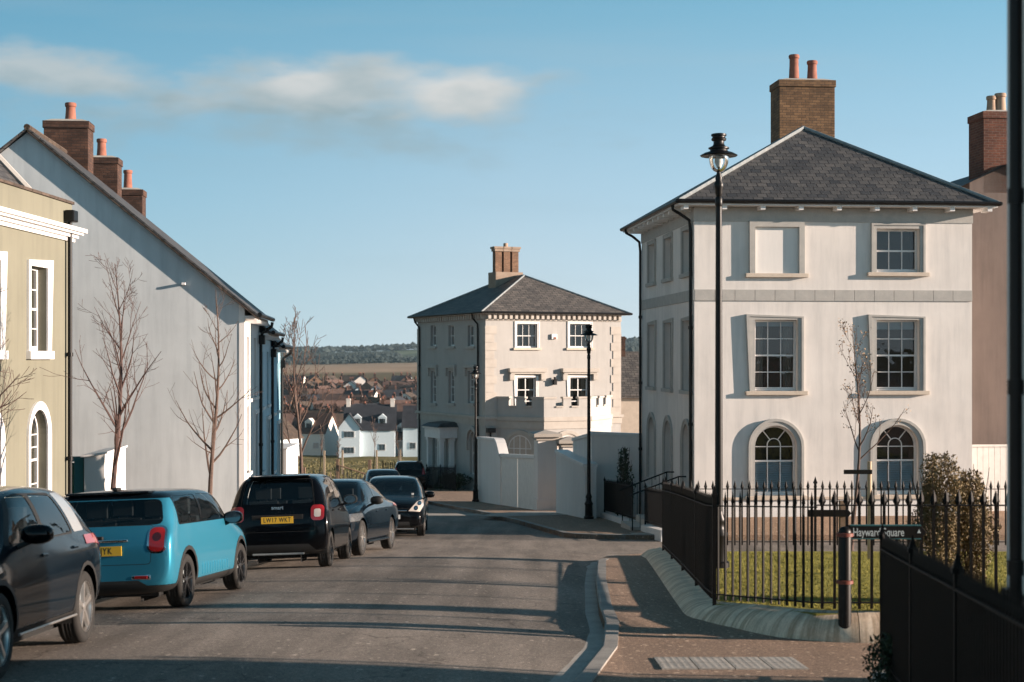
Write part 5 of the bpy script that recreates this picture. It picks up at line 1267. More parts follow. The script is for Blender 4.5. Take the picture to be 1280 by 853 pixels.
# ================================================================ STREET LAMPS
def lamp(px, Y, zb, H_, label):
    rt = empty('street_lamp', (PX(px, Y), Y, zb)); tag(rt, label, 'street lamp', 'black heritage street lamps')
    s = H_ / 5.5
    m = MB(); m.lathe([(.15, 0), (.15, .07), (.12, .09), (.11, .40), (.125, .43), (.125, .47), (.09, .52), (.075, .60), (.092, .63), (.092, .67), (.062, .74), (.058, .78)], 0, 0, 16); m.build('lamp_base', 'black_metal', rt, smooth=True)
    zh = H_ - .30; top = zh - .70
    m = MB(); m.lathe([(.056, .72), (.043, top), (.043, top)], 0, 0, 14); m.build('pole', 'black_metal', rt, smooth=True)
    m = MB(); m.lathe([(.043, top - .02), (.052, top), (.05, top + .10), (.036, top + .12), (.055, top + .17), (.055, top + .22), (.068, top + .25), (.068, top + .30), (.045, top + .34), (.05, top + .38), (.032, top + .44), (.026, top + .50)], 0, 0, 16); m.build('pole_collar', 'black_metal', rt, smooth=True)
    m = MB(); m.lathe([(.16, -.012), (.25, -.02), (.262, -.006), (.20, .028), (.125, .05), (.12, .075), (.145, .085), (.145, .10), (.09, .125), (.075, .15), (.075, .19), (.10, .20), (.105, .225), (.09, .24), (.09, .255), (.108, .265), (.105, .29), (.06, .30)], 0, 0, 28, z0=zh); hood = m.build('lamp_hood', 'black_metal', rt, smooth=True)
    g = []
    for k in range(9):
        t = k / 8; g.append((.14 * math.cos(t * math.pi / 2 * .9), -.02 - .22 * math.sin(t * math.pi / 2)))
    m = MB(); seg = 24; m.lathe(g, 0, 0, seg, z0=zh); m.f = m.f[:-2]; m.mi = m.mi[:-2]; m.build('lamp_glass', 'lamp_glass', rt, smooth=True, fixn=False)
    m = MB(); m.tube([(0, -.02, zh), (0, -.02, zh - .26)], .016, 8); m.tube([(.14, 0, zh), (.12, .0, zh - .10), (.03, 0, top + .48)], .006, 6); m.tube([(-.14, 0, zh), (-.12, .0, zh - .10), (-.03, 0, top + .48)], .006, 6); m.build('lamp_bracket', 'black_metal', rt)
    m = MB(); m.lathe([(.05, 0), (.06, -.08), (.03, -.16)], 0, 0, 12, z0=zh - .02); m.build('lamp_bulb', 'white_paint', hood, smooth=True)
    return rt
Y1 = 19.8 * K; zb1 = PZ(709, Y1); lamp(898.5, Y1, zb1, PZ(167, Y1) - zb1, 'tall black heritage street lamp standing in the lawn corner before the cream house')
Y2 = 42 * K; zb2 = PZ(649, Y2); lamp(736, Y2, zb2, PZ(406, Y2) - zb2, 'black street lamp in front of the sloping white wall')
Y3 = 60 * K; zb3 = PZ(627, Y3); lamp(594.5, Y3, zb3, PZ(458, Y3) - zb3, 'black street lamp at the left end of the gate wall, farthest away')

# ================================================================ FINGER POSTS
def finger_post():
    g = ground_hit(1056, 802, KB * .3); Y = g[1]; x = g[0]; zb = zpav(x, Y)
    zt = PZ(662, Y); h = zt - zb
    rt = empty('finger_sign', (x, Y, zb)); tag(rt, 'short black bollard sign with two red bands and a street name arm', 'sign')
    m = MB(); r = 8.2 / F * Y
    m.lathe([(r * 1.02, -.05), (r, .0), (r, h - .03), (r * .9, h + .0), (r * .55, h + .022), (r * .1, h + .03)], 0, 0, 24); m.build('bollard', 'black_metal', rt, smooth=True)
    plain('band_red', (0.15, 0.035, 0.022), .5)
    for zz in (PZ(668.5, Y) - zb, PZ(727.5, Y) - zb):
        m = MB(); m.lathe([(r * 1.0, -.02), (r * 1.28, -.016), (r * 1.28, .016), (r * 1.0, .02)], 0, 0, 24, z0=zz); m.build('red_band', 'band_red', rt, smooth=True)
    L = (1160 - 1064) / F * Y; hh = PZ(656.5, Y) - PZ(673.5, Y)
    z0 = PZ(673.5, Y) - zb; fr = lambda u, w, n: (u, -n, w)
    m = MB(fr); m.prism([(r * .6, z0), (r * .6 + L - .05, z0), (r * .6 + L, z0 + hh / 2), (r * .6 + L - .05, z0 + hh), (r * .6, z0 + hh)], -.02, .02); a = m.build('sign_arm', 'black_metal', rt, bevel=.003)
    plain('letter_white', (0.50, 0.58, 0.60), .6); plain('sign_edge', (0.03, .12, .13), .4)
    m = MB(fr); m.box(r * .6 + .01, r * .6 + L - .05, z0 + hh - .008, z0 + hh + .004, -.018, .024); m.box(r * .6 + .01, r * .6 + L - .05, z0 - .004, z0 + .006, -.018, .024); m.build('sign_edge', 'sign_edge', a)
    M = Matrix.Translation((r * .6 + .035, -.0204, z0 + hh * .46)) @ Matrix.Rotation(R(90), 4, 'X')
    text_mesh('sign_lettering', 'Hayward Square', hh * .86, 'letter_white', a, M, .0002, .0008, 'LEFT', 0.86 * (L - .14) / (hh * .86 * 7.0) * 1.0)
    M2 = Matrix.Translation((r * .6 + L - .075, -.022, z0 + hh * .46)) @ Matrix.Rotation(R(90), 4, 'X')
    m = MB(fr); c = r * .6 + L - .07; m.prism([(c - .018, z0 + hh * .42), (c + .018, z0 + hh * .42), (c, z0 + hh * .72)], .02, .023); m.build('sign_arrow', 'letter_white', a)
finger_post()
def far_finger():
    Y = 21.5; x = PX(1053, Y); zb = zsq(x, Y); rt = empty('finger_sign', (x, Y, zb)); tag(rt, 'timber finger post with a blank dark arm inside the lawn railings', 'sign')
    h = PZ(626, Y) - zb; m = MB(); m.box(-.045, .045, -.045, .045, 0, h); m.build('post', 'wood_fence', rt, bevel=.008)
    z1 = PZ(645.5, Y) - zb; z2 = PZ(637, Y) - zb; x0 = PX(1008, Y) - x; m = MB(lambda u, w, n: (u, -n, w)); m.prism([(x0, z1), (.07, z1), (.11, (z1 + z2) / 2), (.07, z2), (x0, z2)], .048, .08); m.build('sign_arm', 'black_metal', rt, bevel=.003)
far_finger()
# near building corner with a black downpipe at the right edge
def near_corner():
    Y = 7.6; x = PX(1258, Y); zb = G(1.2, Y) - .2
    rt = empty('near_house', (x, Y, zb)); tag(rt, 'sliver of a white rendered house corner with black downpipe at the right edge', 'house')
    m = MB(); zp = PZ(735, Y) - zb
    m.box(0, 2.5, -1.4, 0, zp - .0, 6); m.build('wall', 'render_white', rt, bevel=.01)
    m = MB(); m.box(-.02, 2.5, -1.4, .02, -.2, zp); m.build('plinth', 'black_metal', rt)
    m = MB(); m.box(3.4, 9.5, -1.0, 3.75, -.3, 5.6); w_ = m.build('shade_wing', 'render_white', rt, bevel=.01)  # unseen wing, added to cast shade over the near road
    m = MB(); m.prism([(3.1, 5.6), (9.8, 5.6), (6.45, 8.0)], -1.3, 4.05); m.fr = None; m.v = [(a, c, b) for a, b, c in m.v]; m.build('roof', 'slate', rt)  # roof of the unseen added wing
    yp = -.37; xp = -.075
    m = MB(); m.tube([(xp, yp, 6), (xp, yp, 0)], .030, 14)
    for z in (zp + .15, zp + 1.0, zp + 1.9): m.tube([(xp, yp, z - .035), (xp, yp, z + .035)], .038, 14)
    m.build('downpipe', 'black_metal', rt, smooth=True)
near_corner()

# ================================================================ TREES
def limb(m, p, d, L, r, depth, rnd, spread, up, tips, segs=4, kids=(3, 5), minr=.002, seg=5, wig=.075):
    path = [p.copy()]; rs = [r]; pos = p.copy(); dd = d.normalized()
    for i in range(segs):
        dd = (dd + Vector((rnd.gauss(0, wig), rnd.gauss(0, wig), rnd.gauss(0, wig) + up * 1.6))).normalized(); pos = pos + dd * (L / segs); path.append(pos.copy()); rs.append(max(minr, r * (1 - .8 * (i + 1) / segs)))
    m.tube(path, rs, seg if depth > 1 else 4, cap=False)
    if depth <= 0: tips.append(path[-1]); tips.append(path[-2]); return
    n = rnd.randint(*kids)
    for k in range(n):
        t = .25 + .7 * (k + rnd.random() * .6) / n; f = t * segs; i = min(segs - 1, int(f)); q = path[i].lerp(path[i + 1], f - i); rr = rs[i] + (rs[i + 1] - rs[i]) * (f - i)
        ax = (path[i + 1] - path[i]).normalized(); side = ax.cross(Vector((rnd.gauss(0, 1), rnd.gauss(0, 1), rnd.gauss(0, 1)))).normalized(); an = R(rnd.uniform(*spread)); nd = ax * math.cos(an) + side * math.sin(an)
        limb(m, q, nd, L * rnd.uniform(.38, .6) * (1.15 - t * .5), rr * .6, depth - 1, rnd, spread, up, tips, max(2, segs - 1), (max(1, kids[0] - 1), max(2, kids[1] - 1)), minr, seg, wig)
def bare_tree(name, label, x, Y, z, h, seed, mat='bark_warm', trunk_r=.05, fork=.3, n_main=14, spread=(22, 50), blen=.42, depth=2, buds=None, group=None, minr=.003, up=.06, lean=0.0, kids=(3, 5), build_only=False):
    rnd = random.Random(seed); rt = empty(name, (x, Y, z)); 
    if label: tag(rt, label, 'tree', group)
    m = MB(); path = []; rs = []; N = 12
    for i in range(N + 1):
        t = i / N; path.append(Vector((lean * t * t * h + .02 * h * math.sin(t * 5 + seed), .015 * h * math.sin(t * 4 + 2 * seed), h * t))); rs.append(max(minr * 1.2, trunk_r * (1 - .9 * t)))
    m.tube(path, rs, 8, cap=False); m.build('trunk', mat, rt, smooth=True, fixn=False)
    c = MB(); tips = []; an = rnd.uniform(0, 6)
    for k in range(n_main):
        t = fork + (1 - fork) * .9 * (k + rnd.random() * .7) / n_main; f = t * N; i = min(N - 1, int(f)); q = path[i].lerp(path[i + 1], f - i); rr = rs[i] * .62
        an += 2.4 + rnd.uniform(-.4, .4); el = R(rnd.uniform(*spread)); d = Vector((math.sin(el) * math.cos(an), math.sin(el) * math.sin(an), math.cos(el)))
        limb(c, q, d, h * blen * (1.1 - t * .85) * rnd.uniform(.75, 1.15), rr, depth, rnd, (25, 55), up, tips, 5, kids, minr)
    cr = c.build('crown', mat, rt, smooth=True, fixn=False)
    if buds:
        vs = []; fs = []
        for tp in tips:
            for k in range(buds[1]):
                cc = tp + Vector((rnd.gauss(0, .04), rnd.gauss(0, .04), rnd.gauss(0, .05))); s = buds[2] * rnd.uniform(.6, 1.3); d = Vector((rnd.gauss(0, 1), rnd.gauss(0, 1), rnd.gauss(0, 1))).normalized() * s; e = d.cross(Vector((rnd.gauss(0, 1), rnd.gauss(0, 1), 1))).normalized() * s * .7
                b = len(vs); vs += [tuple(cc - d), tuple(cc + e), tuple(cc + d), tuple(cc - e)]; fs += [(b, b + 1, b + 2, b + 3)]
        me = bpy.data.meshes.new('foliage'); me.from_pydata(vs, [], fs); me.materials.append(MATS[buds[0]]); o = bpy.data.objects.new('foliage', me); COL.objects.link(o); o.parent = rt
    return rt
Yt = 27.5; bare_tree('young_tree', 'reddish leafless young tree between the olive house and the grey gable', PX(145, Yt), Yt, G(-7, Yt) + KB, PZ(330, Yt) - G(-7, Yt) - KB, 11, 'bark_red', .060, .30, 19, (16, 44), .38, 2, None, 'young street trees by the parked cars', .0032, .05, 0.0, (3, 5))
Yt = 33.2; bare_tree('young_tree', 'slender leafless young tree before the right part of the grey gable', PX(268, Yt), Yt, G(-6.4, Yt) + KB, PZ(362, Yt) - G(-6.4, Yt) - KB, 23, 'bark_warm', .062, .24, 19, (34, 60), .34, 2, None, 'young street trees by the parked cars', .0034, .07, 0.0, (2, 4))
Yt = 24.0; bare_tree('young_tree', 'leafless tree whose twigs reach in at the left edge before the olive house', PX(-42, Yt), Yt, G(-8, Yt) + KB, 4.6, 31, 'bark_red', .06, .30, 14, (35, 62), .42, 2, None, 'young street trees by the parked cars', .004, .04, 0.0)
Yt = 31.0; zt_ = zsq(7, 27) - .5; bare_tree('budding_tree', 'slim tree with brown buds in front of the right side of the cream house', PX(1069, Yt), Yt, G(3, Yt), PZ(412, Yt) - G(3, Yt), 5, 'bark_warm', .045, .40, 13, (12, 48), .36, 2, ('bud', 3, .022), None, .004, .10, 0.0, (2, 4))
bpy.data.objects['budding_tree']
m = MB(); # stake of the budding tree
st = empty('tree_stake', (PX(1087, 24.5), 24.5, zsq(6, 24.5))); tag(st, 'pale timber tree stake standing in the lawn behind the railings', 'stake'); m.tube([(0, 0, 0), (0, 0, 1.55)], .035, 10); m.build('stake', 'wood_pale', st, smooth=True); m = MB(); m.box(-.42, .03, -.045, -.03, 1.35, 1.42); m.build('tie_bar', 'black_metal', st)
# conifer-like bush behind the railings and evergreen sprigs at the foot of the near railings
Yb = 17.2; xb = PX(1196, Yb); zb_ = zsq(6, Yb)
for i, (dx, hh, ww, nn) in enumerate(((-.22, PZ(566, Yb) - zb_, .95, 14000), (.22, PZ(590, Yb) - zb_, .7, 9500))):
    hedge_stem('evergreen_bush', ('taller brown-green bush behind the railings right of the street sign', 'shorter brown-green bush beside the taller one near the white house corner')[i], xb + dx, Yb + .2 * i, zb_, hh, ww, 'leaf_dry', nn, 41 + i, .026, 'bushes behind the railings', cone=.45)
g_ = ground_hit(1118, 832, .05); hedge_stem('low_shrub', 'small dark evergreen growing out of the foot of the near railings', NA[0] - .06, NA[1] - .75, zpav(2.5, NA[1]) - .02, .52, .62, 'leaf_dark', 1500, 77, .035, cone=.15)
hedge_stem('low_shrub', 'dark leafy shrub by the black plinth at the lower right corner', PX(1279, 7.2), 7.35, zpav(2.5, 7) , .55, .4, 'leaf_dull', 1200, 79, .04, cone=.15)
bare_tree('thin_sapling', 'tiny bare sapling standing before the arched bay of the far house', PX(566, 70), 70, G(-2.7, 70) + KB, 0.1, 3) if False else None
# tall bare birch at the end of the street and one sapling over the gate wall
Yt = 62; bare_tree('bare_birch', 'tall thin bare tree at the end of the street left of the hills view', PX(372, Yt), Yt, G(-8.7, Yt) + KB, PZ(404, Yt) - G(-8.7, Yt), 51, 'bark_warm', .085, .22, 16, (10, 32), .5, 2, None, None, .009, .10, 0.0, (3, 5))
# ================================================================ CARS
car_paint('paint_cyan', (0.030, 0.19, 0.285), .35, .34); car_paint('paint_black', (0.0016, 0.0017, 0.0025), .0, .3); car_paint('paint_navy', (0.0018, 0.005, 0.009), .0, .3)
car_paint('paint_roof', (0.003, 0.006, 0.009), .0, .3); car_paint('paint_silver', (0.50, 0.48, 0.46), .6, .35)
vary('car_plastic', (0.007, 0.007, 0.007), (0.014, 0.013, 0.012), 5, 0.62, 0.2, 150, .001, fine=.1); vary('tyre_rubber', (0.007, 0.0065, 0.006), (0.018, 0.016, 0.014), 8, 0.85, 0.4, 90, .002)
plain('alloy_silver', (0.55, 0.52, 0.49), .32, .85); plain('alloy_black', (0.03, 0.03, 0.032), .3, .4, coat=.5); plain('chrome', (0.75, 0.75, 0.75), .12, 1.0)
plain('tail_red', (0.26, 0.008, 0.008), .22, 0, coat=1.0); plain('tail_dark', (0.04, 0.004, 0.004), .2, coat=1.0); plain('lamp_clear', (0.20, 0.21, 0.22), .15, .6, coat=1.0); plain('lamp_white', (0.60, 0.52, 0.46), .2, .2, coat=1.0)
plain('plate_yellow', (0.72, 0.42, 0.03), .45); plain('plate_white', (0.62, 0.62, 0.60), .45); plain('plate_ink', (0.015, 0.015, 0.015), .5); plain('seat_cloth', (0.018, 0.018, 0.02), .9); plain('badge_silver', (0.6, 0.62, 0.64), .25, .8)
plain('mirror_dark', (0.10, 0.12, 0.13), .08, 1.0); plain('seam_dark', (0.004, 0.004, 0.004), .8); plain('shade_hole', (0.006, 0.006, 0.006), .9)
def subsurf_mesh(vs, fs, lev=2):
    me = bpy.data.meshes.new('tmp'); me.from_pydata(vs, [], fs); o = bpy.data.objects.new('tmp', me); COL.objects.link(o)
    md = o.modifiers.new('s', 'SUBSURF'); md.levels = lev; md.render_levels = lev; dg = bpy.context.evaluated_depsgraph_get(); r = bpy.data.meshes.new_from_object(o.evaluated_get(dg))
    bpy.data.objects.remove(o); return r
def lerp(a, b, t): return a + (b - a) * t
def pip(poly, x, y):
    c = False; n = len(poly); j = n - 1
    for i in range(n):
        xi, yi = poly[i]; xj, yj = poly[j]
        if (yi > y) != (yj > y) and x < (xj - xi) * (y - yi) / (yj - yi) + xi: c = not c
        j = i
    return c
def rrect(cx, cy, w, h, r, n=4):
    out = []
    for (sx, sy, a0) in ((1, -1, -90), (1, 1, 0), (-1, 1, 90), (-1, -1, 180)):
        for k in range(n + 1):
            a = R(a0 + 90 * k / n); out.append((cx + sx * (w / 2 - r) + r * math.cos(a), cy + sy * (h / 2 - r) + r * math.sin(a)))
    return out
def circ(cx, cy, r, n=22): return [(cx + r * math.cos(2 * math.pi * k / n), cy + r * math.sin(2 * math.pi * k / n)) for k in range(n)]
def rounded(poly, r=.04, n=3):
    out = []; m = len(poly)
    for i in range(m):
        p = Vector(poly[i]); a = Vector(poly[i - 1]); b = Vector(poly[(i + 1) % m]); ra = min(r, (a - p).length * .45); rb = min(r, (b - p).length * .45)
        A = p + (a - p).normalized() * ra; B = p + (b - p).normalized() * rb
        for k in range(n + 1):
            t = k / n; q = A * (1 - t)**2 + p * 2 * t * (1 - t) + B * t * t; out.append((q.x, q.y))
    return out
def build_body(stations, L, W, H, zb_min, wide=1.0):
    vs = []; fs = []; N = 12
    for (x, zb, ws, wm, zbelt, wb, zt, wr) in stations:
        g = max(0.0, min(1.0, (zt - zbelt - .06) / .35)); wr = min(wb * (.97 if wide > 1.2 else .93), wr * (1 + (wide - 1) * g)); wb = wb * (1 + (wide - 1) * .25)
        half = [(0, zb), (.6 * ws, zb), (ws, zb + .03), (lerp(ws, wm, .8), zb + .15 * (zbelt - zb) / .6), (wm, lerp(zb, zbelt, .55)), (lerp(wm, wb, .25), lerp(zb, zbelt, .84)), (wb, zbelt),
                (lerp(wb, wr, .48) + .03 * g, lerp(zbelt, zt - .05, .52)), (wr, zt - .045 * (1 if g > .3 else .6)), (.84 * wr, zt - .014), (.45 * wr, zt), (0, zt + .004)]
        ring = [(x, y, z) for (y, z) in half] + [(x, -y, z) for (y, z) in half[-2:0:-1]]
        vs += ring
    m = len(half) * 2 - 2; n = len(stations)
    for i in range(n - 1):
        for k in range(m): fs.append((i * m + k, i * m + (k + 1) % m, (i + 1) * m + (k + 1) % m, (i + 1) * m + k))
    for base, flip in ((0, False), ((n - 1) * m, True)):
        for k in range(N - 1):
            a, b = k, k + 1; c, d = (m - b) % m, (m - a) % m
            f = [base + a, base + b, base + c, base + d]
            if k == 0: f = [base + 0, base + 1, base + m - 1]
            if k == N - 2: f = [base + a, base + b, base + d]
            fs.append(tuple(f if flip else f[::-1]))
    me = subsurf_mesh(vs, fs, 2)
    bm = bmesh.new(); bm.from_mesh(me); bpy.data.meshes.remove(me)
    xs = [v.co.x for v in bm.verts]; ys = [v.co.y for v in bm.verts]; zs = [v.co.z for v in bm.verts]
    x0, x1, yw, z0, z1 = min(xs), max(xs), max(ys), min(zs), max(zs)
    for v in bm.verts: v.co.x = (v.co.x - x0) / (x1 - x0) * L; v.co.y *= (W / 2) / yw; v.co.z = zb_min + (v.co.z - z0) / (z1 - z0) * (H - zb_min)
    bmesh.ops.recalc_face_normals(bm, faces=bm.faces); return bm
def cut(bm, lay, axis, poly, cond, tagv, only=None):
    """split the skin along a polygon seen along an axis and tag the faces inside"""
    a0, a1 = min(p[0] for p in poly) - .02, max(p[0] for p in poly) + .02; b0, b1 = min(p[1] for p in poly) - .02, max(p[1] for p in poly) + .02
    def ab(c): return (c.x, c.z) if axis == 'y' else ((c.y, c.z) if axis == 'x' else (c.x, c.y))
    def near(f):
        c = f.calc_center_median()
        if not cond(c, f.normal): return False
        q = [ab(v.co) for v in f.verts]; return max(t[0] for t in q) > a0 and min(t[0] for t in q) < a1 and max(t[1] for t in q) > b0 and min(t[1] for t in q) < b1
    n = len(poly)
    fs = [f for f in bm.faces if near(f)]
    for i in range(n):
        p, q = poly[i], poly[(i + 1) % n]; dx, dz = q[0] - p[0], q[1] - p[1]
        if math.hypot(dx, dz) < 1e-5 or not fs: continue
        if axis == 'y': no = Vector((-dz, 0, dx)); co = Vector((p[0], 0, p[1]))
        elif axis == 'x': no = Vector((0, -dz, dx)); co = Vector((0, p[0], p[1]))
        else: no = Vector((-dz, dx, 0)); co = Vector((p[0], p[1], 0))
        ge = set(fs)
        for f in fs: ge.update(f.edges); ge.update(f.verts)
        res = bmesh.ops.bisect_plane(bm, geom=list(ge), plane_co=co, plane_no=no.normalized(), dist=1e-5)
        fs = [g for g in res['geom'] if isinstance(g, bmesh.types.BMFace)]
    for f in fs:
        c = f.calc_center_median()
        if cond(c, f.normal) and (only is None or f[lay] in only):
            a, b = ab(c)
            if pip(poly, a, b): f[lay] = tagv
def skin_part(bm, lay, tags, name, mat, parent, push=0.0, mats=None):
    vmap = {}; vs = []; fs = []; mi = []; nr = {}
    tl = list(tags)
    for f in bm.faces:
        if f[lay] in tags:
            ids = []
            for v in f.verts:
                if v not in vmap:
                    vmap[v] = len(vs); n = v.normal; vs.append(tuple(v.co + n * push)); nr[len(vs) - 1] = n.copy()
                ids.append(vmap[v])
            fs.append(ids); mi.append(tl.index(f[lay]))
    if not fs: return None
    me = bpy.data.meshes.new(name); me.from_pydata(vs, [], fs); me.update()
    for mm in (mats or [mat]): me.materials.append(MATS[mm])
    for p, k in zip(me.polygons, mi):
        p.use_smooth = True
        if mats: p.material_index = min(k, len(mats) - 1)
    uv_box(me)
    try: me.normals_split_custom_set_from_vertices([nr[i] for i in range(len(vs))])
    except Exception: pass
    o = bpy.data.objects.new(name, me); COL.objects.link(o)
    if parent is not None: o.parent = parent
    return o
def wheel(root, x, side, yo, r, width, rim_mat, style, n_sp):
    # side +1 / -1; outer face at y = side*yo ; built about the hub
    cy = side * (yo - width / 2); m = MB(lambda a, b, c: (x + a, cy + side * b, r + c))
    hw = width / 2
    prof = [(r * .68, -hw * .9), (r * .80, -hw), (r * .93, -hw * .98), (r * .985, -hw * .82), (r, -hw * .6)]
    for k in (-.3, 0, .3): prof += [(r, hw * (k - .12)), (r * .985, hw * (k - .05)), (r * .985, hw * (k + .05)), (r, hw * (k + .12))]
    prof += [(r, hw * .6), (r * .985, hw * .82), (r * .93, hw * .98), (r * .80, hw), (r * .70, hw * .92), (r * .68, hw * .86)]
    m.lathe(prof, 0, 0, 40, axis='y'); m.f = m.f[:-2]; m.mi = m.mi[:-2]
    w = m.build('wheel', 'tyre_rubber', root, smooth=True)
    m = MB(lambda a, b, c: (x + a, cy + side * b, r + c))
    R0 = r * .70
    m.lathe([(R0, -hw * .8), (R0 * .96, hw * .3), (R0 * .965, hw * .80), (R0 * 1.0, hw * .93), (R0 * 1.03, hw * .90), (R0 * 1.02, hw * .5), (R0, -hw * .8)], 0, 0, 40, axis='y'); m.f = m.f[:-2]; m.mi = m.mi[:-2]
    m.lathe([(R0 * .12, hw * .55), (R0 * .20, hw * .6), (R0 * .2, hw * .80), (R0 * .14, hw * .86), (0.001, hw * .87)], 0, 0, 18, axis='y')
    for k in range(n_sp):
        a = 2 * math.pi * k / n_sp + .3; offs = (0,) if style == 'single' else (-.13, .13)
        for o in offs:
            ca, sa = math.cos(a + o * .35), math.sin(a + o * .35); cb, sb = math.cos(a + o * 1.25), math.sin(a + o * 1.25); tx, tz = -math.sin(a), math.cos(a)
            w0, w1 = (R0 * .12, R0 * .085) if style == 'single' else (R0 * .05, R0 * .05)
            if style == 'single' and n_sp == 5: w0, w1 = R0 * .10, R0 * .15
            p0 = (R0 * .16 * ca, R0 * .16 * sa); p1 = (R0 * .98 * cb, R0 * .98 * sb); vs = []
            for (p, w_, d0, d1) in ((p0, w0, hw * .5, hw * .80), (p1, w1, hw * .6, hw * .86)):
                for (sg, dd) in ((-1, d0), (1, d0), (.7, d1), (-.7, d1)): vs.append((p[0] + tx * w_ * sg, dd, p[1] + tz * w_ * sg))
            m.add(vs, [(0, 1, 5, 4), (1, 2, 6, 5), (2, 3, 7, 6), (3, 0, 4, 7), (0, 3, 2, 1), (4, 5, 6, 7)])
    m.build('rim', rim_mat, w, smooth=True)
    m = MB(lambda a, b, c: (x + a, cy + side * b, r + c)); m.lathe([(R0 * .1, hw * .2), (R0 * .6, hw * .2), (R0 * .6, hw * .26), (R0 * .1, hw * .26)], 0, 0, 24, axis='y'); m.build('brake_disc', 'lead', w)
    m = MB(lambda a, b, c: (x + a, cy + side * b, r + c)); m.lathe([(.001, -hw * .3), (R0 * .95, -hw * .3), (R0 * .95, -hw * .2), (.001, -hw * .2)], 0, 0, 20, axis='y'); m.build('wheel_backing', 'shade_hole', w)
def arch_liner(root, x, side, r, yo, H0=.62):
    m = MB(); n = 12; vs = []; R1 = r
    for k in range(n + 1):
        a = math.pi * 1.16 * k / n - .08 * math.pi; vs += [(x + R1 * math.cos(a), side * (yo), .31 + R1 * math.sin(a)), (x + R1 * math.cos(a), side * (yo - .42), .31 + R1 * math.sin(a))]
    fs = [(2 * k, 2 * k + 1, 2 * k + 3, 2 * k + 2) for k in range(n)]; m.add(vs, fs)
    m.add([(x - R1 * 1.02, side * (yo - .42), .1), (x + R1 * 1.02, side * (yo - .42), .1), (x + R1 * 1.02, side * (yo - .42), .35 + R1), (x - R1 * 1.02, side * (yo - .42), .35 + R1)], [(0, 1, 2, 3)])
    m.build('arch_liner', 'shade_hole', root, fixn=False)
def interior(root, x0, x1, zf_, zs, wid, rows, zhead, drv=1):
    m = MB(); m.box(x0, x1, -wid, wid, zf_, zs); m.build('cabin_floor', 'seat_cloth', root)
    for (xs) in rows:
        for s in (-1, 1):
            m = MB(); m.box(xs - .06, xs + .08, s * .36 - .24, s * .36 + .24, zs - .3, zhead - .22); m.box(xs - .05, xs + .06, s * .36 - .13, s * .36 + .13, zhead - .19, zhead); m.box(xs - .02, xs + .0, s * .36 - .06, s * .36 + .06, zhead - .25, zhead - .15); m.build('seat', 'seat_cloth', root, bevel=.035)
def place(root, fx, fy, rx, ry):
    """put the car so that plan points (fx,fy) front axle and (rx,ry) rear axle are on the road"""
    f = Vector((fx, fy, G(fx, fy))); r = Vector((rx, ry, G(rx, ry))); d = (f - r).normalized(); side = Vector((0, 0, 1)).cross(d).normalized()
    mid = (f + r) / 2
    e = .6; zl = G(mid.x + side.x * e, mid.y + side.y * e); zr_ = G(mid.x - side.x * e, mid.y - side.y * e); side = (side * 2 * e + Vector((0, 0, zl - zr_))).normalized(); up = d.cross(side).normalized(); side = up.cross(d)
    M = Matrix((d, side, up)).transposed().to_4x4(); return M, r
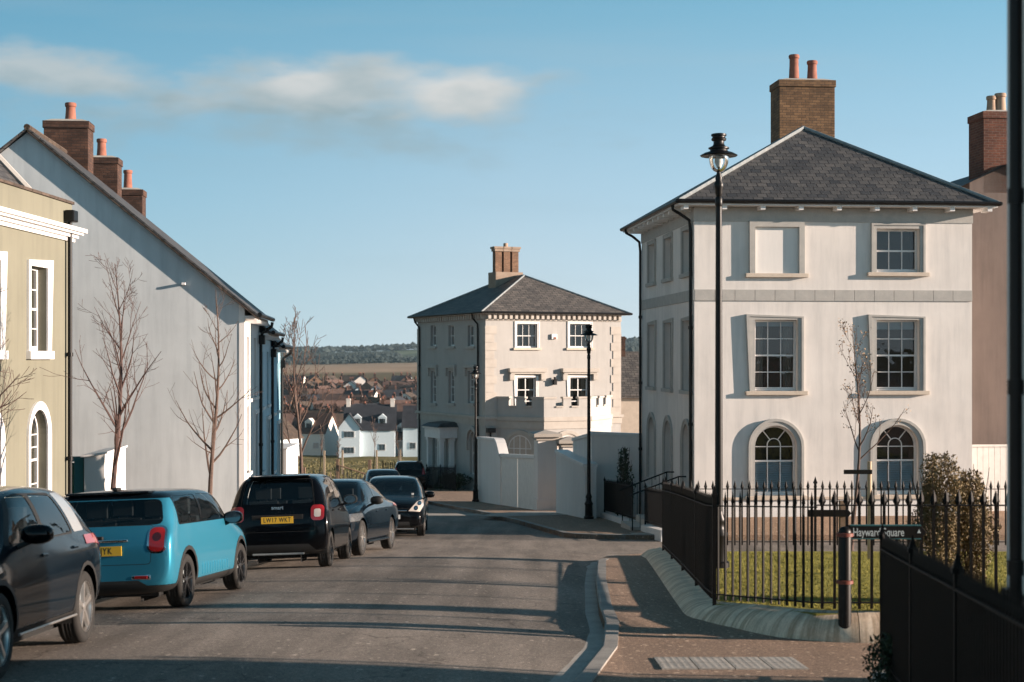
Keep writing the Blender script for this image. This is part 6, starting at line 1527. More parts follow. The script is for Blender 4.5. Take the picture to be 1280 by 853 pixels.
def make_car(S):
    """local axes: x from rear bumper (0) to nose (L), y left, z up"""
    L, W, H = S['L'], S['W'], S['H']; root = empty(S['name']); tag(root, S['label'], 'car', 'cars parked along the left kerb')
    bm = build_body(S['st'], L, W, H, S.get('zb', .18), S.get('wide', 1.06)); lay = bm.faces.layers.int.new('tag'); bm.normal_update()
    side = lambda c, n: abs(c.y) > .30
    wl = S['wheels']; r = S['r']; ra = S.get('ra', r + .045)
    # door outlines first (seam then panel)
    for dr in S.get('doors', []):
        cut(bm, lay, 'y', rounded(dr, .06), lambda c, n: abs(c.y) > .35, 1)
        ins = inset(rounded(dr, .06), .007); cut(bm, lay, 'y', ins, lambda c, n: abs(c.y) > .35, 2)
    for dr in S.get('rear_seams', []):
        cut(bm, lay, 'x', rounded(dr, .05), lambda c, n: c.x < .5 and n.x < .1, 1); cut(bm, lay, 'x', inset(rounded(dr, .05), .007), lambda c, n: c.x < .5 and n.x < .1, 3)
    for dr in S.get('front_seams', []):
        cut(bm, lay, 'x', dr, lambda c, n: c.x > L - 1.4 and n.z > -.2, 1); cut(bm, lay, 'x', inset(dr, .007), lambda c, n: c.x > L - 1.4 and n.z > -.2, 14)
    if S.get('roof_z'): 
        cut(bm, lay, 'y', [(-.1, S['roof_z']), (L, S['roof_z']), (L, 2), (-.1, 2)], lambda c, n: c.z > .9, 4)
    # cladding
    if S.get('clad'):
        zc = S['clad']
        cut(bm, lay, 'y', [(-.1, 0), (L + .1, 0), (L + .1, zc), (-.1, zc)], lambda c, n: True, 5)
        for x in wl: cut(bm, lay, 'y', circ(x, r, ra + S.get('cladw', .055), 20), lambda c, n: abs(c.y) > .45 and c.z < r + ra + .2, 5)
    if S.get('low_rear'):
        cut(bm, lay, 'x', S['low_rear'], lambda c, n: c.x < .6 and n.x < -.2, 5)
    if S.get('low_front'):
        for p in S['low_front']: cut(bm, lay, 'x', p, lambda c, n: c.x > L - .8 and n.x > .2, 5)
    if S.get('pillar'): cut(bm, lay, 'y', rounded(S['pillar'], .03), side, 6)
    # dark pillar band round the glass, then glass
    for w in S.get('bands', []): cut(bm, lay, 'y', rounded(w, .05), lambda c, n: abs(c.y) > .35 and n.z < .8, 7)
    for w in S['side_glass']: cut(bm, lay, 'y', rounded(w, .045), lambda c, n: abs(c.y) > .35 and n.z < .8, 8)
    rg = S['rear_glass']; cut(bm, lay, 'x', rounded(rg, .08), lambda c, n: c.x < S['rx'] and n.x < 0, 9)
    fg = S['front_glass']; cut(bm, lay, 'x', rounded(fg, .06), lambda c, n: S['fx0'] < c.x < S['fx1'] and n.x > 0, 10)
    for (poly, ring) in S.get('tails', []):
        for sg in (1, -1):
            P = [(sg * a, b) for a, b in poly]
            if ring: cut(bm, lay, 'x', [(sg * a, b) for a, b in inset(poly, -.024)] if True else P, lambda c, n: c.x < .7 and c.y * sg > .2 and n.x < .55, 11)
            cut(bm, lay, 'x', P, lambda c, n: c.x < .7 and c.y * sg > .2 and n.x < .55, 12)
            if S.get('tail_core'): cut(bm, lay, 'x', [(sg * a, b) for a, b in S['tail_core']], lambda c, n: c.x < .7 and c.y * sg > .2 and n.x < .55, 15)
    for poly in S.get('heads', []):
        for sg in (1, -1):
            cut(bm, lay, 'x', [(sg * a, b) for a, b in inset(poly, -.010)], lambda c, n: c.x > L - .9 and c.y * sg > .1, 1)
            cut(bm, lay, 'x', [(sg * a, b) for a, b in poly], lambda c, n: c.x > L - .9 and c.y * sg > .1, 13)
    for hc in S.get('head_core', []):
        for sg in (1, -1):
            cut(bm, lay, 'x', circ(sg * hc[0], hc[1], hc[2], 14), lambda c, n: c.x > L - 1.1 and c.y * sg > .1, 16); cut(bm, lay, 'x', circ(sg * hc[0], hc[1], hc[2] * .68, 12), lambda c, n: c.x > L - 1.1 and c.y * sg > .1, 17)
    for poly in S.get('heads_side', []):
        for sg in (1, -1): cut(bm, lay, 'y', poly, lambda c, n: c.y * sg > .3, 13)
    for x in wl: cut(bm, lay, 'y', circ(x, r + .01, ra, 24), lambda c, n: abs(c.y) > .42 and c.z < r + ra + .1, 99)
    body_m = S['paint']
    bm.normal_update()
    body = skin_part(bm, lay, (0, 1, 7, 11), 'body', None, root, 0, [body_m, 'seam_dark', 'car_plastic' if not S.get('gloss_pillar') else 'paint_black', 'chrome'])
    def halves(tg, nm, mt, push):
        for sg in (1, -1):
            b2 = bm.copy(); l2 = b2.faces.layers.int['tag']; b2.normal_update()
            for f in b2.faces:
                if f[l2] == tg:
                    c = f.calc_center_median()
                    if c.y * sg < 0: f[l2] = 98
            if tg in (2, 8):
                P = S['doors'] if tg == 2 else S['side_glass']
                for q, poly in enumerate(P):
                    for f in b2.faces:
                        if f[l2] == tg:
                            c = f.calc_center_median()
                            if min(p[0] for p in poly) - .05 < c.x < max(p[0] for p in poly) + .02 and all(not (min(p[0] for p in o2) - .05 < c.x) for o2 in P[q + 1:]): f[l2] = 200 + q
                    skin_part(b2, l2, (200 + q,), nm, mt, root, push)
            else: skin_part(b2, l2, (tg,), nm, mt, root, push)
            b2.free()
    halves(2, 'door', body_m, .0); halves(6, 'rear_pillar', 'paint_silver', .003); halves(8, 'side_window', 'car_glass', -.004)
    skin_part(bm, lay, (3,), 'tailgate', body_m, root, .0); skin_part(bm, lay, (14,), 'bonnet', body_m, root, .0)
    skin_part(bm, lay, (4,), 'roof', S.get('roof', body_m), root, .0); skin_part(bm, lay, (5,), 'cladding', 'car_plastic', root, .004)
    skin_part(bm, lay, (9,), 'rear_window', 'car_glass', root, -.003); skin_part(bm, lay, (10,), 'windscreen', 'car_glass', root, -.003)
    for sg in (1, -1):
        for tg, nm, mt in ((12, 'tail_light', 'tail_red'), (13, 'headlight', S.get('head_mat', 'lamp_clear'))):
            b2 = bm.copy(); l2 = b2.faces.layers.int['tag']
            for f in b2.faces:
                if (f[l2] == tg or (tg == 12 and f[l2] == 15)) and f.calc_center_median().y * sg < 0: f[l2] = 98
            b2.normal_update()
            o = skin_part(b2, l2, (tg,), nm, mt, root, .006)
            if tg == 12 and o: skin_part(b2, l2, (15,), 'light_core', S.get('core_mat', 'tail_dark'), o, .007)
            b2.free()
    if S.get('head_core'):
        skin_part(bm, lay, (16, 17), 'headlight_reflector', None, root, .007, ['mirror_dark', 'chrome'])
    # interior
    interior(root, S['fx0'] * 0 + .35, S['fx1'] + .1, .3, S['belt'] - .16, W * .40, S['seats'], S['belt'] + .30)
    for i, x in enumerate(wl):
        for s in (1, -1):
            arch_liner(root, x, s, ra - .002, W / 2 - .06); wheel(root, x, s, W / 2 - .015, r, .205, S['rim'], S['rstyle'], S['nsp'])
    # underbody
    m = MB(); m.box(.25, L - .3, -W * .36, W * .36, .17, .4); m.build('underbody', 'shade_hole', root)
    # mirrors
    mx, mz = S['mirror']
    for s in (1, -1):
        m = MB(); c = Vector((mx, s * (W / 2 + .09), mz)); ms = S.get('msize', (.10, .13, .085)); vs = []; fs = []; nu, nv = 12, 8
        for i in range(nv + 1):
            for j in range(nu):
                a = 2 * math.pi * j / nu; b = math.pi * i / nv - math.pi / 2; cb = math.copysign(abs(math.cos(b)) ** .7, math.cos(b)); ca, sa = math.cos(a), math.sin(a); ca = math.copysign(abs(ca) ** .7, ca); sa = math.copysign(abs(sa) ** .7, sa)
                xx = ms[0] * .75 * cb * ca; xx = max(xx, -ms[0] * .35); vs.append((c.x + xx, c.y + ms[1] * math.sin(b), c.z + ms[2] * cb * sa))
        for i in range(nv):
            for j in range(nu): fs.append((i * nu + j, i * nu + (j + 1) % nu, (i + 1) * nu + (j + 1) % nu, (i + 1) * nu + j))
        m.add(vs, fs); mo = m.build('door_mirror', S.get('mirror_mat', 'car_plastic'), root, smooth=True)
        g = MB(); g.add([(c.x - ms[0] * .36, c.y + ms[1] * .8 * math.cos(k * math.pi / 8), c.z + ms[2] * .8 * math.sin(k * math.pi / 8)) for k in range(16)], [tuple(range(16))]); g.build('mirror_glass', 'mirror_dark', mo, fixn=False)
        g = MB(); g.tube([(mx + .02, s * (W / 2 - .07), mz - .10), (mx + .01, s * (W / 2 + .03), mz - .06)], .022, 8); g.build('mirror_arm', 'car_plastic', mo)
    for (hx, hz) in S.get('handles', []):
        for s in (1, -1):
            m = MB(); yy = s * (W / 2 - S.get('hin', .035)); m.box(hx - .08, hx + .08, min(yy, yy + s * .03), max(yy, yy + s * .03), hz - .014, hz + .014); m.build('door_handle', S.get('handle_mat', body_m), root, bevel=.01)
    # plates
    for (xp, zp, wdt, mat, txt, dirn, xo) in S.get('plates', []):
        m = MB(); m.box(xp - .006, xp + .006, -wdt / 2, wdt / 2, zp - .055, zp + .055); p = m.build('number_plate', mat, root)
        rot = Matrix.Rotation(R(-90 if dirn < 0 else 90), 4, 'Z') @ Matrix.Rotation(R(90), 4, 'X')
        M = Matrix.Translation((xp + dirn * .0063, xo, zp)) @ rot
        text_mesh('plate_lettering', txt, .104, 'plate_ink', p, M, .0002, .0016, 'CENTER', .76, 1.16)
    for (txt, xp, yp, zp, sz, dirn, mat) in S.get('badges', []):
        rot = Matrix.Rotation(R(-90 if dirn < 0 else 90), 4, 'Z') @ Matrix.Rotation(R(90), 4, 'X')
        text_mesh('badge_lettering', txt, sz, mat, root, Matrix.Translation((xp, yp, zp)) @ rot, .003, .001)
    for ex in S.get('extras', []): ex(root, L, W, H)
    bm.free(); return root
def surf_x(st, z): return 0
def place_car(S, fx, fy, rx, ry):
    root = make_car(S); M, r = place(root, fx, fy, rx, ry); xr = S['wheels'][0]
    T = Matrix.Translation(r) @ M @ Matrix.Translation((-xr, 0, 0)); root.matrix_world = T; return root
def boxpart(name, mat, x0, x1, y0, y1, z0, z1, bv=.008):
    def f(root, L, W, H):
        m = MB(); m.box(x0, x1, y0, y1, z0, z1); m.build(name, mat, root, bevel=bv)
    return f
def tubepart(name, mat, path, r, seg=8):
    def f(root, L, W, H):
        m = MB(); m.tube(path, r, seg); m.build(name, mat, root, smooth=True)
    return f
# ---- small cyan hatchback
def strakes(root, L, W, H):
    for s in (1, -1):
        for k in range(11):
            m = MB(); x = 1.28 + k * .115; m.tube([(x, s * (W / 2 - .022), .60 - .012 * k), (x + .01, s * (W / 2 - .012), .45), (x + .02, s * (W / 2 - .018), .34)], [.004, .016, .010], 8); m.build('door_strake', 'paint_cyan', root, smooth=True)
MINI = dict(wide=1.27, name='parked_car', label='bright cyan small hatchback with black roof and yellow rear plate', L=3.83, W=1.69, H=1.414, paint='paint_cyan', roof='paint_roof', roof_z=1.30,
    st=[(0.0, .34, .66, .78, .64, .72, .70, .60), (.02, .27, .73, .845, .80, .765, .87, .66), (.09, .22, .78, .872, .93, .79, .985, .685), (.17, .20, .80, .874, .955, .79, 1.12, .665), (.28, .20, .81, .874, .965, .79, 1.32, .61), (.42, .19, .82, .874, .965, .79, 1.395, .565),
        (.9, .18, .83, .872, .962, .795, 1.412, .575), (1.5, .18, .83, .872, .955, .80, 1.414, .585), (2.05, .18, .83, .872, .95, .80, 1.395, .59), (2.32, .18, .83, .872, .945, .80, 1.335, .60), (2.66, .18, .83, .872, .935, .795, 1.12, .655), (2.90, .18, .83, .87, .925, .775, .99, .68), (3.0, .18, .82, .87, .91, .765, .965, .66),
        (3.35, .2, .80, .862, .87, .735, .925, .60), (3.62, .22, .76, .83, .80, .70, .86, .56), (3.78, .26, .70, .77, .68, .63, .74, .5), (3.83, .34, .62, .68, .58, .56, .63, .45)],
    wheels=(.70, 3.195), r=.312, ra=.355, clad=.31, cladw=.058, low_rear=[(-1, 0), (1, 0), (1, .30), (.55, .31), (.45, .37), (-.45, .37), (-.55, .31), (-1, .30)],
    doors=[[(1.30, .36), (1.28, .93), (2.70, .93), (2.78, .55), (2.72, .36)]], rear_seams=[[(-.60, .55), (.60, .55), (.62, 1.0), (-.62, 1.0)]],
    bands=[[(.40, .98), (.44, 1.40), (2.30, 1.40), (2.98, .98)]], side_glass=[[(.46, 1.0), (.50, 1.315), (1.32, 1.325), (1.30, .995)], [(1.38, .995), (1.40, 1.325), (2.10, 1.315), (2.66, .995)]], gloss_pillar=True,
    rear_glass=[(-.72, 1.0), (.72, 1.0), (.66, 1.29), (-.66, 1.29)], rx=.6, front_glass=[(-.66, .98), (.66, .98), (.56, 1.33), (-.56, 1.33)], fx0=2.1, fx1=2.95,
    tails=[(rrect(.668, .83, .175, .27, .06), True)], tail_core=circ(.668, .86, .05, 12), heads=[circ(.6, .70, .11, 18)], belt=.96, seats=(1.0, 1.95), rim='alloy_black', rstyle='double', nsp=5,
    mirror=(2.42, .99), handles=[(1.45, .84)], handle_mat='chrome', mirror_mat='paint_black', hin=.055,
    plates=[(-.012, .715, .53, 'plate_yellow', 'Y66 JYK', -1, 0)], badges=[('COOPER', .028, -.44, .665, .045, -1, 'chrome')],
    extras=[boxpart('plate_garnish', 'chrome', -.012, .04, -.34, .34, .815, .845), boxpart('tail_badge', 'seam_dark', -.018, .03, -.045, .045, .845, .885, .012), tubepart('rear_wiper', 'car_plastic', [(.14, .02, 1.005), (.16, -.12, 1.04), (.17, -.36, 1.05)], .012),
            tubepart('aerial', 'car_plastic', [(.62, 0, 1.41), (.55, 0, 1.62)], .005), boxpart('aerial_base', 'car_plastic', .57, .72, -.035, .035, 1.40, 1.44, .015), boxpart('spoiler', 'paint_roof', .30, .55, -.50, .50, 1.36, 1.39, .012),
            boxpart('rear_fog_light', 'tail_red', -.005, .05, -.56, -.40, .385, .425, .01), strakes, boxpart('fog_surround', 'chrome', .0, .04, -.60, -.36, .37, .44, .02)])
# ---- navy crossover facing the viewer
SUV = dict(name='parked_car', label='dark navy crossover with grey rear pillar and silver alloys, cut by the left edge', L=4.19, W=1.80, H=1.52, paint='paint_navy', zb=.22,
    st=[(0, .40, .66, .76, .72, .70, .80, .6), (.04, .32, .74, .84, .86, .78, .96, .66), (.14, .27, .80, .89, 1.0, .82, 1.08, .68), (.30, .25, .83, .90, 1.03, .82, 1.25, .65), (.50, .24, .85, .905, 1.03, .82, 1.42, .60), (.72, .24, .86, .905, 1.02, .825, 1.485, .60),
        (1.3, .23, .86, .905, 1.01, .83, 1.515, .61), (1.9, .23, .86, .905, 1.0, .83, 1.52, .62), (2.4, .23, .86, .905, .99, .83, 1.48, .62), (2.65, .23, .86, .905, .985, .825, 1.41, .63), (3.0, .23, .86, .905, .975, .82, 1.17, .68), (3.22, .23, .86, .905, .965, .81, 1.05, .70), (3.35, .24, .85, .90, .95, .80, 1.02, .70),
        (3.75, .26, .82, .89, .91, .77, .97, .66), (4.0, .28, .78, .85, .84, .73, .90, .62), (4.13, .30, .74, .80, .72, .66, .80, .56), (4.19, .36, .68, .72, .62, .60, .68, .5)],
    wheels=(.78, 3.375), r=.338, ra=.385, clad=.34, cladw=.05,
    doors=[[(1.02, .40), (1.14, .62), (1.0, .99), (1.98, .99), (1.98, .40)], [(2.0, .40), (2.0, .99), (2.86, .985), (2.98, .60), (2.90, .40)]],
    bands=[[(1.02, 1.045), (1.22, 1.435), (2.48, 1.445), (3.0, 1.02)]], side_glass=[[(1.06, 1.065), (1.24, 1.41), (1.92, 1.43), (1.92, 1.045)], [(2.02, 1.04), (2.02, 1.43), (2.44, 1.42), (2.90, 1.03)]], pillar=[(.62, 1.06), (.78, 1.43), (1.16, 1.43), (.98, 1.055)],
    rear_glass=[(-.62, 1.10), (.62, 1.10), (.56, 1.40), (-.56, 1.40)], rx=.7, front_glass=[(-.70, 1.06), (.70, 1.06), (.60, 1.44), (-.60, 1.44)], fx0=2.4, fx1=3.25,
    tails=[([(.50, .84), (.86, .86), (.88, 1.02), (.52, .98)], False)], heads=[[(.48, .72), (.86, .76), (.88, .88), (.50, .83)]], belt=1.01, seats=(1.35, 2.3), rim='alloy_silver', rstyle='single', nsp=5,
    mirror=(2.72, 1.10), msize=(.12, .135, .085), handles=[(1.12, .92), (2.12, .90)], mirror_mat='paint_black', hin=.04,
    extras=[tubepart('sill_trim', 'alloy_silver', [(1.2, .895, .30), (2.95, .895, .30)], .012), tubepart('sill_trim', 'alloy_silver', [(1.2, -.895, .30), (2.95, -.895, .30)], .012), boxpart('front_plate', 'plate_white', 4.17, 4.20, -.26, .26, .42, .53)])
# ---- black city car
SMART = dict(wide=1.12, name='parked_car', label='black five-door city car with rounded red tail lights and yellow LW17 WKT plate', L=3.50, W=1.665, H=1.555, paint='paint_black',
    st=[(0, .38, .66, .77, .62, .71, .66, .58), (.02, .30, .74, .83, .82, .765, .92, .64), (.07, .24, .785, .846, .98, .77, 1.06, .66), (.16, .22, .79, .845, 1.02, .765, 1.25, .62), (.26, .20, .80, .848, 1.03, .77, 1.44, .575), (.40, .19, .81, .85, 1.03, .77, 1.52, .56),
        (.9, .18, .81, .85, 1.02, .775, 1.55, .58), (1.5, .18, .81, .85, 1.01, .775, 1.555, .59), (2.1, .18, .81, .85, .99, .775, 1.52, .59), (2.4, .18, .81, .85, .98, .77, 1.43, .60), (2.75, .18, .81, .85, .96, .765, 1.18, .64), (2.95, .18, .81, .85, .94, .755, 1.04, .66),
        (3.15, .2, .79, .84, .89, .73, .96, .6), (3.38, .24, .74, .80, .78, .68, .85, .54), (3.47, .28, .70, .75, .66, .62, .74, .5), (3.50, .36, .62, .66, .56, .55, .62, .42)],
    wheels=(.46, 2.954), r=.295, ra=.335, 
    low_rear=[(-1, 0), (1, 0), (1, .30), (.62, .30), (.5, .40), (-.5, .40), (-.62, .30), (-1, .30)],
    doors=[[(.72, .36), (.74, .60), (.62, 1.0), (1.48, 1.0), (1.48, .36)], [(1.50, .36), (1.50, 1.0), (2.46, .98), (2.56, .6), (2.48, .36)]], rear_seams=[[(-.62, .60), (.62, .60), (.60, 1.10), (.54, 1.46), (-.54, 1.46), (-.60, 1.10)]],
    bands=[[(.46, 1.05), (.52, 1.46), (2.14, 1.46), (2.72, 1.03)]], side_glass=[[(.52, 1.07), (.58, 1.43), (1.42, 1.45), (1.42, 1.05)], [(1.54, 1.05), (1.54, 1.45), (2.10, 1.43), (2.58, 1.04)]], gloss_pillar=True,
    rear_glass=[(-.56, 1.06), (.56, 1.06), (.585, 1.12), (.51, 1.44), (-.51, 1.44), (-.585, 1.12)], rx=.45, front_glass=[(-.64, 1.03), (.64, 1.03), (.56, 1.46), (-.56, 1.46)], fx0=2.15, fx1=3.0,
    tails=[(rrect(.655, .90, .215, .25, .065), False)], tail_core=rrect(.655, .895, .11, .13, .03), core_mat='lamp_white', heads=[rrect(.6, .72, .2, .18, .06)], belt=1.02, seats=(.85, 1.8), rim='alloy_black', rstyle='double', nsp=6,
    mirror=(2.28, 1.08), handles=[(.82, .92), (1.62, .92)],
    plates=[(-.004, .795, .52, 'plate_yellow', 'LW17 WKT', -1, 0)], badges=[('smart', -.008 + .05, .0, .995, .085, -1, 'badge_silver')],
    extras=[boxpart('plate_recess', 'seam_dark', .012, .035, -.42, .42, .71, .88), tubepart('rear_wiper', 'car_plastic', [(.08, .0, 1.06), (.13, -.10, 1.12), (.14, -.30, 1.12)], .012), boxpart('reflector', 'tail_red', .012, .04, .44, .62, .405, .43), boxpart('reflector', 'tail_red', .012, .04, -.62, -.44, .405, .43), boxpart('bumper_trim', 'lead', .02, .07, -.42, .42, .23, .26),
            boxpart('roof_spoiler', 'paint_black', .22, .42, -.50, .50, 1.485, 1.515, .014)])
# ---- black saloon facing the viewer
SALOON = dict(name='parked_car', label='dark saloon facing the viewer behind the black city car, with silver multi-spoke wheels', L=4.94, W=1.868, H=1.475, paint='paint_navy',
    st=[(0, .40, .68, .76, .72, .70, .82, .56), (.05, .32, .76, .84, .86, .78, .97, .62), (.18, .26, .82, .90, .95, .82, 1.05, .66), (.50, .22, .86, .93, .97, .84, 1.09, .66), (.80, .20, .87, .934, .975, .84, 1.12, .64), (1.15, .19, .88, .934, .975, .84, 1.28, .60), (1.5, .19, .88, .934, .97, .84, 1.41, .575),
        (2.0, .18, .88, .934, .965, .84, 1.465, .58), (2.5, .18, .88, .934, .96, .84, 1.475, .59), (2.95, .18, .88, .934, .955, .84, 1.44, .59), (3.2, .18, .88, .934, .95, .835, 1.36, .60), (3.55, .18, .88, .934, .94, .83, 1.14, .66), (3.78, .19, .88, .93, .93, .82, 1.02, .70), (3.95, .2, .87, .925, .92, .81, .99, .69),
        (4.4, .21, .84, .91, .87, .78, .93, .64), (4.75, .22, .80, .87, .80, .73, .86, .60), (4.89, .24, .76, .82, .70, .68, .76, .54), (4.94, .30, .70, .74, .62, .62, .66, .48)],
    wheels=(1.10, 4.075), r=.335, ra=.372, doors=[[(1.42, .34), (1.38, .62), (1.2, .93), (2.46, .93), (2.46, .34)], [(2.48, .34), (2.48, .93), (3.52, .92), (3.62, .6), (3.54, .34)]], front_seams=[[(-.74, .70), (.74, .70), (.78, 1.02), (-.78, 1.02)]],
    bands=[[(.95, .99), (1.45, 1.36), (2.95, 1.385), (3.58, .975)]], side_glass=[[(1.15, 1.01), (1.50, 1.33), (2.36, 1.37), (2.36, .995)], [(2.46, .995), (2.46, 1.37), (2.92, 1.355), (3.42, .99)]], gloss_pillar=True,
    rear_glass=[(-.62, 1.10), (.62, 1.10), (.54, 1.38), (-.54, 1.38)], rx=1.6, front_glass=[(-.72, 1.02), (.72, 1.02), (.60, 1.40), (-.60, 1.40)], fx0=2.9, fx1=3.85,
    low_front=[[(-.80, .16), (.80, .16), (.76, .34), (-.76, .34)]], tails=[([(.42, .82), (.88, .84), (.90, .95), (.46, .96)], False)], heads=[[(.40, .655), (.62, .63), (.90, .66), (.92, .80), (.60, .775), (.42, .76)]], head_core=[(.56, .705, .045), (.70, .725, .045)], belt=.97, seats=(1.9, 2.9), rim='alloy_silver', rstyle='double', nsp=7,
    mirror=(3.22, 1.03), handles=[(1.62, .82), (2.66, .81)], 
    extras=[boxpart('kidney_grille', 'seam_dark', 4.86, 4.93, .03, .30, .50, .70, .03), boxpart('kidney_grille', 'seam_dark', 4.86, 4.93, -.30, -.03, .50, .70, .03), tubepart('grille_rim', 'chrome', [(4.93, .03, .50), (4.94, .30, .50), (4.90, .31, .70), (4.90, .02, .70), (4.93, .03, .50)], .010), tubepart('grille_rim', 'chrome', [(4.93, -.03, .50), (4.94, -.30, .50), (4.90, -.31, .70), (4.90, -.02, .70), (4.93, -.03, .50)], .010),
            tubepart('sill_trim', 'paint_navy', [(1.5, .90, .24), (3.6, .90, .24)], .03), boxpart('head_unit', 'lamp_white', 4.78, 4.83, .66, .76, .68, .75, .02)])
# ---- black hatchback facing the viewer
CORSA = dict(name='parked_car', label='black hatchback facing the viewer with large pale headlamps and white front plate', L=4.0, W=1.74, H=1.49, paint='paint_black',
    st=[(0, .38, .64, .74, .68, .68, .76, .56), (.04, .30, .72, .82, .86, .75, .96, .64), (.14, .24, .78, .865, .96, .78, 1.08, .66), (.28, .22, .80, .87, .98, .78, 1.28, .60), (.45, .2, .81, .87, .98, .785, 1.44, .55), (.9, .19, .82, .87, .975, .79, 1.48, .56),
        (1.5, .18, .82, .87, .965, .79, 1.49, .58), (2.0, .18, .82, .87, .955, .79, 1.46, .58), (2.3, .18, .82, .87, .95, .79, 1.38, .59), (2.7, .18, .82, .87, .945, .785, 1.17, .64), (3.0, .18, .82, .87, .935, .78, 1.04, .68), (3.15, .18, .82, .87, .92, .77, 1.0, .67),
        (3.5, .2, .80, .86, .87, .74, .93, .62), (3.8, .22, .76, .82, .78, .69, .84, .56), (3.94, .25, .72, .77, .66, .64, .72, .5), (4.0, .32, .66, .70, .56, .58, .62, .44)],
    wheels=(.64, 3.15), r=.305, ra=.345, doors=[[(.98, .34), (.96, .94), (1.78, .94), (1.78, .34)], [(1.80, .34), (1.80, .94), (2.70, .93), (2.78, .55), (2.70, .34)]], front_seams=[[(-.50, .72), (.50, .72), (.72, .99), (-.72, .99)]],
    side_glass=[[(.80, 1.0), (.92, 1.37), (1.70, 1.40), (1.70, .99)], [(1.82, .99), (1.82, 1.40), (2.24, 1.37), (2.72, .985)]], rear_glass=[(-.56, 1.05), (.56, 1.05), (.50, 1.38), (-.50, 1.38)], rx=.55, front_glass=[(-.68, 1.02), (.68, 1.02), (.56, 1.42), (-.56, 1.42)], fx0=2.1, fx1=3.1,
    low_front=[[(-.52, .26), (.52, .26), (.48, .40), (-.48, .40)]], tails=[([(.60, .86), (.80, .86), (.74, 1.2), (.62, 1.2)], False)], heads=[[(.46, .66), (.74, .64), (.82, .78), (.80, .93), (.66, .88)]], head_mat='lamp_white', head_core=[(.64, .73, .055), (.72, .84, .05)], belt=.97, seats=(1.3, 2.15), rim='alloy_silver', rstyle='single', nsp=7,
    mirror=(2.62, 1.03), mirror_mat='paint_black', handles=[(1.12, .86), (1.92, .85)], plates=[(4.0, .52, .52, 'plate_white', 'HV12 WHE', 1, 0)],
    extras=[boxpart('grille_bar', 'chrome', 3.93, 3.98, -.42, .42, .655, .685, .012), boxpart('chin_trim', 'alloy_silver', 3.92, 3.99, -.60, .60, .205, .235, .01), boxpart('fog_light', 'lamp_clear', 3.86, 3.93, .54, .66, .36, .45, .03), boxpart('fog_light', 'lamp_clear', 3.86, 3.93, -.66, -.54, .36, .45, .03), boxpart('tax_disc', 'plate_white', 3.02, 3.03, .50, .56, 1.03, 1.08)])
ESTATE = dict(CORSA, name='parked_car', label='dark tall estate car seen from behind beside the far white house', L=4.5, W=1.84, H=1.68, paint='paint_black',
    st=[(x * 4.5 / 4.0, zb, ws * 1.05, wm * 1.05, zb2 * 1.12, wb * 1.05, zt * 1.13, wr * 1.15) for (x, zb, ws, wm, zb2, wb, zt, wr) in CORSA['st']],
    wheels=(.80, 3.5), r=.34, ra=.38, doors=[], front_seams=[], plates=[], badges=[], heads=[], tails=[([(.66, .95), (.84, .95), (.80, 1.30), (.70, 1.30)], False)], low_front=[], side_glass=[[(.5, 1.15), (.6, 1.50), (1.30, 1.54), (1.30, 1.14)], [(1.38, 1.14), (1.38, 1.54), (2.05, 1.56), (2.05, 1.12)], [(2.12, 1.12), (2.12, 1.56), (2.5, 1.53), (3.0, 1.12)]],
    rear_glass=[(-.66, 1.18), (.66, 1.18), (.58, 1.54), (-.58, 1.54)], rx=.7, front_glass=[(-.72, 1.15), (.72, 1.15), (.60, 1.58), (-.60, 1.58)], fx0=2.4, fx1=3.5, belt=1.12, mirror=(2.9, 1.18), handles=[], extras=[tubepart('roof_rail', 'alloy_silver', [(.7, .62, 1.66), (1.5, .64, 1.71), (2.4, .62, 1.68)], .02), tubepart('roof_rail', 'alloy_silver', [(.7, -.62, 1.66), (1.5, -.64, 1.71), (2.4, -.62, 1.68)], .02)])
HIDDEN = dict(CORSA, label='dark car of which only the roof shows behind the black hatchback', paint='paint_navy', plates=[], extras=[], doors=[], front_seams=[])

def at(px, Y): return PX(px, Y)
# positions measured from the tyre contact points (the outer wheel face is W/2 off the axis)
def axle(px, Y, W, heading_x):   # centre of the axle given the px of the outer face of the right-hand (viewer's) wheel
    return (PX(px, Y) - W / 2 + .02, Y)
CARS = []
CARS.append((SUV, axle(8, 12.15, 1.80, 0), axle(108, 14.6, 1.80, 0)))
CARS.append((MINI, axle(300, 20.75, 1.62, 0), axle(234, 18.3, 1.62, 0)))
CARS.append((SMART, axle(437, 27.8, 1.665, 0), axle(415, 25.4, 1.665, 0)))
CARS.append((SALOON, axle(456, 29.3, 1.868, 0), axle(491, 32.2, 1.868, 0)))
CARS.append((CORSA, axle(531, 39.0, 1.74, 0), axle(534, 41.5, 1.74, 0)))
CARS.append((HIDDEN, (PX(482, 63), 63), (PX(476, 65.6), 65.6)))
CARS.append((ESTATE, (PX(512, 86), 86), (PX(512, 83.3), 83.3)))
for (S, f, r_) in CARS: place_car(S, f[0], f[1], r_[0], r_[1])
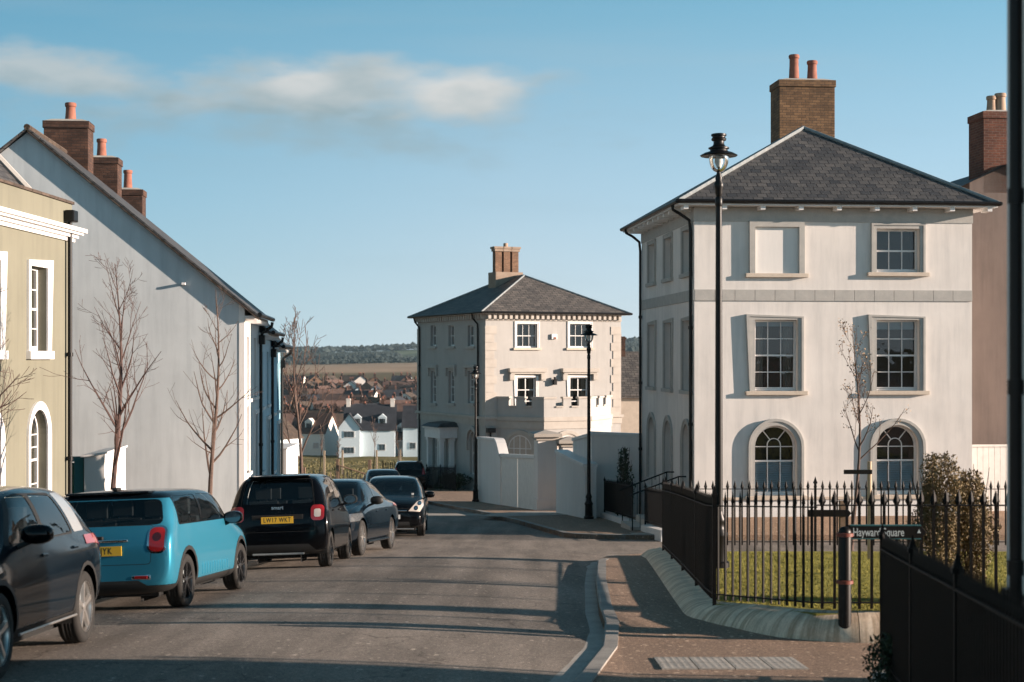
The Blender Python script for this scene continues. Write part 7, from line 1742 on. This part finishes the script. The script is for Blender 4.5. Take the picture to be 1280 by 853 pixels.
# ================================================================ FIELD, TOWN, HILLS
def simple_house(label, px, Y, w, d, rot, h, rh, wmat, rmat, group, wins=2, chim=1, dormer=0, z=None, gable_front=False, chim_mat='brick_brown', name='cottage', win_rows=2):
    x = PX(px, Y); z0 = G(x, Y) - .6 if z is None else z
    rt = empty(name, (x, Y, z0), R(rot)); tag(rt, label, 'house', group); h = h + .6
    ap = (0, h + rh); m = MB()
    m.box(-w / 2, w / 2, 0, d, 0, h)
    if True:   # ridge runs along x, gables at the ends
        m.add([(-w / 2, 0, h), (-w / 2, d, h), (-w / 2, d / 2, h + rh), (w / 2, 0, h), (w / 2, d, h), (w / 2, d / 2, h + rh)], [(0, 1, 2), (3, 5, 4)])
    m.build('wall', wmat, rt)
    m = MB(); o = .25; t = .15; s = rh / (d / 2)
    vs = []
    for xx in (-w / 2 - o, w / 2 + o): vs += [(xx, -o, h - s * o + .05), (xx, d / 2, h + rh + .05), (xx, d + o, h - s * o + .05), (xx, d + o, h - s * o + .05 + t), (xx, d / 2, h + rh + .05 + t), (xx, -o, h - s * o + .05 + t)]
    m.add(vs, [(0, 1, 4, 5), (1, 2, 3, 4), (6, 11, 10, 7), (7, 10, 9, 8), (5, 4, 10, 11), (4, 3, 9, 10), (0, 5, 11, 6), (0, 6, 7, 1), (1, 7, 8, 2), (2, 8, 9, 3)]); r = m.build('roof', rmat, rt)
    for k in range(chim):
        cx = (-w / 2 + .5) if k == 0 else (w / 2 - .5); c = MB(); c.box(cx - .35, cx + .35, d / 2 - .45, d / 2 + .45, h + rh - .9, h + rh + 1.2); c.box(cx - .42, cx + .42, d / 2 - .52, d / 2 + .52, h + rh + 1.0, h + rh + 1.14); co = c.build('chimney', chim_mat, r)
        p = MB(); p.lathe([(.13, 0), (.11, .5)], cx, d / 2 - .15, 8, z0=h + rh + 1.2); p.lathe([(.13, 0), (.11, .5)], cx, d / 2 + .2, 8, z0=h + rh + 1.2); p.build('chimney_pot', 'terracotta', co)
    if wins:
        for rr in range(win_rows):
            for k in range(wins):
                u = -w / 2 + w * (k + .5) / wins; zz = .6 + 1.0 + rr * 2.6
                if zz + 1.2 > h: continue
                f = MB(); f.box(u - .6, u + .6, -.05, .02, zz, zz + 1.2); fo = f.build('window', 'white_paint', rt); g = MB(); g.box(u - .5, u - .03, -.07, -.04, zz + .1, zz + 1.1); g.box(u + .03, u + .5, -.07, -.04, zz + .1, zz + 1.1); g.build('pane', 'window_glass', fo)
    for k in range(dormer):
        u = -w / 2 + w * (k + .5) / dormer; zz = h + rh * .18; yd = d / 2 * .22
        dm = MB(); dm.box(u - .7, u + .7, yd, d / 2, zz, zz + 1.3); dm.add([(u - .8, yd - .1, zz + 1.3), (u + .8, yd - .1, zz + 1.3), (u, yd - .1, zz + 1.95), (u - .8, d / 2, zz + 1.3), (u + .8, d / 2, zz + 1.3), (u, d / 2, zz + 1.95)], [(0, 1, 2), (0, 2, 5, 3), (1, 4, 5, 2), (3, 5, 4)]); do = dm.build('dormer', wmat, rt)
        f = MB(); f.box(u - .5, u + .5, yd - .06, yd, zz + .2, zz + 1.1); fo = f.build('window', 'window_glass', do)
    return rt
plain('white_blue', (0.62, 0.70, 0.74), .85); plain('white_warm', (0.74, 0.68, 0.62), .85); vary('slate_dark', (0.02, 0.022, 0.028), (0.035, 0.037, 0.045), 1, .7, 0, 10, fine=0); vary('tile_red', (0.075, 0.045, 0.036), (0.13, 0.075, 0.058), .8, .85, 0, 10, fine=0)
def front_gable(rt, u, w, h, rh, wmat='white_blue', rmat='slate_dark', yo=-1.2, d=4.5):
    m = MB(); m.box(u - w / 2, u + w / 2, yo, .5, 0, h); m.add([(u - w / 2, yo, h), (u + w / 2, yo, h), (u, yo, h + rh), (u - w / 2, d, h), (u + w / 2, d, h), (u, d, h + rh)], [(0, 1, 2), (3, 5, 4)]); m.build('gable', wmat, rt)
    m = MB(); t = .14; o = .3; s = rh / (w / 2); vs = []
    for yy in (yo - .25, d): vs += [(u - w / 2 - o, yy, h - s * o), (u, yy, h + rh), (u + w / 2 + o, yy, h - s * o), (u + w / 2 + o, yy, h - s * o + t), (u, yy, h + rh + t), (u - w / 2 - o, yy, h - s * o + t)]
    m.add(vs, [(0, 1, 7, 6), (1, 2, 8, 7), (5, 11, 10, 4), (4, 10, 9, 3), (0, 5, 4, 1), (1, 4, 3, 2), (6, 7, 10, 11), (7, 8, 9, 10), (0, 6, 11, 5), (2, 3, 9, 8)]); m.build('gable_roof', rmat, rt)
    for zz in (1.2, 3.9):
        if zz + 1.1 < h + .6:
            f = MB(); f.box(u - .95, u + .95, yo - .06, yo + .01, zz, zz + 1.15); fo = f.build('window', 'white_paint', rt); g = MB()
            for q in (-.85, -.27, .31): g.box(u + q, u + q + .52, yo - .08, yo - .05, zz + .1, zz + 1.05)
            g.build('pane', 'window_glass', fo)
YV = 262.0
sv = F / YV
g0 = simple_house('white two storey house with dark roof, front gable and dormers below the town', 462, YV, 8.6, 8, 3, 4.6, 4.0, 'white_blue', 'slate_dark', None, 2, 2, 2, chim_mat='white_warm', name='village_house'); front_gable(g0, -3.4, 3.6, 5.6, 2.3)
g0.location.z = PZ(571, YV) - .6
g1 = simple_house('small white house with steep dark roof and single dormer right of the gabled white one', 500, YV + 6, 4.6, 8, -6, 2.6, 4.4, 'white_blue', 'slate_dark', None, 1, 0, 1, name='village_house'); g1.location.z = PZ(570, YV) - .6
g2 = simple_house('white house end with dark roof showing right beside the far pale house', 516, YV + 2, 3.4, 8, 0, 4.8, 3.4, 'white_blue', 'slate_dark', None, 1, 0, 0, name='village_house'); g2.location.z = PZ(570, YV) - .6
g3 = simple_house('white gabled house with grey slope just right of the blue terrace', 362, YV - 6, 7.0, 9, 62, 3.6, 3.6, 'white_blue', 'roof_brown', None, 1, 1, 0, name='village_house'); g3.location.z = PZ(572, YV) - .6
g4 = simple_house('cream house with brown tiled roof and one dormer left of the gabled white house', 384, YV + 8, 6.5, 7, -14, 3.8, 3.2, 'white_warm', 'tile_red', None, 2, 1, 1, name='village_house'); g4.location.z = PZ(572, YV) - .6
g5 = simple_house('orange brick house behind the white houses', 502, YV + 60, 9, 8, 4, 5.5, 3.2, 'brick_orange', 'tile_red', None, 2, 2, 0, name='village_house'); g5.location.z = PZ(558, YV + 60) - .6
# town roofs
rnd = random.Random(12)
protos = []
GRP = 'houses of the distant town'
LB = 'small distant town house with a brown or grey roof among bare trees'
spots = []
rows = [(330, 545), (370, 528), (420, 515), (480, 504), (540, 496), (600, 490), (660, 485), (740, 479)]
for ri, (Y, py) in enumerate(rows):
    px = 336 + rnd.uniform(0, 8)
    while px < 530:
        spots.append((px, Y + rnd.uniform(-12, 12), py + rnd.uniform(-2, 2))); px += (rnd.uniform(14, 24) * 560 / Y * 1.4)
for Y, py in ((420, 512), (520, 500), (700, 482)):
    for px in (786, 798): spots.append((px, Y, py))
KD = {}
for i, (px, Y, py) in enumerate(spots):
    if i == 9: KD = kids_of()
    zz = PZ(py, Y) - 5.5
    if i < 9:
        wm, rm = [('brick_red', 'tile_red'), ('white_warm', 'tile_red'), ('brick_orange', 'roof_brown'), ('white_warm', 'slate_dark'), ('brick_brown', 'tile_red'), ('white_blue', 'slate_dark'), ('brick_red', 'roof_brown'), ('white_warm', 'roof_brown'), ('brick_orange', 'tile_red')][i]
        WN = {'brick_red': 'red brick', 'white_warm': 'cream', 'brick_orange': 'orange brick', 'brick_brown': 'brown brick', 'white_blue': 'white'}; RN = {'tile_red': 'dark tiled', 'roof_brown': 'brown tiled', 'slate_dark': 'black slate'}
        p = simple_house('small distant %s town house with a %s roof among bare trees' % (WN[wm], RN[rm]), px, Y, rnd.uniform(9, 17), rnd.uniform(7, 9), rnd.uniform(-20, 20), 5.2, rnd.uniform(2.6, 3.6), wm, rm, GRP, rnd.choice((2, 3, 4)), 2, rnd.choice((0, 0, 1)), name='town_house'); protos.append(p)
    else:
        p = copy_tree(protos[rnd.randrange(9)], KD); p.location = (PX(px, Y), Y, 0); p.rotation_euler = (0, 0, R(rnd.choice((rnd.uniform(-25, 25), rnd.uniform(60, 110)))))
    g = G(p.location.x, Y); p.location.z = min(g - .6, zz) if Y > 600 else g - .6
    k = min(1.0, .70 + Y / 1800); p.scale = (k, k, k)
# distant bare trees
tp = []
for i in range(4):
    t = bare_tree('bare_tree', 'reddish brown bare tree among the distant houses', 0, 500, 0, 9.5, 200 + i, 'bark_far', .24, .16, 24, (20, 65), .48, 2, None, 'bare trees of the distant town', .065, .05, 0, (5, 7)); tp.append(t)
sp2 = []
for Y in (300, 335, 375, 430, 500, 570, 640, 720, 790):
    px = 330 + rnd.uniform(0, 10)
    while px < 528:
        sp2.append((px, Y + rnd.uniform(-15, 15))); px += rnd.uniform(8, 20) * (620 / (Y + 220))
for Y in (400, 480, 600, 740):
    for px in (780, 790, 800): sp2.append((px + rnd.uniform(-4, 4), Y))
KD = kids_of()
for i, (px, Y) in enumerate(sp2):
    t = tp[i] if i < 4 else copy_tree(tp[rnd.randrange(4)], KD); x = PX(px, Y); s = rnd.uniform(.62, .95) if 320 < Y < 660 else rnd.uniform(.45, .65) if Y > 600 else rnd.uniform(.45, .7)
    if 395 < px < 520 and Y < 330: s *= .75
    t.location = (x, Y, G(x, Y) - .3); t.rotation_euler = (0, 0, rnd.uniform(0, 6.28)); t.scale = (s * 1.15, s * 1.15, s)
# saplings on stakes in the field, timber fence
for i, (px, py, top, lb) in enumerate(((401, 596, 530, 'staked bare sapling in the field left of the gabled white house'), (467, 592, 520, 'staked bare sapling in the field before the white house porch'), (497, 588, 532, 'staked bare sapling in the field by the small dark roofed house'), (424, 594, 548, 'short staked bare sapling in the field at the corner post of the timber fence'))):
    x, Y = ground_hit(px, py); z = G(x, Y); bare_tree('field_sapling', lb, x, Y, z, PZ(top, Y) - z, 300 + i, 'bark_warm', .05, .35, 8, (12, 35), .35, 1, None, 'staked saplings in the field', .012, .1, 0, (3, 5))
    s_ = empty('tree_stake', (x + .3, Y - .1, z)); tag(s_, 'short pale stake at the foot of a field sapling', 'stake', 'stakes beside the field saplings'); m = MB(); m.box(-.08, .08, -.08, .08, 0, 2.2); m.build('stake', 'wood_pale', s_)
def field_fence():
    fy = 100.0; rt = empty('field_fence', (PX(430, fy), fy, 0)); tag(rt, 'rough timber post and rail fence with pale palings at the edge of the field', 'fence'); bx = rt.location.x
    x = PX(340, fy); k = 0
    m = MB()
    while x < PX(512, fy):
        m.box(x - bx - .03, x - bx + .03, -.02, .02, G(x, fy) - .1, G(x, fy) + rnd.uniform(.75, 1.05)); x += rnd.uniform(.22, .34)
    m.build('palings', 'wood_pale', rt)
    for px, hh, mt in ((422, 1.75, 'wood_fence'), (462, 1.7, 'wood_fence'), (380, 1.2, 'wood_fence'), (350, 1.2, 'wood_fence'), (500, 1.4, 'wood_fence')):
        x = PX(px, fy - .2); m = MB(); m.box(x - bx - .1, x - bx + .1, -.3, -.1, G(x, fy) - .2, G(x, fy) + hh); m.build('post', mt, rt, bevel=.01)
    a, b = PX(424, fy), PX(462, fy); m = MB(); m.tube([(a - bx, -.35, G(a, fy) + 1.35), (b - bx, -.35, G(b, fy) + .7)], .05, 6); m.build('brace_rail', 'wood_fence', rt)
    g = empty('field_railings', (PX(500, 93), 93, G(-6, 93))); tag(g, 'short dark railings closing the street end left of the far white house', 'railings'); railing_run(g, (PX(478, 93), 93.0), (PX(523, 93), 93.2), lambda x, y: G(x, y) + .1, 1.5, .14, .02, spear=.06)
field_fence()
def rough():
    rnd = random.Random(5); vs = []; fs = []
    for i in range(16000):
        Y = 103 + rnd.random() ** 1.7 * 130; x = PX(rnd.uniform(335, 530), Y); z = G(x, Y) ; h = rnd.uniform(.05, .22) * (1.0 if rnd.random() > .03 else 2.5); a = rnd.uniform(0, 3.14); w = rnd.uniform(.03, .12)
        b = len(vs); vs += [(x - w * math.cos(a), Y - w * math.sin(a), z - .05), (x + w * math.cos(a), Y + w * math.sin(a), z - .05), (x + rnd.uniform(-.15, .15), Y, z + h)]; fs.append((b, b + 1, b + 2))
    vary('rough_grass', (0.085, 0.085, 0.032), (0.19, 0.155, 0.07), .4, .9, 0, 10, fine=0)
    me = bpy.data.meshes.new('rough_grass'); me.from_pydata(vs, [], fs); me.materials.append(MATS['rough_grass']); o = bpy.data.objects.new('rough_grass', me); COL.objects.link(o); kind(o, 'stuff', 'rough tussocky winter grass of the field beyond the street')
rough()
def woods():
    rnd = random.Random(8); vs = []; fs = []
    ico = [(0, 0, 1), (.89, 0, .45), (.28, .85, .45), (-.72, .53, .45), (-.72, -.53, .45), (.28, -.85, .45), (.72, .53, -.1), (-.28, .85, -.1), (-.89, 0, -.1), (-.28, -.85, -.1), (.72, -.53, -.1)]
    fc = [(0, 1, 2), (0, 2, 3), (0, 3, 4), (0, 4, 5), (0, 5, 1), (1, 6, 2), (2, 7, 3), (3, 8, 4), (4, 9, 5), (5, 10, 1), (6, 7, 2), (7, 8, 3), (8, 9, 4), (9, 10, 5), (10, 6, 1)]
    def blob(x, Y, s):
        z = G(x, Y) + s * .35; b = len(vs); k = rnd.uniform(0, 6)
        for (a, bb, c) in ico:
            j = rnd.uniform(.75, 1.25); vs.append((x + (a * math.cos(k) - bb * math.sin(k)) * s * j, Y + (a * math.sin(k) + bb * math.cos(k)) * s * j, z + c * s * rnd.uniform(.7, 1.2)))
        fs.extend([tuple(b + i for i in f) for f in fc])
    for i in range(7500):
        Y = rnd.uniform(1780, 2180); pxx = rnd.uniform(330, 492 if rnd.random() > .15 else 500); 
        if Y > 2100 and pxx > 470: continue
        blob(PX(pxx, Y), Y, rnd.uniform(3.5, 6))
    for i in range(900): Y = rnd.uniform(2450, 2600); blob(PX(rnd.uniform(300, 840), Y), Y, rnd.uniform(5, 9))
    for Yh in (1452, 1730):
        for i in range(320): blob(PX(rnd.uniform(330, 540), Yh) , Yh + rnd.uniform(-4, 4) + 14 * math.sin(i * .01), rnd.uniform(1.6, 3.4))
    for i in range(1500): Y = rnd.uniform(1500, 2300); blob(PX(rnd.uniform(760, 830), Y), Y, rnd.uniform(5, 9))
    me = bpy.data.meshes.new('hill_woodland'); me.from_pydata(vs, [], fs); me.materials.append(MATS['wood_crowns']); o = bpy.data.objects.new('hill_woodland', me); COL.objects.link(o); kind(o, 'stuff', 'dark far woodland and hedges on the hills above the town')
woods()
# dark-roofed house seen between the far house and the corner house
dk = simple_house('pale rendered house with a grey slate roof between the far house and the corner house', 800, 100, 8, 7, 6, 5.2, 2.7, 'stone_warm', 'slate_far', None, 0, 1, 0, name='village_house'); dk.location.z = PZ(495, 100) - 5.8
dk.location.x = PX(775, 100) + 4.0

# ================================================================ HAZE
def haze():
    m = MB(); m.box(-2700, 2700, -70, 4050, -25, 34); o = m.build('haze', 'white_paint'); mt = bpy.data.materials.new('haze_air'); mt.use_nodes = True; nt = mt.node_tree; nt.nodes.clear()
    out = nt.nodes.new('ShaderNodeOutputMaterial'); v = nt.nodes.new('ShaderNodeVolumePrincipled'); v.inputs['Color'].default_value = (0.62, 0.86, 1.0, 1); v.inputs['Density'].default_value = HAZE; v.inputs['Anisotropy'].default_value = 0.1
    nt.links.new(v.outputs[0], out.inputs['Volume']); o.data.materials.clear(); o.data.materials.append(mt); kind(o, 'stuff', 'thin blue winter haze over the valley')
if HAZE > 0: haze()
